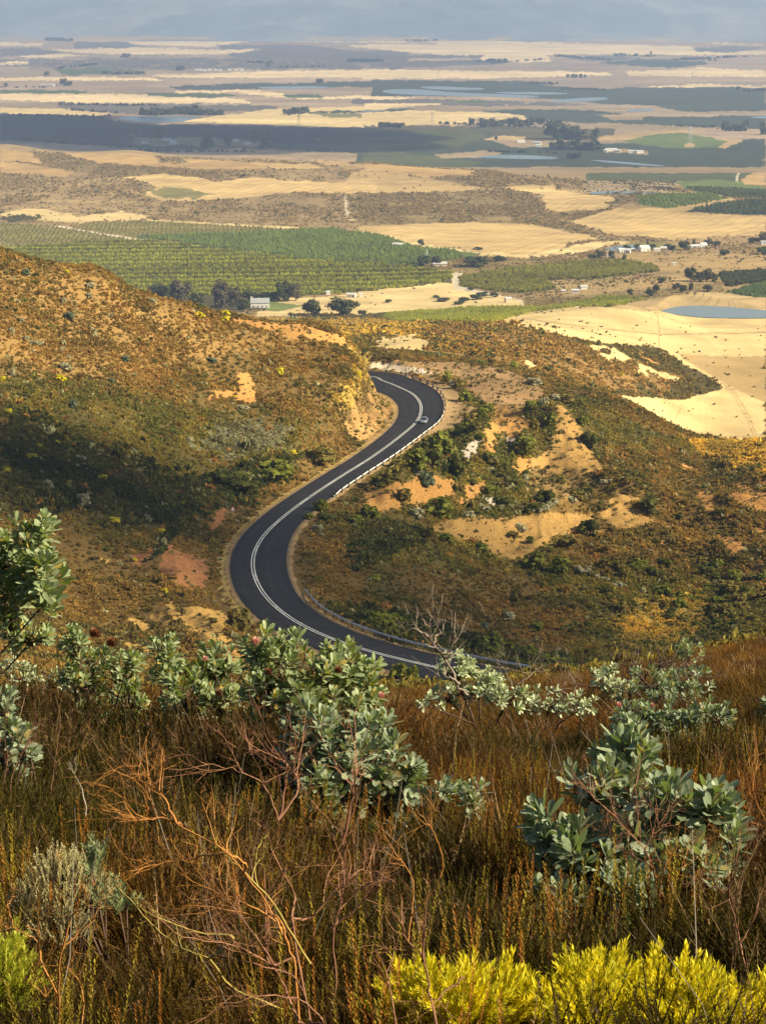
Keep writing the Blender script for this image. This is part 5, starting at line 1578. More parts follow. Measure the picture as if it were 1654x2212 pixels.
protea(PR, 'largest protea bush, standing in front of the near end of the road', foot(315, 15.5), [lobe(268, 652, 15.6, 24, 20, 1), lobe(300, 672, 15.4, 38, 34, 1.6), lobe(345, 670, 15.6, 30, 26, 1.2), lobe(270, 695, 15.3, 26, 28, 1), lobe(325, 712, 15.2, 40, 26, 1.2), lobe(366, 700, 15.4, 16, 24, .6)], .095, 118, M_PROT, 14, heads=(hd(256, 643, 15, 6, 'pink'), hd(268, 674, 15, 6, 'dry'), hd(338, 672, 15, 6, 'dry'), hd(381, 697, 15, 5, 'pink')))
protea(PR, 'protea bush with bluish rosettes directly below the largest one', foot(350, 13), [lobe(318, 735, 13, 34, 30, 1.2), lobe(362, 738, 13, 32, 26, 1.1), lobe(392, 765, 12.8, 30, 26, 1), lobe(345, 772, 12.7, 34, 26, 1), lobe(300, 765, 12.9, 20, 22, .6), lobe(318, 786, 12.5, 18, 14, .4)], .098, 96, M_PROTB, 15)
protea(PR, 'low glaucous protea sprig half sunk in heath right of centre', foot(455, 11.6), [lobe(440, 792, 11.6, 14, 14, .6), lobe(470, 798, 11.6, 16, 14, .8)], .072, 17, M_PROTB, 16, nleaf=(10, 14), stem_r=.008)
protea(PR, 'pale protea bush under the bare grey branch beside the road', foot(480, 27), [lobe(455, 668, 27, 20, 15, 1), lobe(478, 682, 27, 22, 16, 1), lobe(505, 695, 26.5, 22, 14, .9), lobe(448, 692, 27, 16, 12, .4)], .10, 74, M_PROTP, 17, stem_r=.02)
protea(PR, 'thin pale protea bush right of the one under the bare branch', foot(545, 25), [lobe(548, 700, 25, 24, 12, 1), lobe(578, 704, 25, 20, 10, .8), lobe(430, 700, 25, 14, 10, .3)], .085, 34, M_PROTP, 18, stem_r=.012, nleaf=(8, 13))
protea(PR, 'round pale protea bush on the skyline left of the dark twig tangle', foot(612, 33), [lobe(603, 678, 33, 18, 12, 1), lobe(618, 690, 33, 16, 12, .8)], .10, 34, M_PROTP, 19)
protea(PR, 'pale protea bush on the right brow behind the dense green one', foot(665, 29), [lobe(652, 682, 29, 26, 12, 1), lobe(690, 680, 29, 22, 14, 1), lobe(676, 695, 28.6, 28, 12, 1), lobe(628, 696, 29, 10, 9, .3)], .095, 66, M_PROTB, 20)
protea(PR, 'dense green protea bush with a few pink buds at the right', foot(670, 19.5), [lobe(635, 722, 19.5, 26, 18, 1), lobe(672, 722, 19.5, 30, 20, 1.2), lobe(710, 722, 19.5, 22, 22, 1), lobe(660, 745, 19.2, 30, 14, .8), lobe(700, 745, 19.2, 24, 14, .8)], .082, 104, M_PROTB, 21, heads=(hd(618, 706, 19, 4, 'pink'), hd(652, 706, 19, 3, 'pink')))
protea(PR, 'small dark protea bush alone on the right skyline', foot(688, 46), [lobe(688, 651, 46, 15, 10, 1)], .10, 26, M_PROT, 22)
protea(PR, 'protea bush cut by the right edge beside the red grass', foot(775, 20), [lobe(772, 716, 20, 14, 22, 1)], .085, 22, M_PROTB, 23)
protea(PR, 'low pale protea scrub by the right edge below the dense green bush', foot(755, 17.5), [lobe(752, 760, 17.5, 14, 20, 1), lobe(764, 786, 17.3, 12, 14, .5), lobe(720, 772, 17.3, 9, 10, .3), lobe(745, 742, 17.6, 10, 8, .3)], .070, 30, M_PROTP, 24, nleaf=(8, 12), stem_r=.008)
protea(PR, 'protea bush at the left edge below the tall leaning one', foot(-4, 13.5), [lobe(5, 705, 13.5, 14, 14, .7), lobe(2, 740, 13.4, 14, 28, 1), lobe(24, 742, 13.2, 10, 14, .4)], .085, 26, M_PROTB, 25)
protea(PR, 'pale low protea scrub behind the heath near the left edge', foot(30, 24), [lobe(15, 672, 24, 22, 12, 1), lobe(48, 680, 24, 18, 10, .8), lobe(80, 690, 23, 14, 9, .4)], .085, 36, M_PROTP, 26, nleaf=(8, 12))
# the big bush in front, two crowns
protea(PR, 'nearest protea bush, large silvery leaves, upper left crown reaching high', foot(598, 9.4), [lobe(622, 755, 9.6, 24, 18, .8), lobe(590, 785, 9.4, 26, 22, .8), lobe(625, 792, 9.4, 34, 24, 1), lobe(562, 830, 9.2, 30, 30, 1), lobe(590, 858, 9.0, 34, 32, 1.1), lobe(545, 852, 9.2, 20, 26, .6), lobe(560, 892, 8.9, 20, 22, .5)], .112, 62, M_PROTB, 27, aspect=.33, density_in=.12, stem_r=.011)
protea(PR, 'nearest protea bush on the right, silvery rosettes in a wide dome', foot(668, 9.0), [lobe(668, 812, 9.1, 28, 26, 1), lobe(705, 812, 9.1, 26, 26, 1), lobe(722, 842, 9.0, 16, 26, .6), lobe(650, 840, 9.0, 26, 22, .7), lobe(692, 862, 8.9, 22, 18, .5), lobe(632, 890, 8.6, 26, 24, .6), lobe(610, 930, 8.4, 22, 14, .3)], .115, 50, M_PROTB, 28, aspect=.33, density_in=.12, stem_r=.011)
print('proteas', time.time() - T0)

# --- fine-leaved bushes: shoots set all over a dome
def shoot(seed, L, n, ll, lw, up):
    r = np.random.default_rng(seed); V_, F_ = [], []; k = 0
    V_ += [(-.002, 0, 0), (.002, 0, 0), (0, 0, L)]; F_.append((0, 1, 2)); k = 3
    for j in range(n):
        t = (j + r.random()) / n; a = j * 2.4 + r.normal(0, .2)
        p = np.array([0, 0, L * (.12 + .88 * t)])
        d = np.array([math.cos(a) * (1 - up), math.sin(a) * (1 - up), up + .25 * t]); d /= np.linalg.norm(d)
        s = np.array([-math.sin(a), math.cos(a), 0]); l = ll * r.uniform(.7, 1.15)
        V_ += [p, p + d * l * .5 - s * lw, p + d * l, p + d * l * .5 + s * lw]; F_.append((k, k + 1, k + 2)); F_.append((k, k + 2, k + 3)); k += 4
    return np.array(V_), np.array(F_)
def shoot_bush(name, label, cat, base, lobes, n, sh, mat, seed, spread=.5, group=None):
    r = np.random.default_rng(seed); base = np.array(base, float)
    root = empty(name, base); tag(root, label, cat, group)
    V_, F_ = [], []; k = 0; tot = sum(l[2] for l in lobes); st = MB()
    for (c, R, w_) in lobes:
        c = np.array(c) - base; R = np.array(R)
        for i in range(int(n * w_ / tot)):
            d = r.normal(size=3); d[2] = abs(d[2]) * .9 - .1; d /= np.linalg.norm(d)
            tip = c + d * R * r.uniform(.55, 1.05)
            ax = d * spread + np.array([0, 0, 1 - spread]) + r.normal(0, .16, 3); ax /= np.linalg.norm(ax)
            sv, sf = sh[r.integers(len(sh))]
            e1 = np.cross(ax, [.2, 1, .1]); e1 /= np.linalg.norm(e1); e2 = np.cross(ax, e1)
            a = r.uniform(0, 6.28); q1 = e1 * math.cos(a) + e2 * math.sin(a); q2 = -e1 * math.sin(a) + e2 * math.cos(a)
            s = r.uniform(.7, 1.25)
            V_.append((sv[:, :1] * q1 + sv[:, 1:2] * q2 + sv[:, 2:] * ax) * s + tip - ax * .04); F_.append(sf + k); k += len(sv)
            if i % 9 == 0:
                st.tube([r.normal(0, .03, 3) * [1, 1, 0], tip * .5 + r.normal(0, .03, 3), tip], [.007, .005, .003], 4)
    mesh_np('foliage', np.vstack(V_), np.vstack(F_), mat, root)
    st.build('stem', M_STEM, root)
    return root
M_YEL = leaf_mat('yellow_bract', (.30, .31, .02), (.90, .75, .03), .4, (1.1, 1.05, .4), .6, .2, 12)
M_YELD = leaf_mat('yellowgreen_bract', (.28, .33, .04), (.55, .52, .07), .4, (1.1, 1.1, .4), .6, .2, 12)
M_GREYB = leaf_mat('grey_feather_leaf', (.34, .31, .14), (.62, .55, .31), .25, None, .8, .1, 14)
M_GLAU = leaf_mat('glaucous_leaf', (.13, .16, .065), (.24, .27, .13), .25, None, .6, .2, 14)
sh_y = [shoot(700 + i, .15, 34, .034, .0042, .62) for i in range(4)]
sh_g = [shoot(720 + i, .085, 30, .013, .0022, .55) for i in range(3)]
sh_b = [shoot(730 + i, .12, 22, .035, .005, .5) for i in range(3)]
LB = 'yellow_bush'
shoot_bush(LB, 'bright yellow conebush at the bottom, left one of the three along the edge', 'yellow bush', foot(450, 5.9), [lobe(430, 1033, 6.0, 40, 40, 1), lobe(480, 1018, 6.0, 44, 34, 1.2), lobe(455, 1015, 5.7, 40, 26, .8), lobe(410, 1010, 5.8, 26, 22, .5)], 360, sh_y, M_YEL, 31)
shoot_bush(LB, 'bright yellow conebush at the bottom, the middle and tallest of the three', 'yellow bush', foot(590, 6.1), [lobe(600, 1008, 6.1, 44, 36, 1.4), lobe(555, 1031, 6.0, 30, 26, .7), lobe(630, 1033, 5.9, 30, 26, .7), lobe(590, 1022, 5.7, 40, 24, .6)], 330, sh_y, M_YEL, 32)
shoot_bush(LB, 'bright yellow conebush filling the bottom right corner', 'yellow bush', foot(710, 6.0), [lobe(668, 1008, 6.1, 30, 36, 1), lobe(718, 1033, 6.0, 42, 32, 1.2), lobe(765, 1033, 6.0, 30, 32, .9), lobe(690, 1020, 5.7, 50, 24, .8)], 380, sh_y, M_YEL, 33)
shoot_bush(LB, 'dull yellow-green conebush in the bottom left corner', 'yellow bush', foot(5, 6.0), [lobe(2, 1000, 6.0, 26, 44, 1)], 130, sh_y, M_YELD, 34)
shoot_bush('grey_bush', 'soft grey-green feathery bush in the heath at lower left', 'grey bush', foot(60, 8.0), [lobe(62, 890, 8.0, 40, 42, 1.4), lobe(32, 905, 7.9, 22, 26, .5), lobe(95, 895, 8.0, 20, 30, .6), lobe(60, 930, 7.8, 40, 26, .6)], 800, sh_g, M_GREYB, 35, .4)
shoot_bush('blue_green_shrub', 'slim blue-green shoot growing against the grey feathery bush', 'shrub', foot(98, 7.7), [lobe(97, 868, 7.7, 10, 28, 1), lobe(100, 905, 7.7, 8, 16, .4)], 34, sh_b, M_GLAU, 36, .25)
shoot_bush('blue_green_shrub', 'low blue-green sprig in the heath right of the grey feathery bush', 'shrub', foot(120, 7.3), [lobe(120, 905, 7.3, 14, 9, 1)], 14, sh_b, M_GLAU, 37, .4)
print('shoot bushes', time.time() - T0)

# --- dry branching shrubs
def wood(name, c1, c2, s=8):
    return leaf_mat(name, c1, c2, 0, None, .7, .25, s)
M_TW_O = wood('orange_twig', (.30, .125, .035), (.47, .22, .055))
M_TW_B = wood('brown_twig', (.20, .095, .06), (.34, .17, .09))
M_TW_Y = wood('olive_twig', (.26, .21, .05), (.44, .33, .09))
M_TW_G = wood('grey_twig', (.30, .27, .23), (.48, .43, .36))
M_TW_D = wood('driftwood_twig', (.16, .12, .095), (.30, .235, .19))
def twigs(label, cat, name, k, Y, lines, r0, mat, seed, nsub=8, sub=.25, base=None, gen=2, dY=.25, tipw=.25, group=None):
    r = np.random.default_rng(seed)
    m = MB(); fine = MB()
    all_ = []; seen = []
    for ln in lines:
        pts = C(k, ln) if k else ln
        y0_ = Y + r.normal(0, dY * .4)
        if seen:
            A_ = np.array(seen); dd_ = np.hypot(A_[:, 0] - pts[0][0], A_[:, 1] - pts[0][1]); jn = int(dd_.argmin())
            if dd_[jn] < 34: pts = [(A_[jn, 0], A_[jn, 1])] + list(pts if dd_[jn] > 3 else pts[1:]); y0_ = A_[jn, 2]
        yy = y0_ + np.cumsum(np.concatenate([[0], r.normal(0, dY * .3, len(pts) - 1)]))
        P_ = np.array([at(x, y, q) for (x, y), q in zip(pts, yy)])
        for (xa, ya), (xb, yb), qa, qb in zip(pts[:-1], pts[1:], yy[:-1], yy[1:]):
            for t_ in np.linspace(0, 1, 6): seen.append((xa + (xb - xa) * t_, ya + (yb - ya) * t_, qa + (qb - qa) * t_))
        all_.append(P_)
    org = all_[0][0].copy() if base is None else np.array(base)
    root = empty(name, org); tag(root, label, cat, group)
    def smooth(P_, n=5):
        out = []
        Q = np.vstack([2 * P_[0] - P_[1], P_, 2 * P_[-1] - P_[-2]])
        for i in range(1, len(Q) - 2):
            for t in np.linspace(0, 1, n, endpoint=False):
                out.append(.5 * (2 * Q[i] + (Q[i + 1] - Q[i - 1]) * t + (2 * Q[i - 1] - 5 * Q[i] + 4 * Q[i + 1] - Q[i + 2]) * t * t + (3 * Q[i] - Q[i - 1] - 3 * Q[i + 1] + Q[i + 2]) * t ** 3))
        out.append(Q[-2]); return np.array(out)
    def sprout(p, d, L, rad_, g):
        n = 4
        q = [p]; dd = d.copy()
        for i in range(n):
            dd = dd + r.normal(0, .16, 3) + np.array([0, 0, .06]); dd /= np.linalg.norm(dd)
            q.append(q[-1] + dd * L / n)
        q = np.array(q)
        fine.tube(q, np.linspace(rad_, rad_ * .35, len(q)), 3)
        if g > 0:
            for j in range(r.integers(2, 5)):
                i = r.integers(1, len(q)); e = dd + r.normal(0, .55, 3); e /= np.linalg.norm(e)
                sprout(q[i], e, L * r.uniform(.35, .6), rad_ * .6, g - 1)
    for P_ in all_:
        S_ = smooth(P_ - org)
        S_[1:-1] += r.normal(0, (.0022 if Y < 14 else .02), (len(S_) - 2, 3))
        rr = r0 * (.62 if Y < 14 else 1) * (np.linspace(1, tipw, len(S_)))
        m.tube(S_, rr, 5)
        for j in range(nsub):
            i = int(len(S_) * r.uniform(.45, .99)); i = min(max(i, 1), len(S_) - 1)
            d = S_[i] - S_[i - 1]; d /= np.linalg.norm(d) + 1e-9
            e = d + r.normal(0, .45, 3) + [0, 0, .15]; e /= np.linalg.norm(e)
            sprout(S_[i], e, sub * r.uniform(.5, 1.2), max(rr[i] * .6, r0 * .16), gen)
    m.build('branch', mat, root, True); fine.build('sprays', mat, root)
    return root
DS = 'dry_shrub'
twigs('long orange-tipped dry branches sprawling up left across the heath', 'dry shrub', DS, 7, 5.6, [[(1290,1755),(1275,1520),(1240,1420),(1150,1240),(980,1020),(760,890),(650,800),(620,650)], [(1060,1070),(980,1025),(860,1040),(720,1060),(560,1100)], [(780,900),(700,870),(600,880),(560,850)], [(760,890),(700,770),(640,720)], [(1210,1330),(1040,1230),(920,1180)], [(1250,1430),(1200,1300),(1100,1290),(930,1260)]], .0080, M_TW_O, 41, 10, .20)
twigs('brown dry branches rising in a fork under the central proteas', 'dry shrub', DS, 7, 6.0, [[(1340,1755),(1300,1560),(1260,1300),(1270,1200),(1170,1000),(1200,880),(1130,720),(1000,660),(870,630)], [(1200,880),(1290,740),(1240,640),(1150,590)], [(1200,880),(1240,700),(1230,600)], [(1400,1755),(1450,1600),(1440,1400),(1480,1150),(1480,960),(1390,850),(1310,750)], [(1480,960),(1520,780),(1550,620)], [(1340,1300),(1480,1150),(1570,1090)], [(1160,1500),(1150,1300),(1140,1100)]], .0085, M_TW_B, 42, 9, .22)
twigs('pale straw-coloured branches arching low at bottom centre', 'dry shrub', DS, 7, 5.3, [[(1290,1755),(1230,1600),(1160,1500),(1000,1420),(790,1385)], [(1340,1755),(1280,1570),(1100,1500),(900,1460)], [(1430,1350),(1560,1240),(1640,1150)], [(1440,1340),(1520,1200),(1640,1130)], [(1180,1500),(1100,1380),(1030,1290)], [(1400,1755),(1300,1660),(1160,1640),(960,1640)]], .0075, M_TW_B, 43, 8, .20)
twigs('long olive-green leaning stem crossing toward the grey feathery bush', 'dry shrub', DS, 7, 5.8, [[(1220,1700),(1000,1600),(900,1480),(760,1420),(620,1290),(470,1120)], [(1010,1390),(850,1360),(640,1280),(600,1240)], [(1340,1500),(1180,1240),(1040,1090),(960,1020)]], .0075, M_TW_Y, 44, 5, .12)
twigs('orange antler-like branches at the bottom left', 'dry shrub', DS, 7, 5.6, [[(250,1790),(255,1650),(180,1500),(160,1400),(70,1350),(35,1250),(65,1210)], [(255,1650),(270,1440),(400,1310),(445,1200),(465,1090)], [(270,1440),(310,1300),(380,1240)], [(350,1790),(350,1600),(300,1520)], [(250,1700),(140,1590)], [(170,1450),(165,1290)], [(60,1350),(0,1362)]], .0065, M_TW_O, 45, 4, .10)
twigs('brown forked dry stem in front of the left yellow bush', 'dry shrub', DS, 8, 5.2, [[(240,1790),(200,1620),(175,1480),(110,1400),(20,1330)], [(175,1480),(180,1330)], [(60,1790),(30,1600),(0,1500)], [(350,1560),(270,1620),(200,1700)]], .0075, M_TW_B, 46, 5, .15)
twigs('arching reddish dry stem with a drooping tip at centre', 'dry shrub', DS, 8, 6.4, [[(110,1400),(130,1150),(40,1000),(0,940)], [(120,1300),(255,1120),(240,980),(190,890),(140,830)]], .006, M_TW_O, 47, 6, .14)
twigs('brown dry shrub standing in front of the nearest proteas', 'dry shrub', DS, 8, 8.0, [[(1215,1400),(1190,1200),(1130,1010),(1000,860),(985,740)], [(1130,1010),(1190,900)], [(1110,960),(1090,740)], [(1000,860),(900,770),(840,700)], [(1150,1070),(1050,1020),(980,960)]], .0075, M_TW_B, 48, 12, .16)
twigs('red-orange fine dry shrub below the right dome of silvery leaves', 'dry shrub', DS, 8, 7.9, [[(1240,1300),(1260,1150),(1330,1000)], [(1240,1300),(1200,1150),(1250,1020)], [(1240,1300),(1330,1180),(1420,1060)]], .0055, M_TW_O, 49, 12, .16)
twigs('dark arching dry stems at the right edge above the yellow bush', 'dry shrub', DS, 8, 6.6, [[(1640,1790),(1560,1500),(1530,1350),(1480,1200),(1380,1150)], [(1654,1730),(1600,1660),(1340,1650)], [(1490,1220),(1520,1080),(1600,960)], [(1540,1400),(1640,1240)]], .007, M_TW_B, 50, 8, .16)
twigs('thin reddish twigs in the heath at the right edge', 'dry shrub', DS, 8, 10, [[(1500,1000),(1490,850),(1600,640)], [(1560,1000),(1580,800),(1654,700)], [(1470,900),(1440,720)], [(1654,900),(1600,760),(1620,600)]], .006, M_TW_O, 51, 12, .2)
twigs('dry twig tangle on the left slope under the leaning protea', 'dry shrub', DS, 7, 12, [[(60,900),(50,700),(120,540),(160,420)], [(0,800),(30,650),(20,500)], [(200,800),(240,600),(260,460)]], .007, M_TW_B, 52, 10, .3)
twigs('bare grey branch rising over the pale bush beside the road', 'bare tree', 'bare_tree', 8, 26.5, [[(375,360),(330,290),(270,190),(215,120),(190,50),(170,5)], [(215,120),(240,60),(235,0)], [(230,130),(290,160),(310,95),(330,75)], [(200,90),(150,60),(130,50)], [(270,190),(300,140)], [(330,290),(280,260),(240,250)]], .024, M_TW_D, 53, 5, .5, tipw=.25, gen=1)
twigs('bare grey twig fan on the brow beside the lower road end', 'bare tree', 'bare_tree', 8, 27, [[(560,330),(580,290),(650,240),(680,220)], [(570,320),(540,270),(530,230)], [(600,320),(610,260),(640,225)], [(800,380),(830,300),(860,270)], [(800,380),(780,310)]], .014, M_TW_D, 54, 6, .5, gen=2)
twigs('dark leafless tangle on the right brow between two pale proteas', 'bare tree', 'bare_tree', 8, 30, [[(1190,380),(1150,310),(1090,250),(1070,200)], [(1210,380),(1220,280),(1180,210),(1260,205)], [(1150,310),(1210,250),(1300,230)], [(1160,380),(1100,330),(1060,270)]], .035, wood('dark_twig', (.07, .05, .04), (.13, .10, .08)), 55, 10, .6)
twigs('white dead stems poking from the heath at far left', 'dry shrub', DS, 7, 9, [[(370,860),(365,780),(330,700),(300,650)]], .005, M_TW_G, 56, 3, .1)
# upright leafy spikes of heath
sv = []
def spike_tuft(seed):
    r = np.random.default_rng(seed); V_, F_ = [], []; k = 0
    for i in range(5):
        v, f = shoot(seed * 7 + i, r.uniform(.28, .5), 95, .016, .0022, .45)
        a = r.uniform(0, 6.28); tl = r.uniform(0, .22)
        ax = np.array([math.cos(a) * tl, math.sin(a) * tl, 1]); 
        w = v[:, :1] * [1, 0, 0] + v[:, 1:2] * [0, 1, 0] + v[:, 2:] * ax + [r.normal(0, .05), r.normal(0, .05), 0]
        V_.append(w); F_.append(f + k); k += len(v)
    return np.vstack(V_), np.vstack(F_)
X, Y = near_pts(1500, 4.6, 17, 1.8); Z = ground_z(X, Y)
kp = fbm(X / .9, Y / 1.3, 651, 2) > .47; X, Y, Z = X[kp], Y[kp], Z[kp]
n_ = len(X); s_ = rg.uniform(.8, 1.35, n_)
T = np.array([.24, .20, .030]) * rg.uniform(.6, 1.4, n_)[:, None]; T[rg.random(n_) < .3] = (.32, .15, .03)
scatter('heath_spikes', [source('heath_spike', *spike_tuft(60 + i), M_HEATH) for i in range(3)], np.column_stack([X, Y, Z]), rg.uniform(0, 6.28, n_), s_, T, rg.integers(0, 3, n_), 'upright olive bottlebrush shoots standing in the near heath', 'heath')
# bleached single stalks
r_ = np.random.default_rng(61); mb = MB()
for i in range(70):
    Yq = r_.uniform(5.5, 24); u_ = r_.uniform(-.21, .21); x = u_ * Yq; z = gz(x, Yq)
    h_ = r_.uniform(.45, .85); d = np.array([r_.normal(0, .3), r_.normal(0, .2), 1]); b = np.array([x, Yq, z])
    mb.tube([b, b + d * h_ * .5, b + d * h_ + [r_.normal(0, .06), 0, 0]], [.0022, .0019, .0010], 3)
tag(mb.build('dead_stalks', M_TW_G), 'bleached single stalks scattered through the near heath', 'stalks', None, 'stuff')
print('twigs', time.time() - T0)
# ------------------------------------------------------------------ trees, bushes one can tell apart, buildings, masts
K9 = {9: (.11376, 576.8, 222.8), 10: (.0962, 218.8, 270.5), 11: (.0722, 358.0, 358.0), 12: (.0962, 218.8, 477.4)}
def CX_(k, x, y):
    if k in K9:
        s, ox, oy = K9[k]; return ox + x * s, oy + y * s
    return C(k, [(x, y)])[0]
def kk_(k): return K9[k][0] if k in K9 else K
def crown_mesh(n, seed, size, shape):
    """leaf faces gathered in lumps over a crown 1 wide, 1 high"""
    r = np.random.default_rng(seed)
    L = []
    nl = 13
    for i in range(nl):
        a = r.uniform(0, 6.28); zz = r.uniform(.22, .92)
        if shape == 'round': w = .42 * math.sqrt(max(.05, 1 - ((zz - .52) / .52) ** 2))
        elif shape == 'tall': w = .24 + .06 * r.random()
        else: w = .40 * (1.05 - zz)
        rr = w * r.uniform(.35, .85)
        L.append((rr * math.cos(a), rr * math.sin(a), zz, r.uniform(.15, .25)))
    L = np.array(L); ci = r.integers(0, nl, n)
    d = r.normal(size=(n, 3)); d /= np.linalg.norm(d, axis=1)[:, None]
    p = L[ci, :3] + d * L[ci, 3:4] * (r.uniform(.5, 1.08, n)[:, None])
    p[:, 2] = np.maximum(p[:, 2], .05)
    a = d + r.normal(0, .5, (n, 3)) + [0, 0, .25]; a /= np.linalg.norm(a, axis=1)[:, None]
    b = np.cross(a, r.normal(size=(n, 3))); b /= np.linalg.norm(b, axis=1)[:, None]
    c = np.cross(a, b)
    s = size * r.uniform(.6, 1.5, n)[:, None]
    v = np.stack([p - b * s * .5, p + c * s * .55, p + b * s * .5, p - c * s * .5], 1).reshape(-1, 3)
    return v, np.arange(4 * n).reshape(-1, 4)
M_TREE = leaf_mat('tree_leaf', (.055, .065, .018), (.115, .125, .036), .2, None, .7, .15, .25)
M_TREEG = leaf_mat('gum_leaf', (.075, .066, .035), (.135, .115, .060), .2, None, .7, .15, .25)
M_BARK = simple('bark', (.14, .10, .07), .9, .1, var=.3, scale=3)
def tree_proto(name, shape, n, seed, mat, size=.085):
    root = empty(name)
    v, f = crown_mesh(n, seed, size, shape)
    mesh_np('crown', v, f, mat, root)
    m = MB(); r = np.random.default_rng(seed)
    m.tube([(0, 0, -.08), (.01, 0, .2), (0, .01, .5), (.02, 0, .8)], [.032, .026, .018, .006], 6)
    for i in range(5):
        a = r.uniform(0, 6.28); z = r.uniform(.15, .5)
        m.tube([(0, 0, z), (.14 * math.cos(a), .14 * math.sin(a), z + .12), (.26 * math.cos(a), .26 * math.sin(a), z + .3)], [.014, .010, .004], 4)
    m.build('trunk', M_BARK, root, True)
    return root
protos = {}
def thing_from(kind, maker):
    """first use keeps the prototype itself, later ones copy it with its parts"""
    if kind not in protos:
        protos[kind] = maker(); return protos[kind]
    return copy_tree(protos[kind])
MK = {
 'round': lambda: tree_proto('tree', 'round', 1500, 1, M_TREE),
 'round2': lambda: tree_proto('tree', 'round', 1500, 2, M_TREE),
 'gum': lambda: tree_proto('gum_tree', 'tall', 1300, 3, M_TREEG),
 'gum2': lambda: tree_proto('gum_tree', 'round', 1300, 4, M_TREEG, .075),
 'farround': lambda: tree_proto('tree', 'round', 260, 5, M_TREE, .19),
 'farround2': lambda: tree_proto('tree', 'round', 260, 6, M_TREE, .19),
 'fartall': lambda: tree_proto('tree', 'tall', 240, 7, M_TREE, .17),
 'conifer': lambda: tree_proto('conifer', 'cone', 900, 8, M_TREE),
}
rt = np.random.default_rng(77)
def tree(k, x, y, h, w, kind, label, group=None, ymin=660):
    px, py = CX_(k, x, y)
    g = hit_min(px, py, ymin)
    o = thing_from(kind, MK[kind])
    m = g[1] / F * kk_(k)
    H_ = h * m; W_ = w * m * 1.15
    o.location = (g[0], g[1], g[2] - .05 * H_); o.scale = (W_, W_, H_); o.rotation_euler = (0, 0, rt.uniform(0, 6.28))
    tag(o, label, 'tree', group)
    return o
T_ = tree
T_(3, 690, 605, 62, 110, 'round', 'broad dark tree at the left end of the farmhouse grove')
T_(3, 765, 612, 95, 80, 'gum', 'tall tree standing above the left end of the farmhouse grove')
T_(3, 800, 600, 70, 60, 'gum2', 'ragged tree between the tall grove tree and the low round one')
T_(3, 852, 635, 60, 75, 'round2', 'low round tree left of the tallest reddish tree')
T_(3, 955, 645, 118, 90, 'gum', 'tallest reddish brown tree just left of the white farmhouse')
T_(3, 1005, 640, 88, 80, 'gum2', 'reddish tree touching the left gable of the farmhouse')
T_(3, 1050, 652, 46, 60, 'round', 'low bright green tree in front of the left gable of the farmhouse')
T_(3, 1080, 612, 45, 80, 'round2', 'dark tree behind the farmhouse roof')
T_(3, 1165, 612, 38, 100, 'round', 'low dark tree behind the right end of the farmhouse')
T_(3, 1222, 614, 88, 66, 'round2', 'big leafy tree right of the farmhouse, left of a pair')
T_(3, 1275, 612, 76, 66, 'gum2', 'big leafy tree right of the farmhouse, right of a pair')
T_(3, 1345, 676, 70, 84, 'round', 'lone dark round tree on the stubble, the smaller of two')
T_(3, 1482, 676, 80, 124, 'round2', 'lone dark round tree on the stubble, the larger of two')
T_(3, 1563, 676, 24, 40, 'round', 'small bush-like tree right of the two lone dark trees')
T_(4, 178, 468, 52, 60, 'round', 'dark tree beside the pale shed roof at the orchard corner')
T_(4, 232, 462, 46, 44, 'gum2', 'lighter tree next to the pale mast at the orchard corner')
T_(4, 400, 464, 44, 110, 'round2', 'wide low dark tree behind the hooked orchard')
T_(4, 505, 440, 22, 60, 'round', 'small wide tree near the top of the hooked orchard')
T_(4, 165, 372, 26, 30, 'round2', 'small dark tree by the pale roof above the back orchard')
T_(4, 412, 392, 12, 40, 'round', 'tiny bush-like tree below the ringed ploughed field')
T_(9, 130, 325, 50, 90, 'round', 'round tree left of the pink water tank')
T_(9, 200, 305, 60, 80, 'round2', 'bushy tree touching the pink water tank')
T_(9, 295, 315, 70, 60, 'round', 'dark tree right of the pink water tank')
T_(9, 412, 335, 62, 54, 'conifer', 'pointed dark tree at the tip of the hooked orchard')
T_(9, 430, 235, 40, 70, 'round', 'tree behind the leftmost white cottage')
T_(9, 525, 232, 46, 66, 'round2', 'tree just left of the largest white cottage')
T_(9, 615, 222, 62, 34, 'fartall', 'slim dark tree behind the largest white cottage')
T_(9, 650, 232, 46, 90, 'round', 'wide tree right of the largest white cottage')
T_(9, 805, 236, 50, 110, 'round2', 'light green tree between the two groups of cottages')
T_(9, 935, 240, 80, 110, 'round', 'biggest dark round tree between the two groups of cottages')
T_(9, 1020, 208, 64, 44, 'conifer', 'pointed tree left of the right-hand pair of cottages')
T_(9, 1150, 200, 56, 80, 'gum2', 'tree behind the right-hand pair of cottages')
T_(9, 1225, 205, 44, 70, 'round', 'dark tree right of the right-hand pair of cottages')
T_(9, 1295, 285, 50, 90, 'round2', 'green tree alone on the scrub right of the cottages')
T_(9, 1545, 180, 50, 100, 'round', 'dark tree in the clump at the right edge, lower left one')
T_(9, 1615, 180, 100, 110, 'gum2', 'tall dark tree at the right edge above the cottages')
T_(9, 1620, 275, 64, 110, 'round2', 'green tree at the right edge above the dry flat')
T_(9, 990, 510, 118, 120, 'round', 'large dark tree in the clump above the dam, left one')
T_(9, 1070, 520, 92, 90, 'round2', 'lighter green tree in the middle of the clump above the dam')
T_(9, 1140, 518, 118, 90, 'gum2', 'large dark tree in the clump above the dam, third from the left')
T_(9, 1190, 518, 80, 80, 'round', 'large dark tree in the clump above the dam, right one')
T_(9, 688, 606, 66, 64, 'round', 'round dark tree above the vine strip, upper of two')
T_(9, 640, 648, 74, 84, 'round2', 'round dark tree above the vine strip, lower of two')
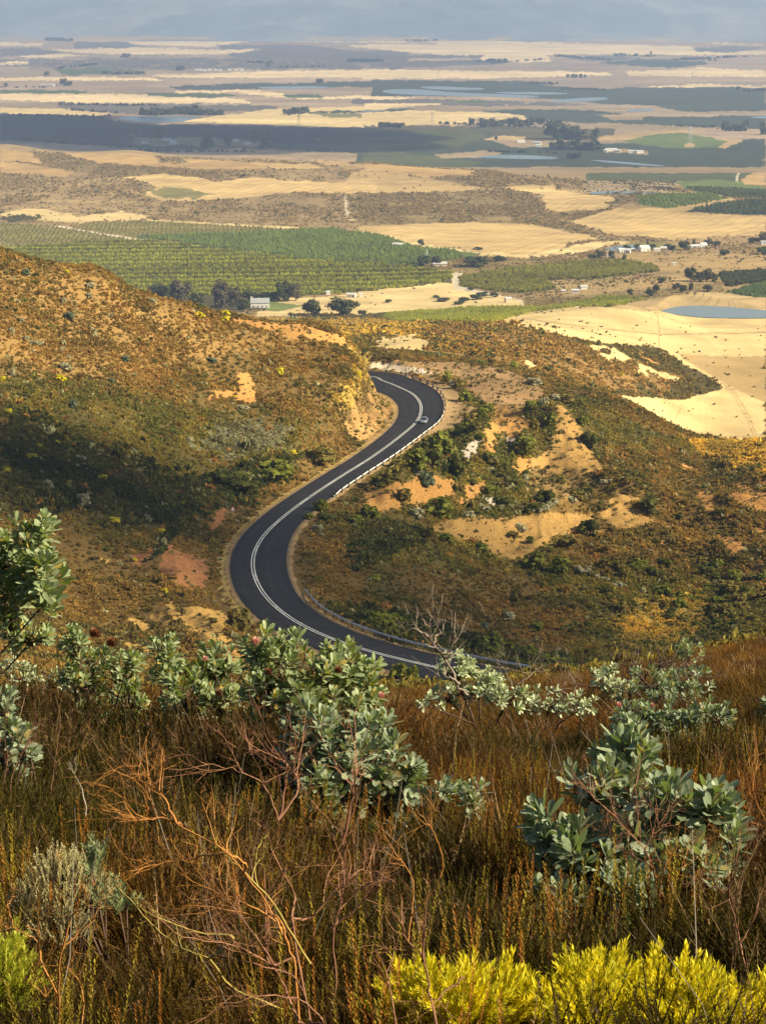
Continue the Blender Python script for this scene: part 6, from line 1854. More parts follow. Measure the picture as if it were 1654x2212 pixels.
T_(9, 460, 634, 54, 60, 'round', 'small round green tree left of the pair above the vine strip')
T_(9, 865, 588, 60, 80, 'gum2', 'dark tree in the creek bed above the dam bank, left one')
T_(9, 925, 612, 66, 70, 'round', 'dark tree in the creek bed above the dam bank, middle one')
T_(9, 995, 600, 76, 50, 'gum', 'slim dark tree in the creek bed above the dam bank')
T_(9, 1140, 606, 62, 90, 'gum2', 'grey-green tree in the creek bed nearest the dam bank')
T_(9, 1400, 560, 66, 50, 'gum', 'bare-stemmed tree in front of the dark orchard strip')
T_(9, 740, 528, 50, 80, 'round2', 'pale green tree in the scrub left of the large clump')
for x, y, h, w in ((262, 615, 16, 60), (350, 617, 20, 50), (402, 607, 24, 60), (330, 628, 14, 50), (430, 592, 18, 60), (480, 596, 20, 40), (230, 600, 12, 30), (25, 620, 14, 30), (380, 566, 12, 30)):
    T_(4, x, y, h, w, 'round', 'bushy little tree on the dry flat beside the farm track', 'little trees on the dry flat')
# trees of the shaded plain
T_(1, 690, 594, 44, 46, 'farround', 'dark tree left of the farm in the shaded plain')
T_(1, 893, 643, 60, 62, 'farround2', 'largest dark tree beside the farm in the shaded plain')
T_(1, 980, 630, 40, 40, 'farround', 'medium dark tree in the middle of the shaded farm')
T_(1, 1098, 614, 44, 34, 'fartall', 'upright tree behind the right sheds of the shaded farm')
T_(1, 1142, 645, 58, 50, 'farround2', 'dark tree at the right end of the shaded farm')
T_(1, 275, 370, 28, 34, 'farround', 'distant pale tree right of the white farm buildings')
T_(1, 302, 370, 18, 34, 'farround2', 'distant low tree at the right of the white farm buildings')
T_(1, 25, 376, 16, 20, 'farround', 'distant tree near the left edge')
T_(1, 200, 326, 16, 26, 'farround2', 'distant tree alone above the tan field at left')
T_(1, 545, 251, 18, 44, 'farround', 'far tree clump standing on the pale ridge field')
T_(1, 1160, 291, 18, 24, 'farround', 'far dark tree below the purple hill')
T_(1, 780, 304, 20, 50, 'farround2', 'far tree at the left end of the white village row')
def row(k, pts, n, h, w, label, group, seed):
    r = np.random.default_rng(seed)
    pts = np.array(pts, float)
    for i in range(n):
        t = (i + r.uniform(.2, .8)) / n * (len(pts) - 1); j = min(int(t), len(pts) - 2); q = pts[j] + (pts[j + 1] - pts[j]) * (t - j)
        hh = h * r.uniform(.7, 1.25)
        T_(k, q[0] + r.normal(0, 1.5), q[1] + r.normal(0, 1.2), hh, w * r.uniform(.8, 1.4), ['farround', 'farround2', 'fartall'][r.integers(3)], label, group)
row(1, [(605, 496), (760, 496), (960, 498)], 22, 24, 34, 'dark tree in the long grove behind the blue lake', 'trees of the grove behind the lake', 1)
row(1, [(760, 492), (870, 490)], 6, 34, 36, 'dark tree in the long grove behind the blue lake', 'trees of the grove behind the lake', 2)
row(1, [(1225, 494), (1325, 492)], 7, 25, 30, 'dark tree in the short clump on the bright stubble', 'trees of the short clump', 3)
row(1, [(1630, 550), (1740, 550)], 7, 22, 30, 'dark tree in the clump at the left of the pylon field', 'trees left of the pylon field', 4)
row(2, [(415, 549), (530, 545), (650, 545)], 14, 32, 30, 'dark tree in the windbreak right of the pylon field', 'windbreak right of the pylon field', 5)
row(2, [(380, 542), (392, 542)], 2, 36, 20, 'tree standing apart at the left of the windbreak', 'trees left of the windbreak', 6)
row(2, [(650, 535), (760, 545), (780, 560)], 7, 24, 34, 'tree in the thin line running to the dark farm wood', 'thin line of trees', 7)
row(2, [(730, 600), (860, 605)], 7, 58, 56, 'tall dark tree in the wood around the pale farm sheds', 'farm wood', 8)
row(2, [(725, 645), (940, 648)], 10, 36, 50, 'low dark tree at the foot of the farm wood', 'lower farm wood', 9)
row(2, [(905, 606), (925, 606)], 2, 40, 34, 'dark tree standing right of the farm wood', 'pair of trees right of the farm wood', 10)
row(2, [(800, 686), (850, 686)], 3, 26, 30, 'dark tree between the two long pale lakes', 'trees between the lakes', 11)
row(2, [(1470, 566), (1570, 566)], 5, 34, 34, 'dark tree in the clump left of the right edge', 'clump left of the right edge', 12)
row(2, [(1630, 582), (1660, 580)], 3, 46, 34, 'dark tree in the clump cut by the right edge', 'clump at the right edge', 13)
row(2, [(788, 338), (880, 336)], 5, 14, 16, 'far solitary tree on the pale central field', 'far trees on the pale field', 14)
T_(2, 490, 606, 16, 16, 'farround', 'single dark tree on the orange yard in the green plain')
T_(2, 1157, 240, 18, 14, 'fartall', 'far single tree at the mountain foot')
T_(2, 1535, 388, 14, 24, 'farround', 'far tree on the edge of the dark right plain')
# far hedgerows, too distant to tell tree from tree
def belt(segs, label, name='tree_belt'):
    Ps, S_ = [], []
    for (k, a, b, n, h) in segs:
        for i in range(n):
            t = rt.random(); x = a[0] + (b[0] - a[0]) * t; y = a[1] + (b[1] - a[1]) * t + rt.normal(0, .8)
            px, py = CX_(k, x, y); u, s = ray(px, py); Y = -318 / float(s)
            Ps.append((float(u) * Y, Y, gz(float(u) * Y, Y))); S_.append(h * kk_(k) * Y / F * rt.uniform(.5, 1.2))
    S_ = np.array(S_)
    scatter(name, [source('belt_tree', *crown_mesh(120, 900 + i, .25, 'round'), M_FARSCRUB) for i in range(2)], Ps, rt.uniform(0, 6.28, len(Ps)), np.column_stack([S_ * 1.5, S_ * 1.5, S_]), np.tile((.06, .065, .035), (len(Ps), 1)), rt.integers(0, 2, len(Ps)), label, 'trees')
belt([(2, (410, 270), (535, 265), 26, 12), (2, (740, 244), (980, 262), 50, 9), (2, (1000, 240), (1180, 246), 40, 9), (2, (1250, 262), (1570, 246), 60, 9), (2, (640, 362), (760, 366), 24, 9), (2, (760, 385), (980, 392), 30, 8), (2, (1280, 258), (1440, 262), 26, 9),
      (1, (1060, 272), (1180, 274), 26, 9), (1, (1490, 268), (1654, 266), 50, 12), (1, (230, 300), (420, 280), 34, 9), (1, (430, 320), (620, 320), 40, 10), (1, (200, 178), (310, 180), 28, 12), (1, (1000, 168), (1040, 168), 8, 9), (1, (1200, 292), (1400, 290), 20, 8),
      (1, (0, 378), (200, 380), 20, 6), (1, (250, 452), (700, 458), 50, 9), (1, (300, 476), (520, 490), 34, 8), (1, (0, 500), (500, 506), 40, 9), (2, (240, 535), (700, 552), 30, 10), (2, (1240, 545), (1440, 552), 20, 9), (2, (80, 180), (240, 178), 26, 7), (2, (470, 275), (700, 258), 30, 8),
      (1, (1370, 356), (1390, 356), 4, 14), (1, (560, 650), (1100, 655), 50, 10), (2, (450, 655), (760, 662), 34, 9), (2, (1560, 395), (1654, 392), 26, 10), (1, (100, 604), (600, 640), 40, 9)], 'thin dark hedgerows and windbreaks far out on the plain')

# --- bushes one can point at on the slopes
def bush_proto(name, cat, mat, seed, n=420, size=.17, flat=False):
    root = empty(name)
    v, f = crown_mesh(n, seed, size, 'round')
    v[:, 2] = v[:, 2] * 1.0 - .12
    mesh_np('foliage', v, f, mat, root)
    m = MB(); r = np.random.default_rng(seed)
    for i in range(5):
        a = r.uniform(0, 6.28)
        m.tube([(0, 0, -.1), (.12 * math.cos(a), .12 * math.sin(a), .2), (.24 * math.cos(a), .24 * math.sin(a), .5)], [.02, .015, .006], 4)
    m.build('stem', M_STEM, root)
    return root
M_BG = leaf_mat('bush_green', (.12, .145, .016), (.25, .25, .032), .3, None, .7, .15, 1.2)
M_BB = leaf_mat('bush_bright', (.24, .27, .03), (.42, .42, .05), .35, None, .7, .15, 1.2)
M_BD = leaf_mat('bush_dark', (.065, .078, .012), (.13, .135, .022), .3, None, .7, .15, 1.2)
M_BO = leaf_mat('bush_olive', (.15, .125, .026), (.27, .21, .045), .3, None, .7, .15, 1.2)
M_BP = leaf_mat('bush_pale', (.30, .28, .16), (.50, .46, .28), .2, None, .8, .1, 1.2)
M_BL = leaf_mat('bush_blue', (.09, .12, .065), (.19, .23, .14), .3, None, .7, .15, 1.2)
M_BY = leaf_mat('bush_yellow', (.48, .42, .02), (.85, .72, .03), .3, None, .7, .15, 1.2)
BK = {}
for nm, mt, sd in (('green', M_BG, 21), ('bright', M_BB, 22), ('dark', M_BD, 23), ('olive', M_BO, 24), ('pale', M_BP, 25), ('blue', M_BL, 26), ('yellow', M_BY, 27), ('green2', M_BG, 28), ('pale2', M_BP, 29)):
    BK[nm] = (lambda nm=nm, mt=mt, sd=sd: bush_proto({'yellow': 'yellow_bush', 'pale': 'pale_shrub', 'pale2': 'pale_shrub'}.get(nm, 'bush'), 'bush', mt, sd))
def bush(k, x, y, w, h, kind, label, group=None):
    px, py = CX_(k, x, y)
    g = hit(px, py)
    if group and 190 < g[1] < 600:
        d_, i_, o_ = road_near(np.array([g[0]]), np.array([g[1]]))
        if d_[0] < RD[i_[0], 3] / 2 + 1.8: return None
        cc_ = paint_split(np.array([g[0]]), np.array([g[1]]), np.array([g[2]]))
        if is_col(cc_, ['sand', 'sandor', 'sandy', 'white'])[0]: return None
    key = 'bush_' + kind
    o = thing_from(key, BK[kind])
    m = g[1] / F * kk_(k)
    hf = .78 if kind in ('yellow', 'pale', 'pale2', 'blue') else 1.0
    o.location = (g[0], g[1], g[2] - .02); o.scale = (w * m * 1.1, w * m * 1.1, h * m * 1.1 * hf); o.rotation_euler = (0, 0, rt.uniform(0, 6.28))
    tag(o, label, 'bush', group)
    return o
for a in (
 (6, 278, 278, 42, 48, 'bright', 'bright lime bush just outside the upper guardrail'),
 (6, 322, 302, 48, 46, 'olive', 'olive bush touching the lime one beside the chevron board'),
 (6, 355, 358, 66, 48, 'green', 'rounded green bush alone on the bare sand outside the bend'),
 (6, 460, 398, 46, 30, 'green', 'small green bush on the brow of the sandy bank'),
 (6, 425, 432, 60, 46, 'green2', 'upper green bush of the clump behind the car'),
 (6, 372, 460, 66, 56, 'olive', 'olive bush in the clump behind the car'),
 (6, 345, 512, 70, 50, 'green', 'green bush at the foot of the clump behind the car'),
 (6, 565, 222, 40, 34, 'bright', 'light green bush on the far rim of the bare pull-off'),
 (6, 420, 200, 60, 22, 'green', 'low green bush on the rim of the pull-off, left one'),
 (6, 655, 285, 80, 40, 'pale', 'pale grey bush at the right end of the pull-off'),
 (6, 640, 395, 50, 40, 'green2', 'green bush at the top of the gully right of the pull-off'),
 (6, 700, 372, 54, 36, 'pale2', 'pale mound-shaped bush above the tall sand heap, left one'),
 (6, 742, 350, 54, 30, 'pale', 'pale mound-shaped bush above the tall sand heap, right one'),
 (6, 790, 368, 60, 44, 'olive', 'olive bush at the peak of the tall sand heap'),
 (6, 722, 456, 56, 56, 'green', 'green bush on the left flank of the tall sand heap'),
 (6, 652, 485, 46, 56, 'olive', 'yellowish bush in the gully left of the tall sand heap'),
 (6, 628, 600, 80, 90, 'green2', 'tall green bush at the left foot of the tall sand heap'),
 (6, 860, 458, 64, 40, 'green', 'spreading bush on the right rim of the tall sand heap'),
 (6, 895, 552, 84, 66, 'dark', 'dark green bush right of the tall sand heap'),
 (6, 955, 722, 46, 36, 'pale', 'pale round bush in the hollow below the tall sand heap'),
 (6, 768, 708, 56, 34, 'olive', 'small bush at the base of the tall sand heap'),
 (6, 840, 782, 70, 44, 'olive', 'olive bush on the sandy shelf above the lower sand patch'),
 (6, 700, 800, 90, 60, 'dark', 'dark brown bush between the tall and low sand patches'),
 (6, 1136, 838, 84, 70, 'dark', 'dark green bush on the right sand knoll'),
 (6, 885, 950, 96, 88, 'dark', 'large dark bush at the right end of the low sand patch'),
 (6, 800, 990, 90, 54, 'olive', 'olive bush below the large dark one'),
 (6, 655, 1078, 90, 80, 'green', 'feathery green bush below the low sand patch, left one'),
 (6, 762, 1105, 90, 80, 'green2', 'feathery green bush below the low sand patch, right one'),
 (6, 415, 1008, 90, 42, 'green', 'spreading green bush under the left end of the low sand patch'),
 (6, 265, 966, 80, 34, 'green2', 'low green bush left of the low sand patch'),
 (6, 562, 946, 56, 28, 'olive', 'small bush in the middle of the low sand patch'),
 (6, 600, 916, 60, 40, 'pale2', 'pale bush on the ridge of the low sand patch'),
 (6, 632, 970, 44, 34, 'dark', 'dark little bush at the notch of the low sand patch'),
 (6, 240, 850, 130, 84, 'green', 'big green bush below the eroded orange bank'),
 (6, 150, 860, 90, 56, 'pale', 'pale grey bush left of the big green one'),
 (6, 372, 858, 60, 30, 'pale2', 'pale grey bush right of the big green one'),
 (6, 375, 825, 50, 46, 'olive', 'rusty bush below the left orange slip'),
 (6, 462, 762, 50, 40, 'green2', 'green bush between the two orange slips'),
 (6, 520, 812, 80, 50, 'dark', 'dark bush below the white rock scar'),
 (6, 190, 722, 80, 84, 'blue', 'blue-green bush under the straight of the road'),
 (6, 320, 700, 80, 130, 'dark', 'tall dark bush left of the white rock scar'),
 (6, 250, 585, 110, 100, 'green', 'broad green bush below the guardrail, under the car'),
 (6, 205, 640, 90, 80, 'dark', 'dark bush in the middle of the bank below the guardrail'),
 (6, 130, 650, 110, 80, 'green2', 'green bush on the bank below the guardrail, left one'),
 (6, 60, 640, 60, 40, 'olive', 'olive bush touching the lower part of the white guardrail'),
 (6, 15, 700, 60, 50, 'olive', 'round rusty-olive bush below the guardrail'),
 (6, 90, 790, 70, 60, 'olive', 'olive bush beside the eroded orange bank'),
 (6, 460, 620, 60, 50, 'green', 'green bush right of the white rock scar'),
 (6, 1270, 872, 50, 30, 'dark', 'grey bush alone on the right brown slope'),
 (12, 1060, 345, 170, 130, 'green', 'dark green bush at the lower end of the white guardrail'),
 (12, 940, 430, 110, 60, 'green2', 'green bush overhanging the inner road edge'),
 (12, 1140, 440, 200, 70, 'dark', 'low dark bush inside the lower bend'),
 (12, 1560, 430, 220, 160, 'green', 'large bright green bush inside the lower bend'),
 (12, 1030, 545, 130, 80, 'pale', 'pale bush inside the lower bend near the road edge'),
 (12, 1400, 480, 180, 90, 'green2', 'green bush left of the large bright one'),
 (12, 1620, 1080, 130, 70, 'bright', 'lime bush low in the hollow inside the lower bend'),
 (12, 200, 1590, 290, 270, 'olive', 'big golden-green bush on the outer verge of the lower bend'),
 (12, 430, 1545, 100, 60, 'green', 'small green bush on the outer verge beside the big golden one'),
 (12, 780, 1680, 150, 90, 'green2', 'green bush on the near verge above the largest protea'),
 (5, 1375, 625, 130, 80, 'olive', 'wide olive bush on the hill above the straight of the road'),
 (5, 1180, 680, 180, 70, 'green', 'wide green bush lower on the hill left of the road'),
 (5, 1040, 740, 190, 76, 'dark', 'wide dark bush on the hill above the warning sign'),
 (5, 920, 720, 120, 60, 'dark', 'dark bush left of the wide ones on the hill'),
 (6, 545, 1300, 66, 44, 'pale', 'pale shrub alone on the dry slope inside the bend'),
 (6, 430, 1340, 50, 34, 'blue', 'small bluish shrub on the dark slope beyond the lower rail'),
 (6, 670, 1350, 70, 40, 'green2', 'small green shrub on the dry slope inside the bend'),
 (8, 70, 262, 90, 70, 'green', 'dark green bush at the near end of the road beside the heath'),
 (8, 130, 275, 60, 60, 'green2', 'olive green bush right beside the near road edge'),
): bush(*a)
# wooded dark strip under the lower rail, bush by bush
r_ = np.random.default_rng(88)
for i in range(46):
    t = r_.random(); x = -90 + 950 * t; y = 1262 + 250 * t ** .8 + r_.uniform(-6, 44)
    bush(6, x, y, r_.uniform(60, 120), r_.uniform(36, 70), ['dark', 'green', 'dark', 'green2'][i % 4], 'dark green bush in the thicket along the far side of the lower guardrail', 'thicket along the lower guardrail')
for i in range(60):
    x = r_.uniform(900, 1700); y = r_.uniform(1060, 1330)
    bush(6, x, y, r_.uniform(34, 80), r_.uniform(24, 46), ['dark', 'olive', 'green', 'olive'][i % 4], 'olive or dark bush in the scrubby hollow at the right', 'bushes of the right hollow')
for i in range(46):
    x = r_.uniform(130, 640); y = r_.uniform(440, 760)
    bush(6, x, y, r_.uniform(26, 60), r_.uniform(20, 44), ['dark', 'green', 'pale', 'olive'][i % 4], 'small bush in the broken ground between the road and the tall sand heap', 'bushes of the broken ground')
for i in range(34):
    t = r_.random(); x = 420 + 560 * t; y = 810 + 40 * math.sin(t * 4) + r_.uniform(-16, 16) - 60 * t
    bush(6, x, y, r_.uniform(26, 52), r_.uniform(18, 32), ['pale', 'pale2', 'dark', 'pale'][i % 4], 'pale shrub in the dry creek line above the low sand patch', 'shrubs of the dry creek line')
for i in range(16):
    t = r_.random(); x = 800 + 240 * t; y = 1060 + 110 * t + r_.uniform(-12, 12)
    bush(6, x, y, r_.uniform(26, 44), r_.uniform(18, 30), ['pale', 'pale2'][i % 2], 'pale shrub in the slanting line right of the feathery bushes', 'slanting line of pale shrubs')
YB = [(258, 268), (862, 680 - 400 + 0), ]
for k, x, y, w, h, lb in (
 (5, 262, 272, 50, 34, 'round yellow bush high on the left hill, left of the grey shrubs'), (3, 862, 684, 44, 28, 'yellow bush on the crest of the left hill, upper left of three'), (3, 975, 674, 38, 26, 'yellow bush on the crest of the left hill, top right of three'), (3, 972, 702, 50, 30, 'yellow bush on the crest of the left hill, lowest of three'),
 (5, 1207, 245, 44, 42, 'bright yellow bush above the orange scar'), (5, 1547, 258, 34, 34, 'yellow-green bush beside the cutting'), (5, 168, 560, 36, 24, 'yellow bush in the cloud shade, upper one'), (5, 120, 608, 76, 30, 'wide dull yellow bush in the cloud shade'),
 (5, 30, 668, 54, 32, 'yellow bush near the left edge in the cloud shade'), (5, 35, 414, 44, 30, 'yellow bush near the left edge below the old track'), (5, 498, 886, 68, 34, 'bright yellow bush low on the left hill'), (5, 693, 934, 40, 34, 'yellow-green bush at the head of the gully'),
 (5, 797, 812, 36, 26, 'dull yellow bush above the gully'), (5, 1265, 586, 36, 20, 'small yellow bush above the wide olive one'), (5, 442, 700, 56, 30, 'dull yellow bush in the middle of the shaded slope'), (5, 712, 1186, 34, 24, 'small yellow bush above the yellow sand'),
 (5, 582, 1050, 26, 20, 'tiny yellow bush left of the red scar'), (5, 12, 268, 34, 22, 'yellow bush at the left edge of the upper hill'), (3, 288, 492, 32, 20, 'yellow bush on the crest near the left'), (5, 1012, 345, 26, 16, 'small yellow bush in the orange scar'), (5, 245, 540, 26, 18, 'faint yellow bush above the shaded slope'),
 (6, 1030, 245, 30, 14, 'small yellow bush on the spur')):
    bush(k, x, y, w, h, 'yellow', lb)
for k, x, y, w, h, lb in (
 (3, 108, 502, 40, 36, 'pale green shrub on the hill crest at far left'), (3, 388, 552, 46, 26, 'pale shrub on the hill crest left of the farmhouse trees'), (3, 655, 622, 60, 30, 'grey shrub on the crest below the grove'), (3, 385, 600, 36, 28, 'pale shrub below the crest, second from the left'),
 (3, 272, 620, 36, 30, 'grey-green shrub in the upper left slope'), (3, 300, 690, 50, 40, 'dark-hearted grey shrub in the upper left slope'), (3, 92, 705, 36, 26, 'pale shrub near the left edge of the upper slope'), (5, 50, 66, 36, 36, 'pale shrub at the left edge above the grey pair'), (5, 115, 96, 44, 26, 'left grey shrub of the pair on the upper slope'),
 (5, 155, 120, 60, 34, 'right grey shrub of the pair on the upper slope'), (5, 280, 222, 60, 40, 'pale shrub above the round yellow bush'), (5, 540, 188, 38, 38, 'dark grey-green shrub in the middle of the upper slope'), (5, 400, 68, 34, 40, 'grey-green shrub near the top of the slope'), (5, 480, 280, 34, 28, 'pale shrub below the dark grey-green one'),
 (5, 312, 385, 40, 44, 'pale round shrub at the edge of the cloud shade'), (5, 918, 192, 44, 30, 'pale shrub left of the yellow one above the orange scar'), (5, 1045, 402, 56, 36, 'grey-green shrub below the orange scar'), (5, 820, 365, 26, 20, 'little pale shrub left of the orange scar'), (5, 735, 280, 24, 22, 'tiny pale shrub in the upper middle slope'),
 (5, 820, 530, 40, 26, 'pale shrub in the middle of the slope'), (5, 362, 810, 76, 80, 'large blue-grey shrub in the cloud shade'), (5, 340, 615, 60, 30, 'grey shrub in the middle of the cloud shade'), (5, 205, 735, 60, 50, 'grey shrub left of the large blue-grey one'), (5, 640, 335, 26, 24, 'small grey-green shrub above the middle slope'), (5, 55, 248, 26, 50, 'upright pale shrub near the left edge')):
    bush(k, x, y, w, h, 'pale' if (x * 7) % 3 else 'blue', lb)
print('bushes', time.time() - T0, len(SC.objects))

# --- buildings
M_WALLW = simple('whitewash', (.78, .76, .70), .85, .1, var=.06, scale=.6)
M_WALLC = simple('cream_wall', (.60, .48, .38), .85, .1, var=.08, scale=.6)
M_ROOFG = simple('grey_sheet_roof', (.36, .37, .38), .55, .3, var=.12, scale=.8)
M_ROOFP = simple('pale_sheet_roof', (.62, .62, .60), .5, .35, var=.1, scale=.8)
M_WIN = simple('window_dark', (.03, .035, .045), .2, .5, var=.05)
M_DOOR = simple('door_wood', (.12, .08, .05), .7, .2)
def building(name, k, x, y, wpx, depth, hw, hr, rz, label, walls, roofm, nwin=2, chimney=False, group=None, cat='house'):
    px, py = CX_(k, x, y)
    g = hit_min(px, py, 660)
    root = empty(name, (g[0], g[1], g[2] - .2), rz); tag(root, label, cat, group)
    L = wpx * kk_(k) * g[1] / F; D = depth
    m = MB()
    v = [(-L / 2, -D / 2, 0), (L / 2, -D / 2, 0), (L / 2, D / 2, 0), (-L / 2, D / 2, 0), (-L / 2, -D / 2, hw), (L / 2, -D / 2, hw), (L / 2, D / 2, hw), (-L / 2, D / 2, hw), (-L / 2, 0, hw + hr), (L / 2, 0, hw + hr)]
    m.add(v, [(0, 1, 5, 4), (2, 3, 7, 6), (1, 2, 6, 5), (3, 0, 4, 7)]); m.add(v, [(5, 6, 9), (7, 4, 8)])
    m.build('wall', walls, root)
    m = MB(); e = .35; z0 = hw - hr * e / (D / 2)
    for s in (-1, 1):
        a = np.array([(-L / 2 - .3, s * (D / 2 + e), z0 + .03), (L / 2 + .3, s * (D / 2 + e), z0 + .03), (L / 2 + .3, 0, hw + hr + .03), (-L / 2 - .3, 0, hw + hr + .03)])
        m.add(np.vstack([a, a + [0, 0, .14]]), [(0, 1, 2, 3), (4, 7, 6, 5), (0, 4, 5, 1), (1, 5, 6, 2), (2, 6, 7, 3), (3, 7, 4, 0)])
    rf = m.build('roof', roofm, root)
    if chimney:
        m = MB(); m.box(-L / 2 + .2, -L / 2 + 1.5, -.6, .6, hw + hr * .5, hw + hr + 1.2); m.build('chimney', walls, rf)
    for i in range(nwin):
        cx = -L / 2 + L * (i + .7) / (nwin + .4)
        m = MB(); m.box(cx - .5, cx + .5, -D / 2 - .05, -D / 2 + .03, 1.0, 2.1); wd = m.build('window', M_WIN, root)
        m = MB(); m.box(cx - .62, cx + .62, -D / 2 - .10, -D / 2 + .02, .86, .97); m.build('sill', walls, wd)
    if nwin:
        m = MB(); cx = -L / 2 + L * .12 if nwin > 2 else L * .32
        m.box(cx - .45, cx + .45, -D / 2 - .05, -D / 2 + .03, .1, 2.1); m.build('door', M_DOOR, root)
    return root
B_ = building
B_('farmhouse', 10, 425, 385, 195, 7.0, 4.6, 3.2, .10, 'long white farmhouse with a grey gabled roof among dark trees', M_WALLW, M_ROOFG, 4, True)
B_('shed', 10, 1130, 248, 42, 3.4, 2.4, .8, .2, 'tiny white shed at the near edge of the big orchard', M_WALLW, M_ROOFP, 0, cat='shed')
B_('cottage', 10, 1375, 278, 90, 5, 3.0, 1.0, -.2, 'flat white cottage at the edge of the stubble right of the orchard', M_WALLW, M_ROOFP, 2)
B_('shed', 10, 1472, 272, 30, 3, 2.6, .6, .1, 'small white shed right of the flat cottage', M_WALLW, M_ROOFP, 0, cat='shed')
B_('cottage', 9, 385, 258, 60, 5, 3.0, 1.4, .3, 'leftmost white cottage of the pond group', M_WALLW, M_ROOFP, 1)
B_('cottage', 9, 438, 264, 50, 5, 3.2, 1.6, -.3, 'second white cottage of the pond group, gable to the view', M_WALLW, M_ROOFP, 1)
B_('cottage', 9, 582, 248, 90, 7, 3.8, 2.4, .4, 'largest white cottage of the pond group with a pale roof', M_WALLW, M_ROOFP, 2)
B_('shed', 9, 485, 248, 30, 3, 2.4, .6, 0, 'small pink-white shed between the white cottages', M_WALLC, M_ROOFP, 0, cat='shed')
B_('shed', 9, 695, 246, 54, 4, 2.4, .8, .1, 'low white shed right of the largest cottage', M_WALLW, M_ROOFP, 0, cat='shed')
B_('cottage', 9, 755, 244, 54, 5, 3.0, 1.6, -.2, 'cream cottage at the right of the pond group', M_WALLC, M_ROOFP, 1)
B_('cottage', 9, 1030, 222, 80, 5, 2.6, 1.4, .1, 'low white building of the right-hand cottage pair', M_WALLW, M_ROOFP, 1)
B_('cottage', 9, 1100, 218, 60, 6, 3.2, 2.2, .3, 'taller white house of the right-hand cottage pair', M_WALLW, M_ROOFP, 2)
B_('house', 9, 1635, 192, 60, 6, 3.0, 1.6, .1, 'white house cut by the right edge under the tall tree', M_WALLW, M_ROOFG, 1)
B_('shed', 9, 845, 374, 26, 3, 2.4, .6, 0, 'tiny white hut alone on the dry flat', M_WALLW, M_ROOFP, 0, cat='shed')
B_('shed', 9, 55, 586, 60, 4, 3.0, .8, .1, 'white shed on the dry ground right of the hooked orchard, upper one', M_WALLW, M_ROOFP, 0, cat='shed')
B_('shed', 4, 832, 580, 34, 4, 3.0, .8, -.1, 'white shed on the dry ground right of the hooked orchard, lower one', M_WALLW, M_ROOFP, 0, cat='shed')
B_('shed', 4, 780, 578, 20, 3, 2.2, .6, 0, 'small pale hut left of the two white sheds', M_WALLC, M_ROOFP, 0, cat='shed')
B_('shed', 4, 540, 618, 26, 4, 3.4, .8, .3, 'pale broken shed beside the farm track', M_WALLC, M_ROOFP, 0, cat='shed')
B_('shed', 4, 245, 462, 60, 9, 3.0, 1.2, .1, 'long low shed with a pale roof at the orchard corner', M_WALLC, M_ROOFP, 0, cat='shed')
B_('shed', 4, 68, 378, 46, 10, 3.0, 1.2, -.3, 'pale roofed shed above the back orchard', M_WALLC, M_ROOFP, 0, cat='shed')
B_('water_tank', 9, 262, 305, 26, 4, 6.0, .4, .1, 'small pinkish tank tower among trees left of the white cottages', M_WALLC, M_WALLC, 0, cat='tank')
for i, (k, x, y, w_, lb) in enumerate(((1, 625, 622, 26, 'pale hut at the left end of the shaded farm'), (1, 722, 608, 34, 'long white roof in the middle of the shaded farm, upper one'), (1, 745, 616, 24, 'white shed below the long roof of the shaded farm'), (1, 748, 624, 28, 'lowest white shed of the shaded farm'), (1, 1020, 612, 26, 'white shed between the dark trees of the shaded farm'),
    (1, 1068, 625, 30, 'white shed left of the rightmost dark tree'), (1, 205, 372, 60, 'long white farm building on the distant tan field'), (1, 235, 370, 26, 'white barn at the right of the distant long building'), (2, 595, 616, 36, 'pale shed at the upper left of the plain farmyard'), (2, 665, 622, 34, 'white shed in the middle of the plain farmyard'),
    (2, 672, 634, 26, 'white shed at the bottom of the plain farmyard'), (2, 985, 652, 50, 'long white shed right of the farm wood'), (2, 1012, 657, 30, 'white shed touching the long one right of the farm wood'), (2, 1075, 660, 34, 'white barn of the pair farther right of the farm wood'), (2, 1108, 661, 30, 'right white barn of the pair farther right of the farm wood'), (2, 962, 657, 16, 'tiny white hut left of the long shed'))):
    B_('shed', k, x, y, w_, 9, 4, 1.6, (i % 3 - 1) * .2, lb, M_WALLW, M_ROOFP, 0, cat='shed')
for i, x in enumerate((850, 868, 885, 905, 930, 950, 990, 1020, 1045)):
    B_('far_house', 1, x, 306 + (i % 3), 13, 10, 6, 3, 0, 'white house in the far village row', M_WALLW, M_ROOFP, 0, group='far village row')

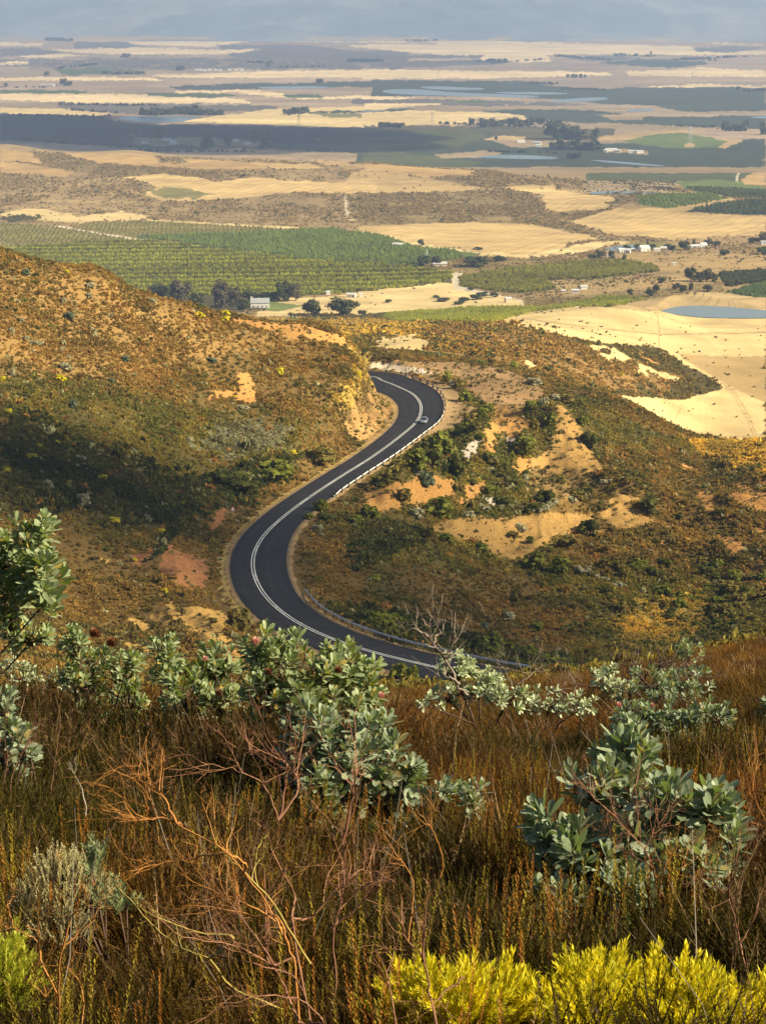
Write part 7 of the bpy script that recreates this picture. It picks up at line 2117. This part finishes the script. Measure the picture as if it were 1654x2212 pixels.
# --- lattice masts
M_MAST = simple('mast_steel', (.34, .34, .35), .6, .3, .4, var=.1)
M_MASTW = simple('mast_pale', (.62, .62, .60), .6, .3, var=.1)
def pylon(k, x, y, hpx, label, arms=True, mat=None):
    px, py = CX_(k, x, y); g = hit_min(px, py, 660)
    H_ = hpx * kk_(k) * g[1] / F
    root = empty('pylon' if arms else 'mast', g, .3); tag(root, label, 'pylon' if arms else 'mast')
    m = MB(); w0 = H_ * .11; r_ = max(.10, H_ * .0045 + .02)
    def wz(z): return w0 * (1 - z / H_) ** .8 + H_ * .012
    zs = [0, .2, .38, .54, .68, .8, .9, 1.0]
    for sx, sy in ((1, 1), (1, -1), (-1, 1), (-1, -1)):
        m.tube([(sx * wz(z * H_), sy * wz(z * H_), z * H_) for z in zs], r_, 4)
    for a, b in zip(zs[:-1], zs[1:]):
        A_, B2 = wz(a * H_), wz(b * H_)
        for s in (-1, 1):
            m.tube([(-A_, s * A_, a * H_), (B2, s * B2, b * H_)], r_ * .6, 3); m.tube([(A_, s * A_, a * H_), (-B2, s * B2, b * H_)], r_ * .6, 3)
            m.tube([(s * A_, -A_, a * H_), (s * B2, B2, b * H_)], r_ * .6, 3)
    m.build('lattice', mat or M_MAST, root)
    if arms:
        for z, w_ in ((.72, .22), (.84, .26), (.95, .18)):
            m = MB(); m.tube([(-w_ * H_, 0, z * H_), (0, 0, z * H_ + .03 * H_), (w_ * H_, 0, z * H_)], r_, 4); m.tube([(-w_ * H_, 0, z * H_), (w_ * H_, 0, z * H_)], r_ * .8, 4)
            m.build('crossarm', mat or M_MAST, root)
    return root
pylon(2, 213, 542, 56, 'grey power pylon standing on the bright field left of the windbreak')
pylon(1, 1290, 547, 56, 'faint power pylon on the bright stubble beside the short tree clump')
pylon(2, 1325, 628, 80, 'pale power pylon in front of the bright green hill field', True, M_MASTW)
pylon(4, 190, 455, 68, 'pale lattice mast at the orchard corner beside the sheds', False, M_MASTW)
pylon(2, 553, 362, 30, 'tiny far pylon on the pale middle field')
pylon(2, 238, 338, 24, 'tiny far pylon left on the long bright strip')
pylon(2, 1335, 340, 30, 'tiny far pylon on the bright right strip')
print('far things', time.time() - T0, len(SC.objects))
print('script done', round(time.time() - T0, 1), 'objects', len(SC.objects))
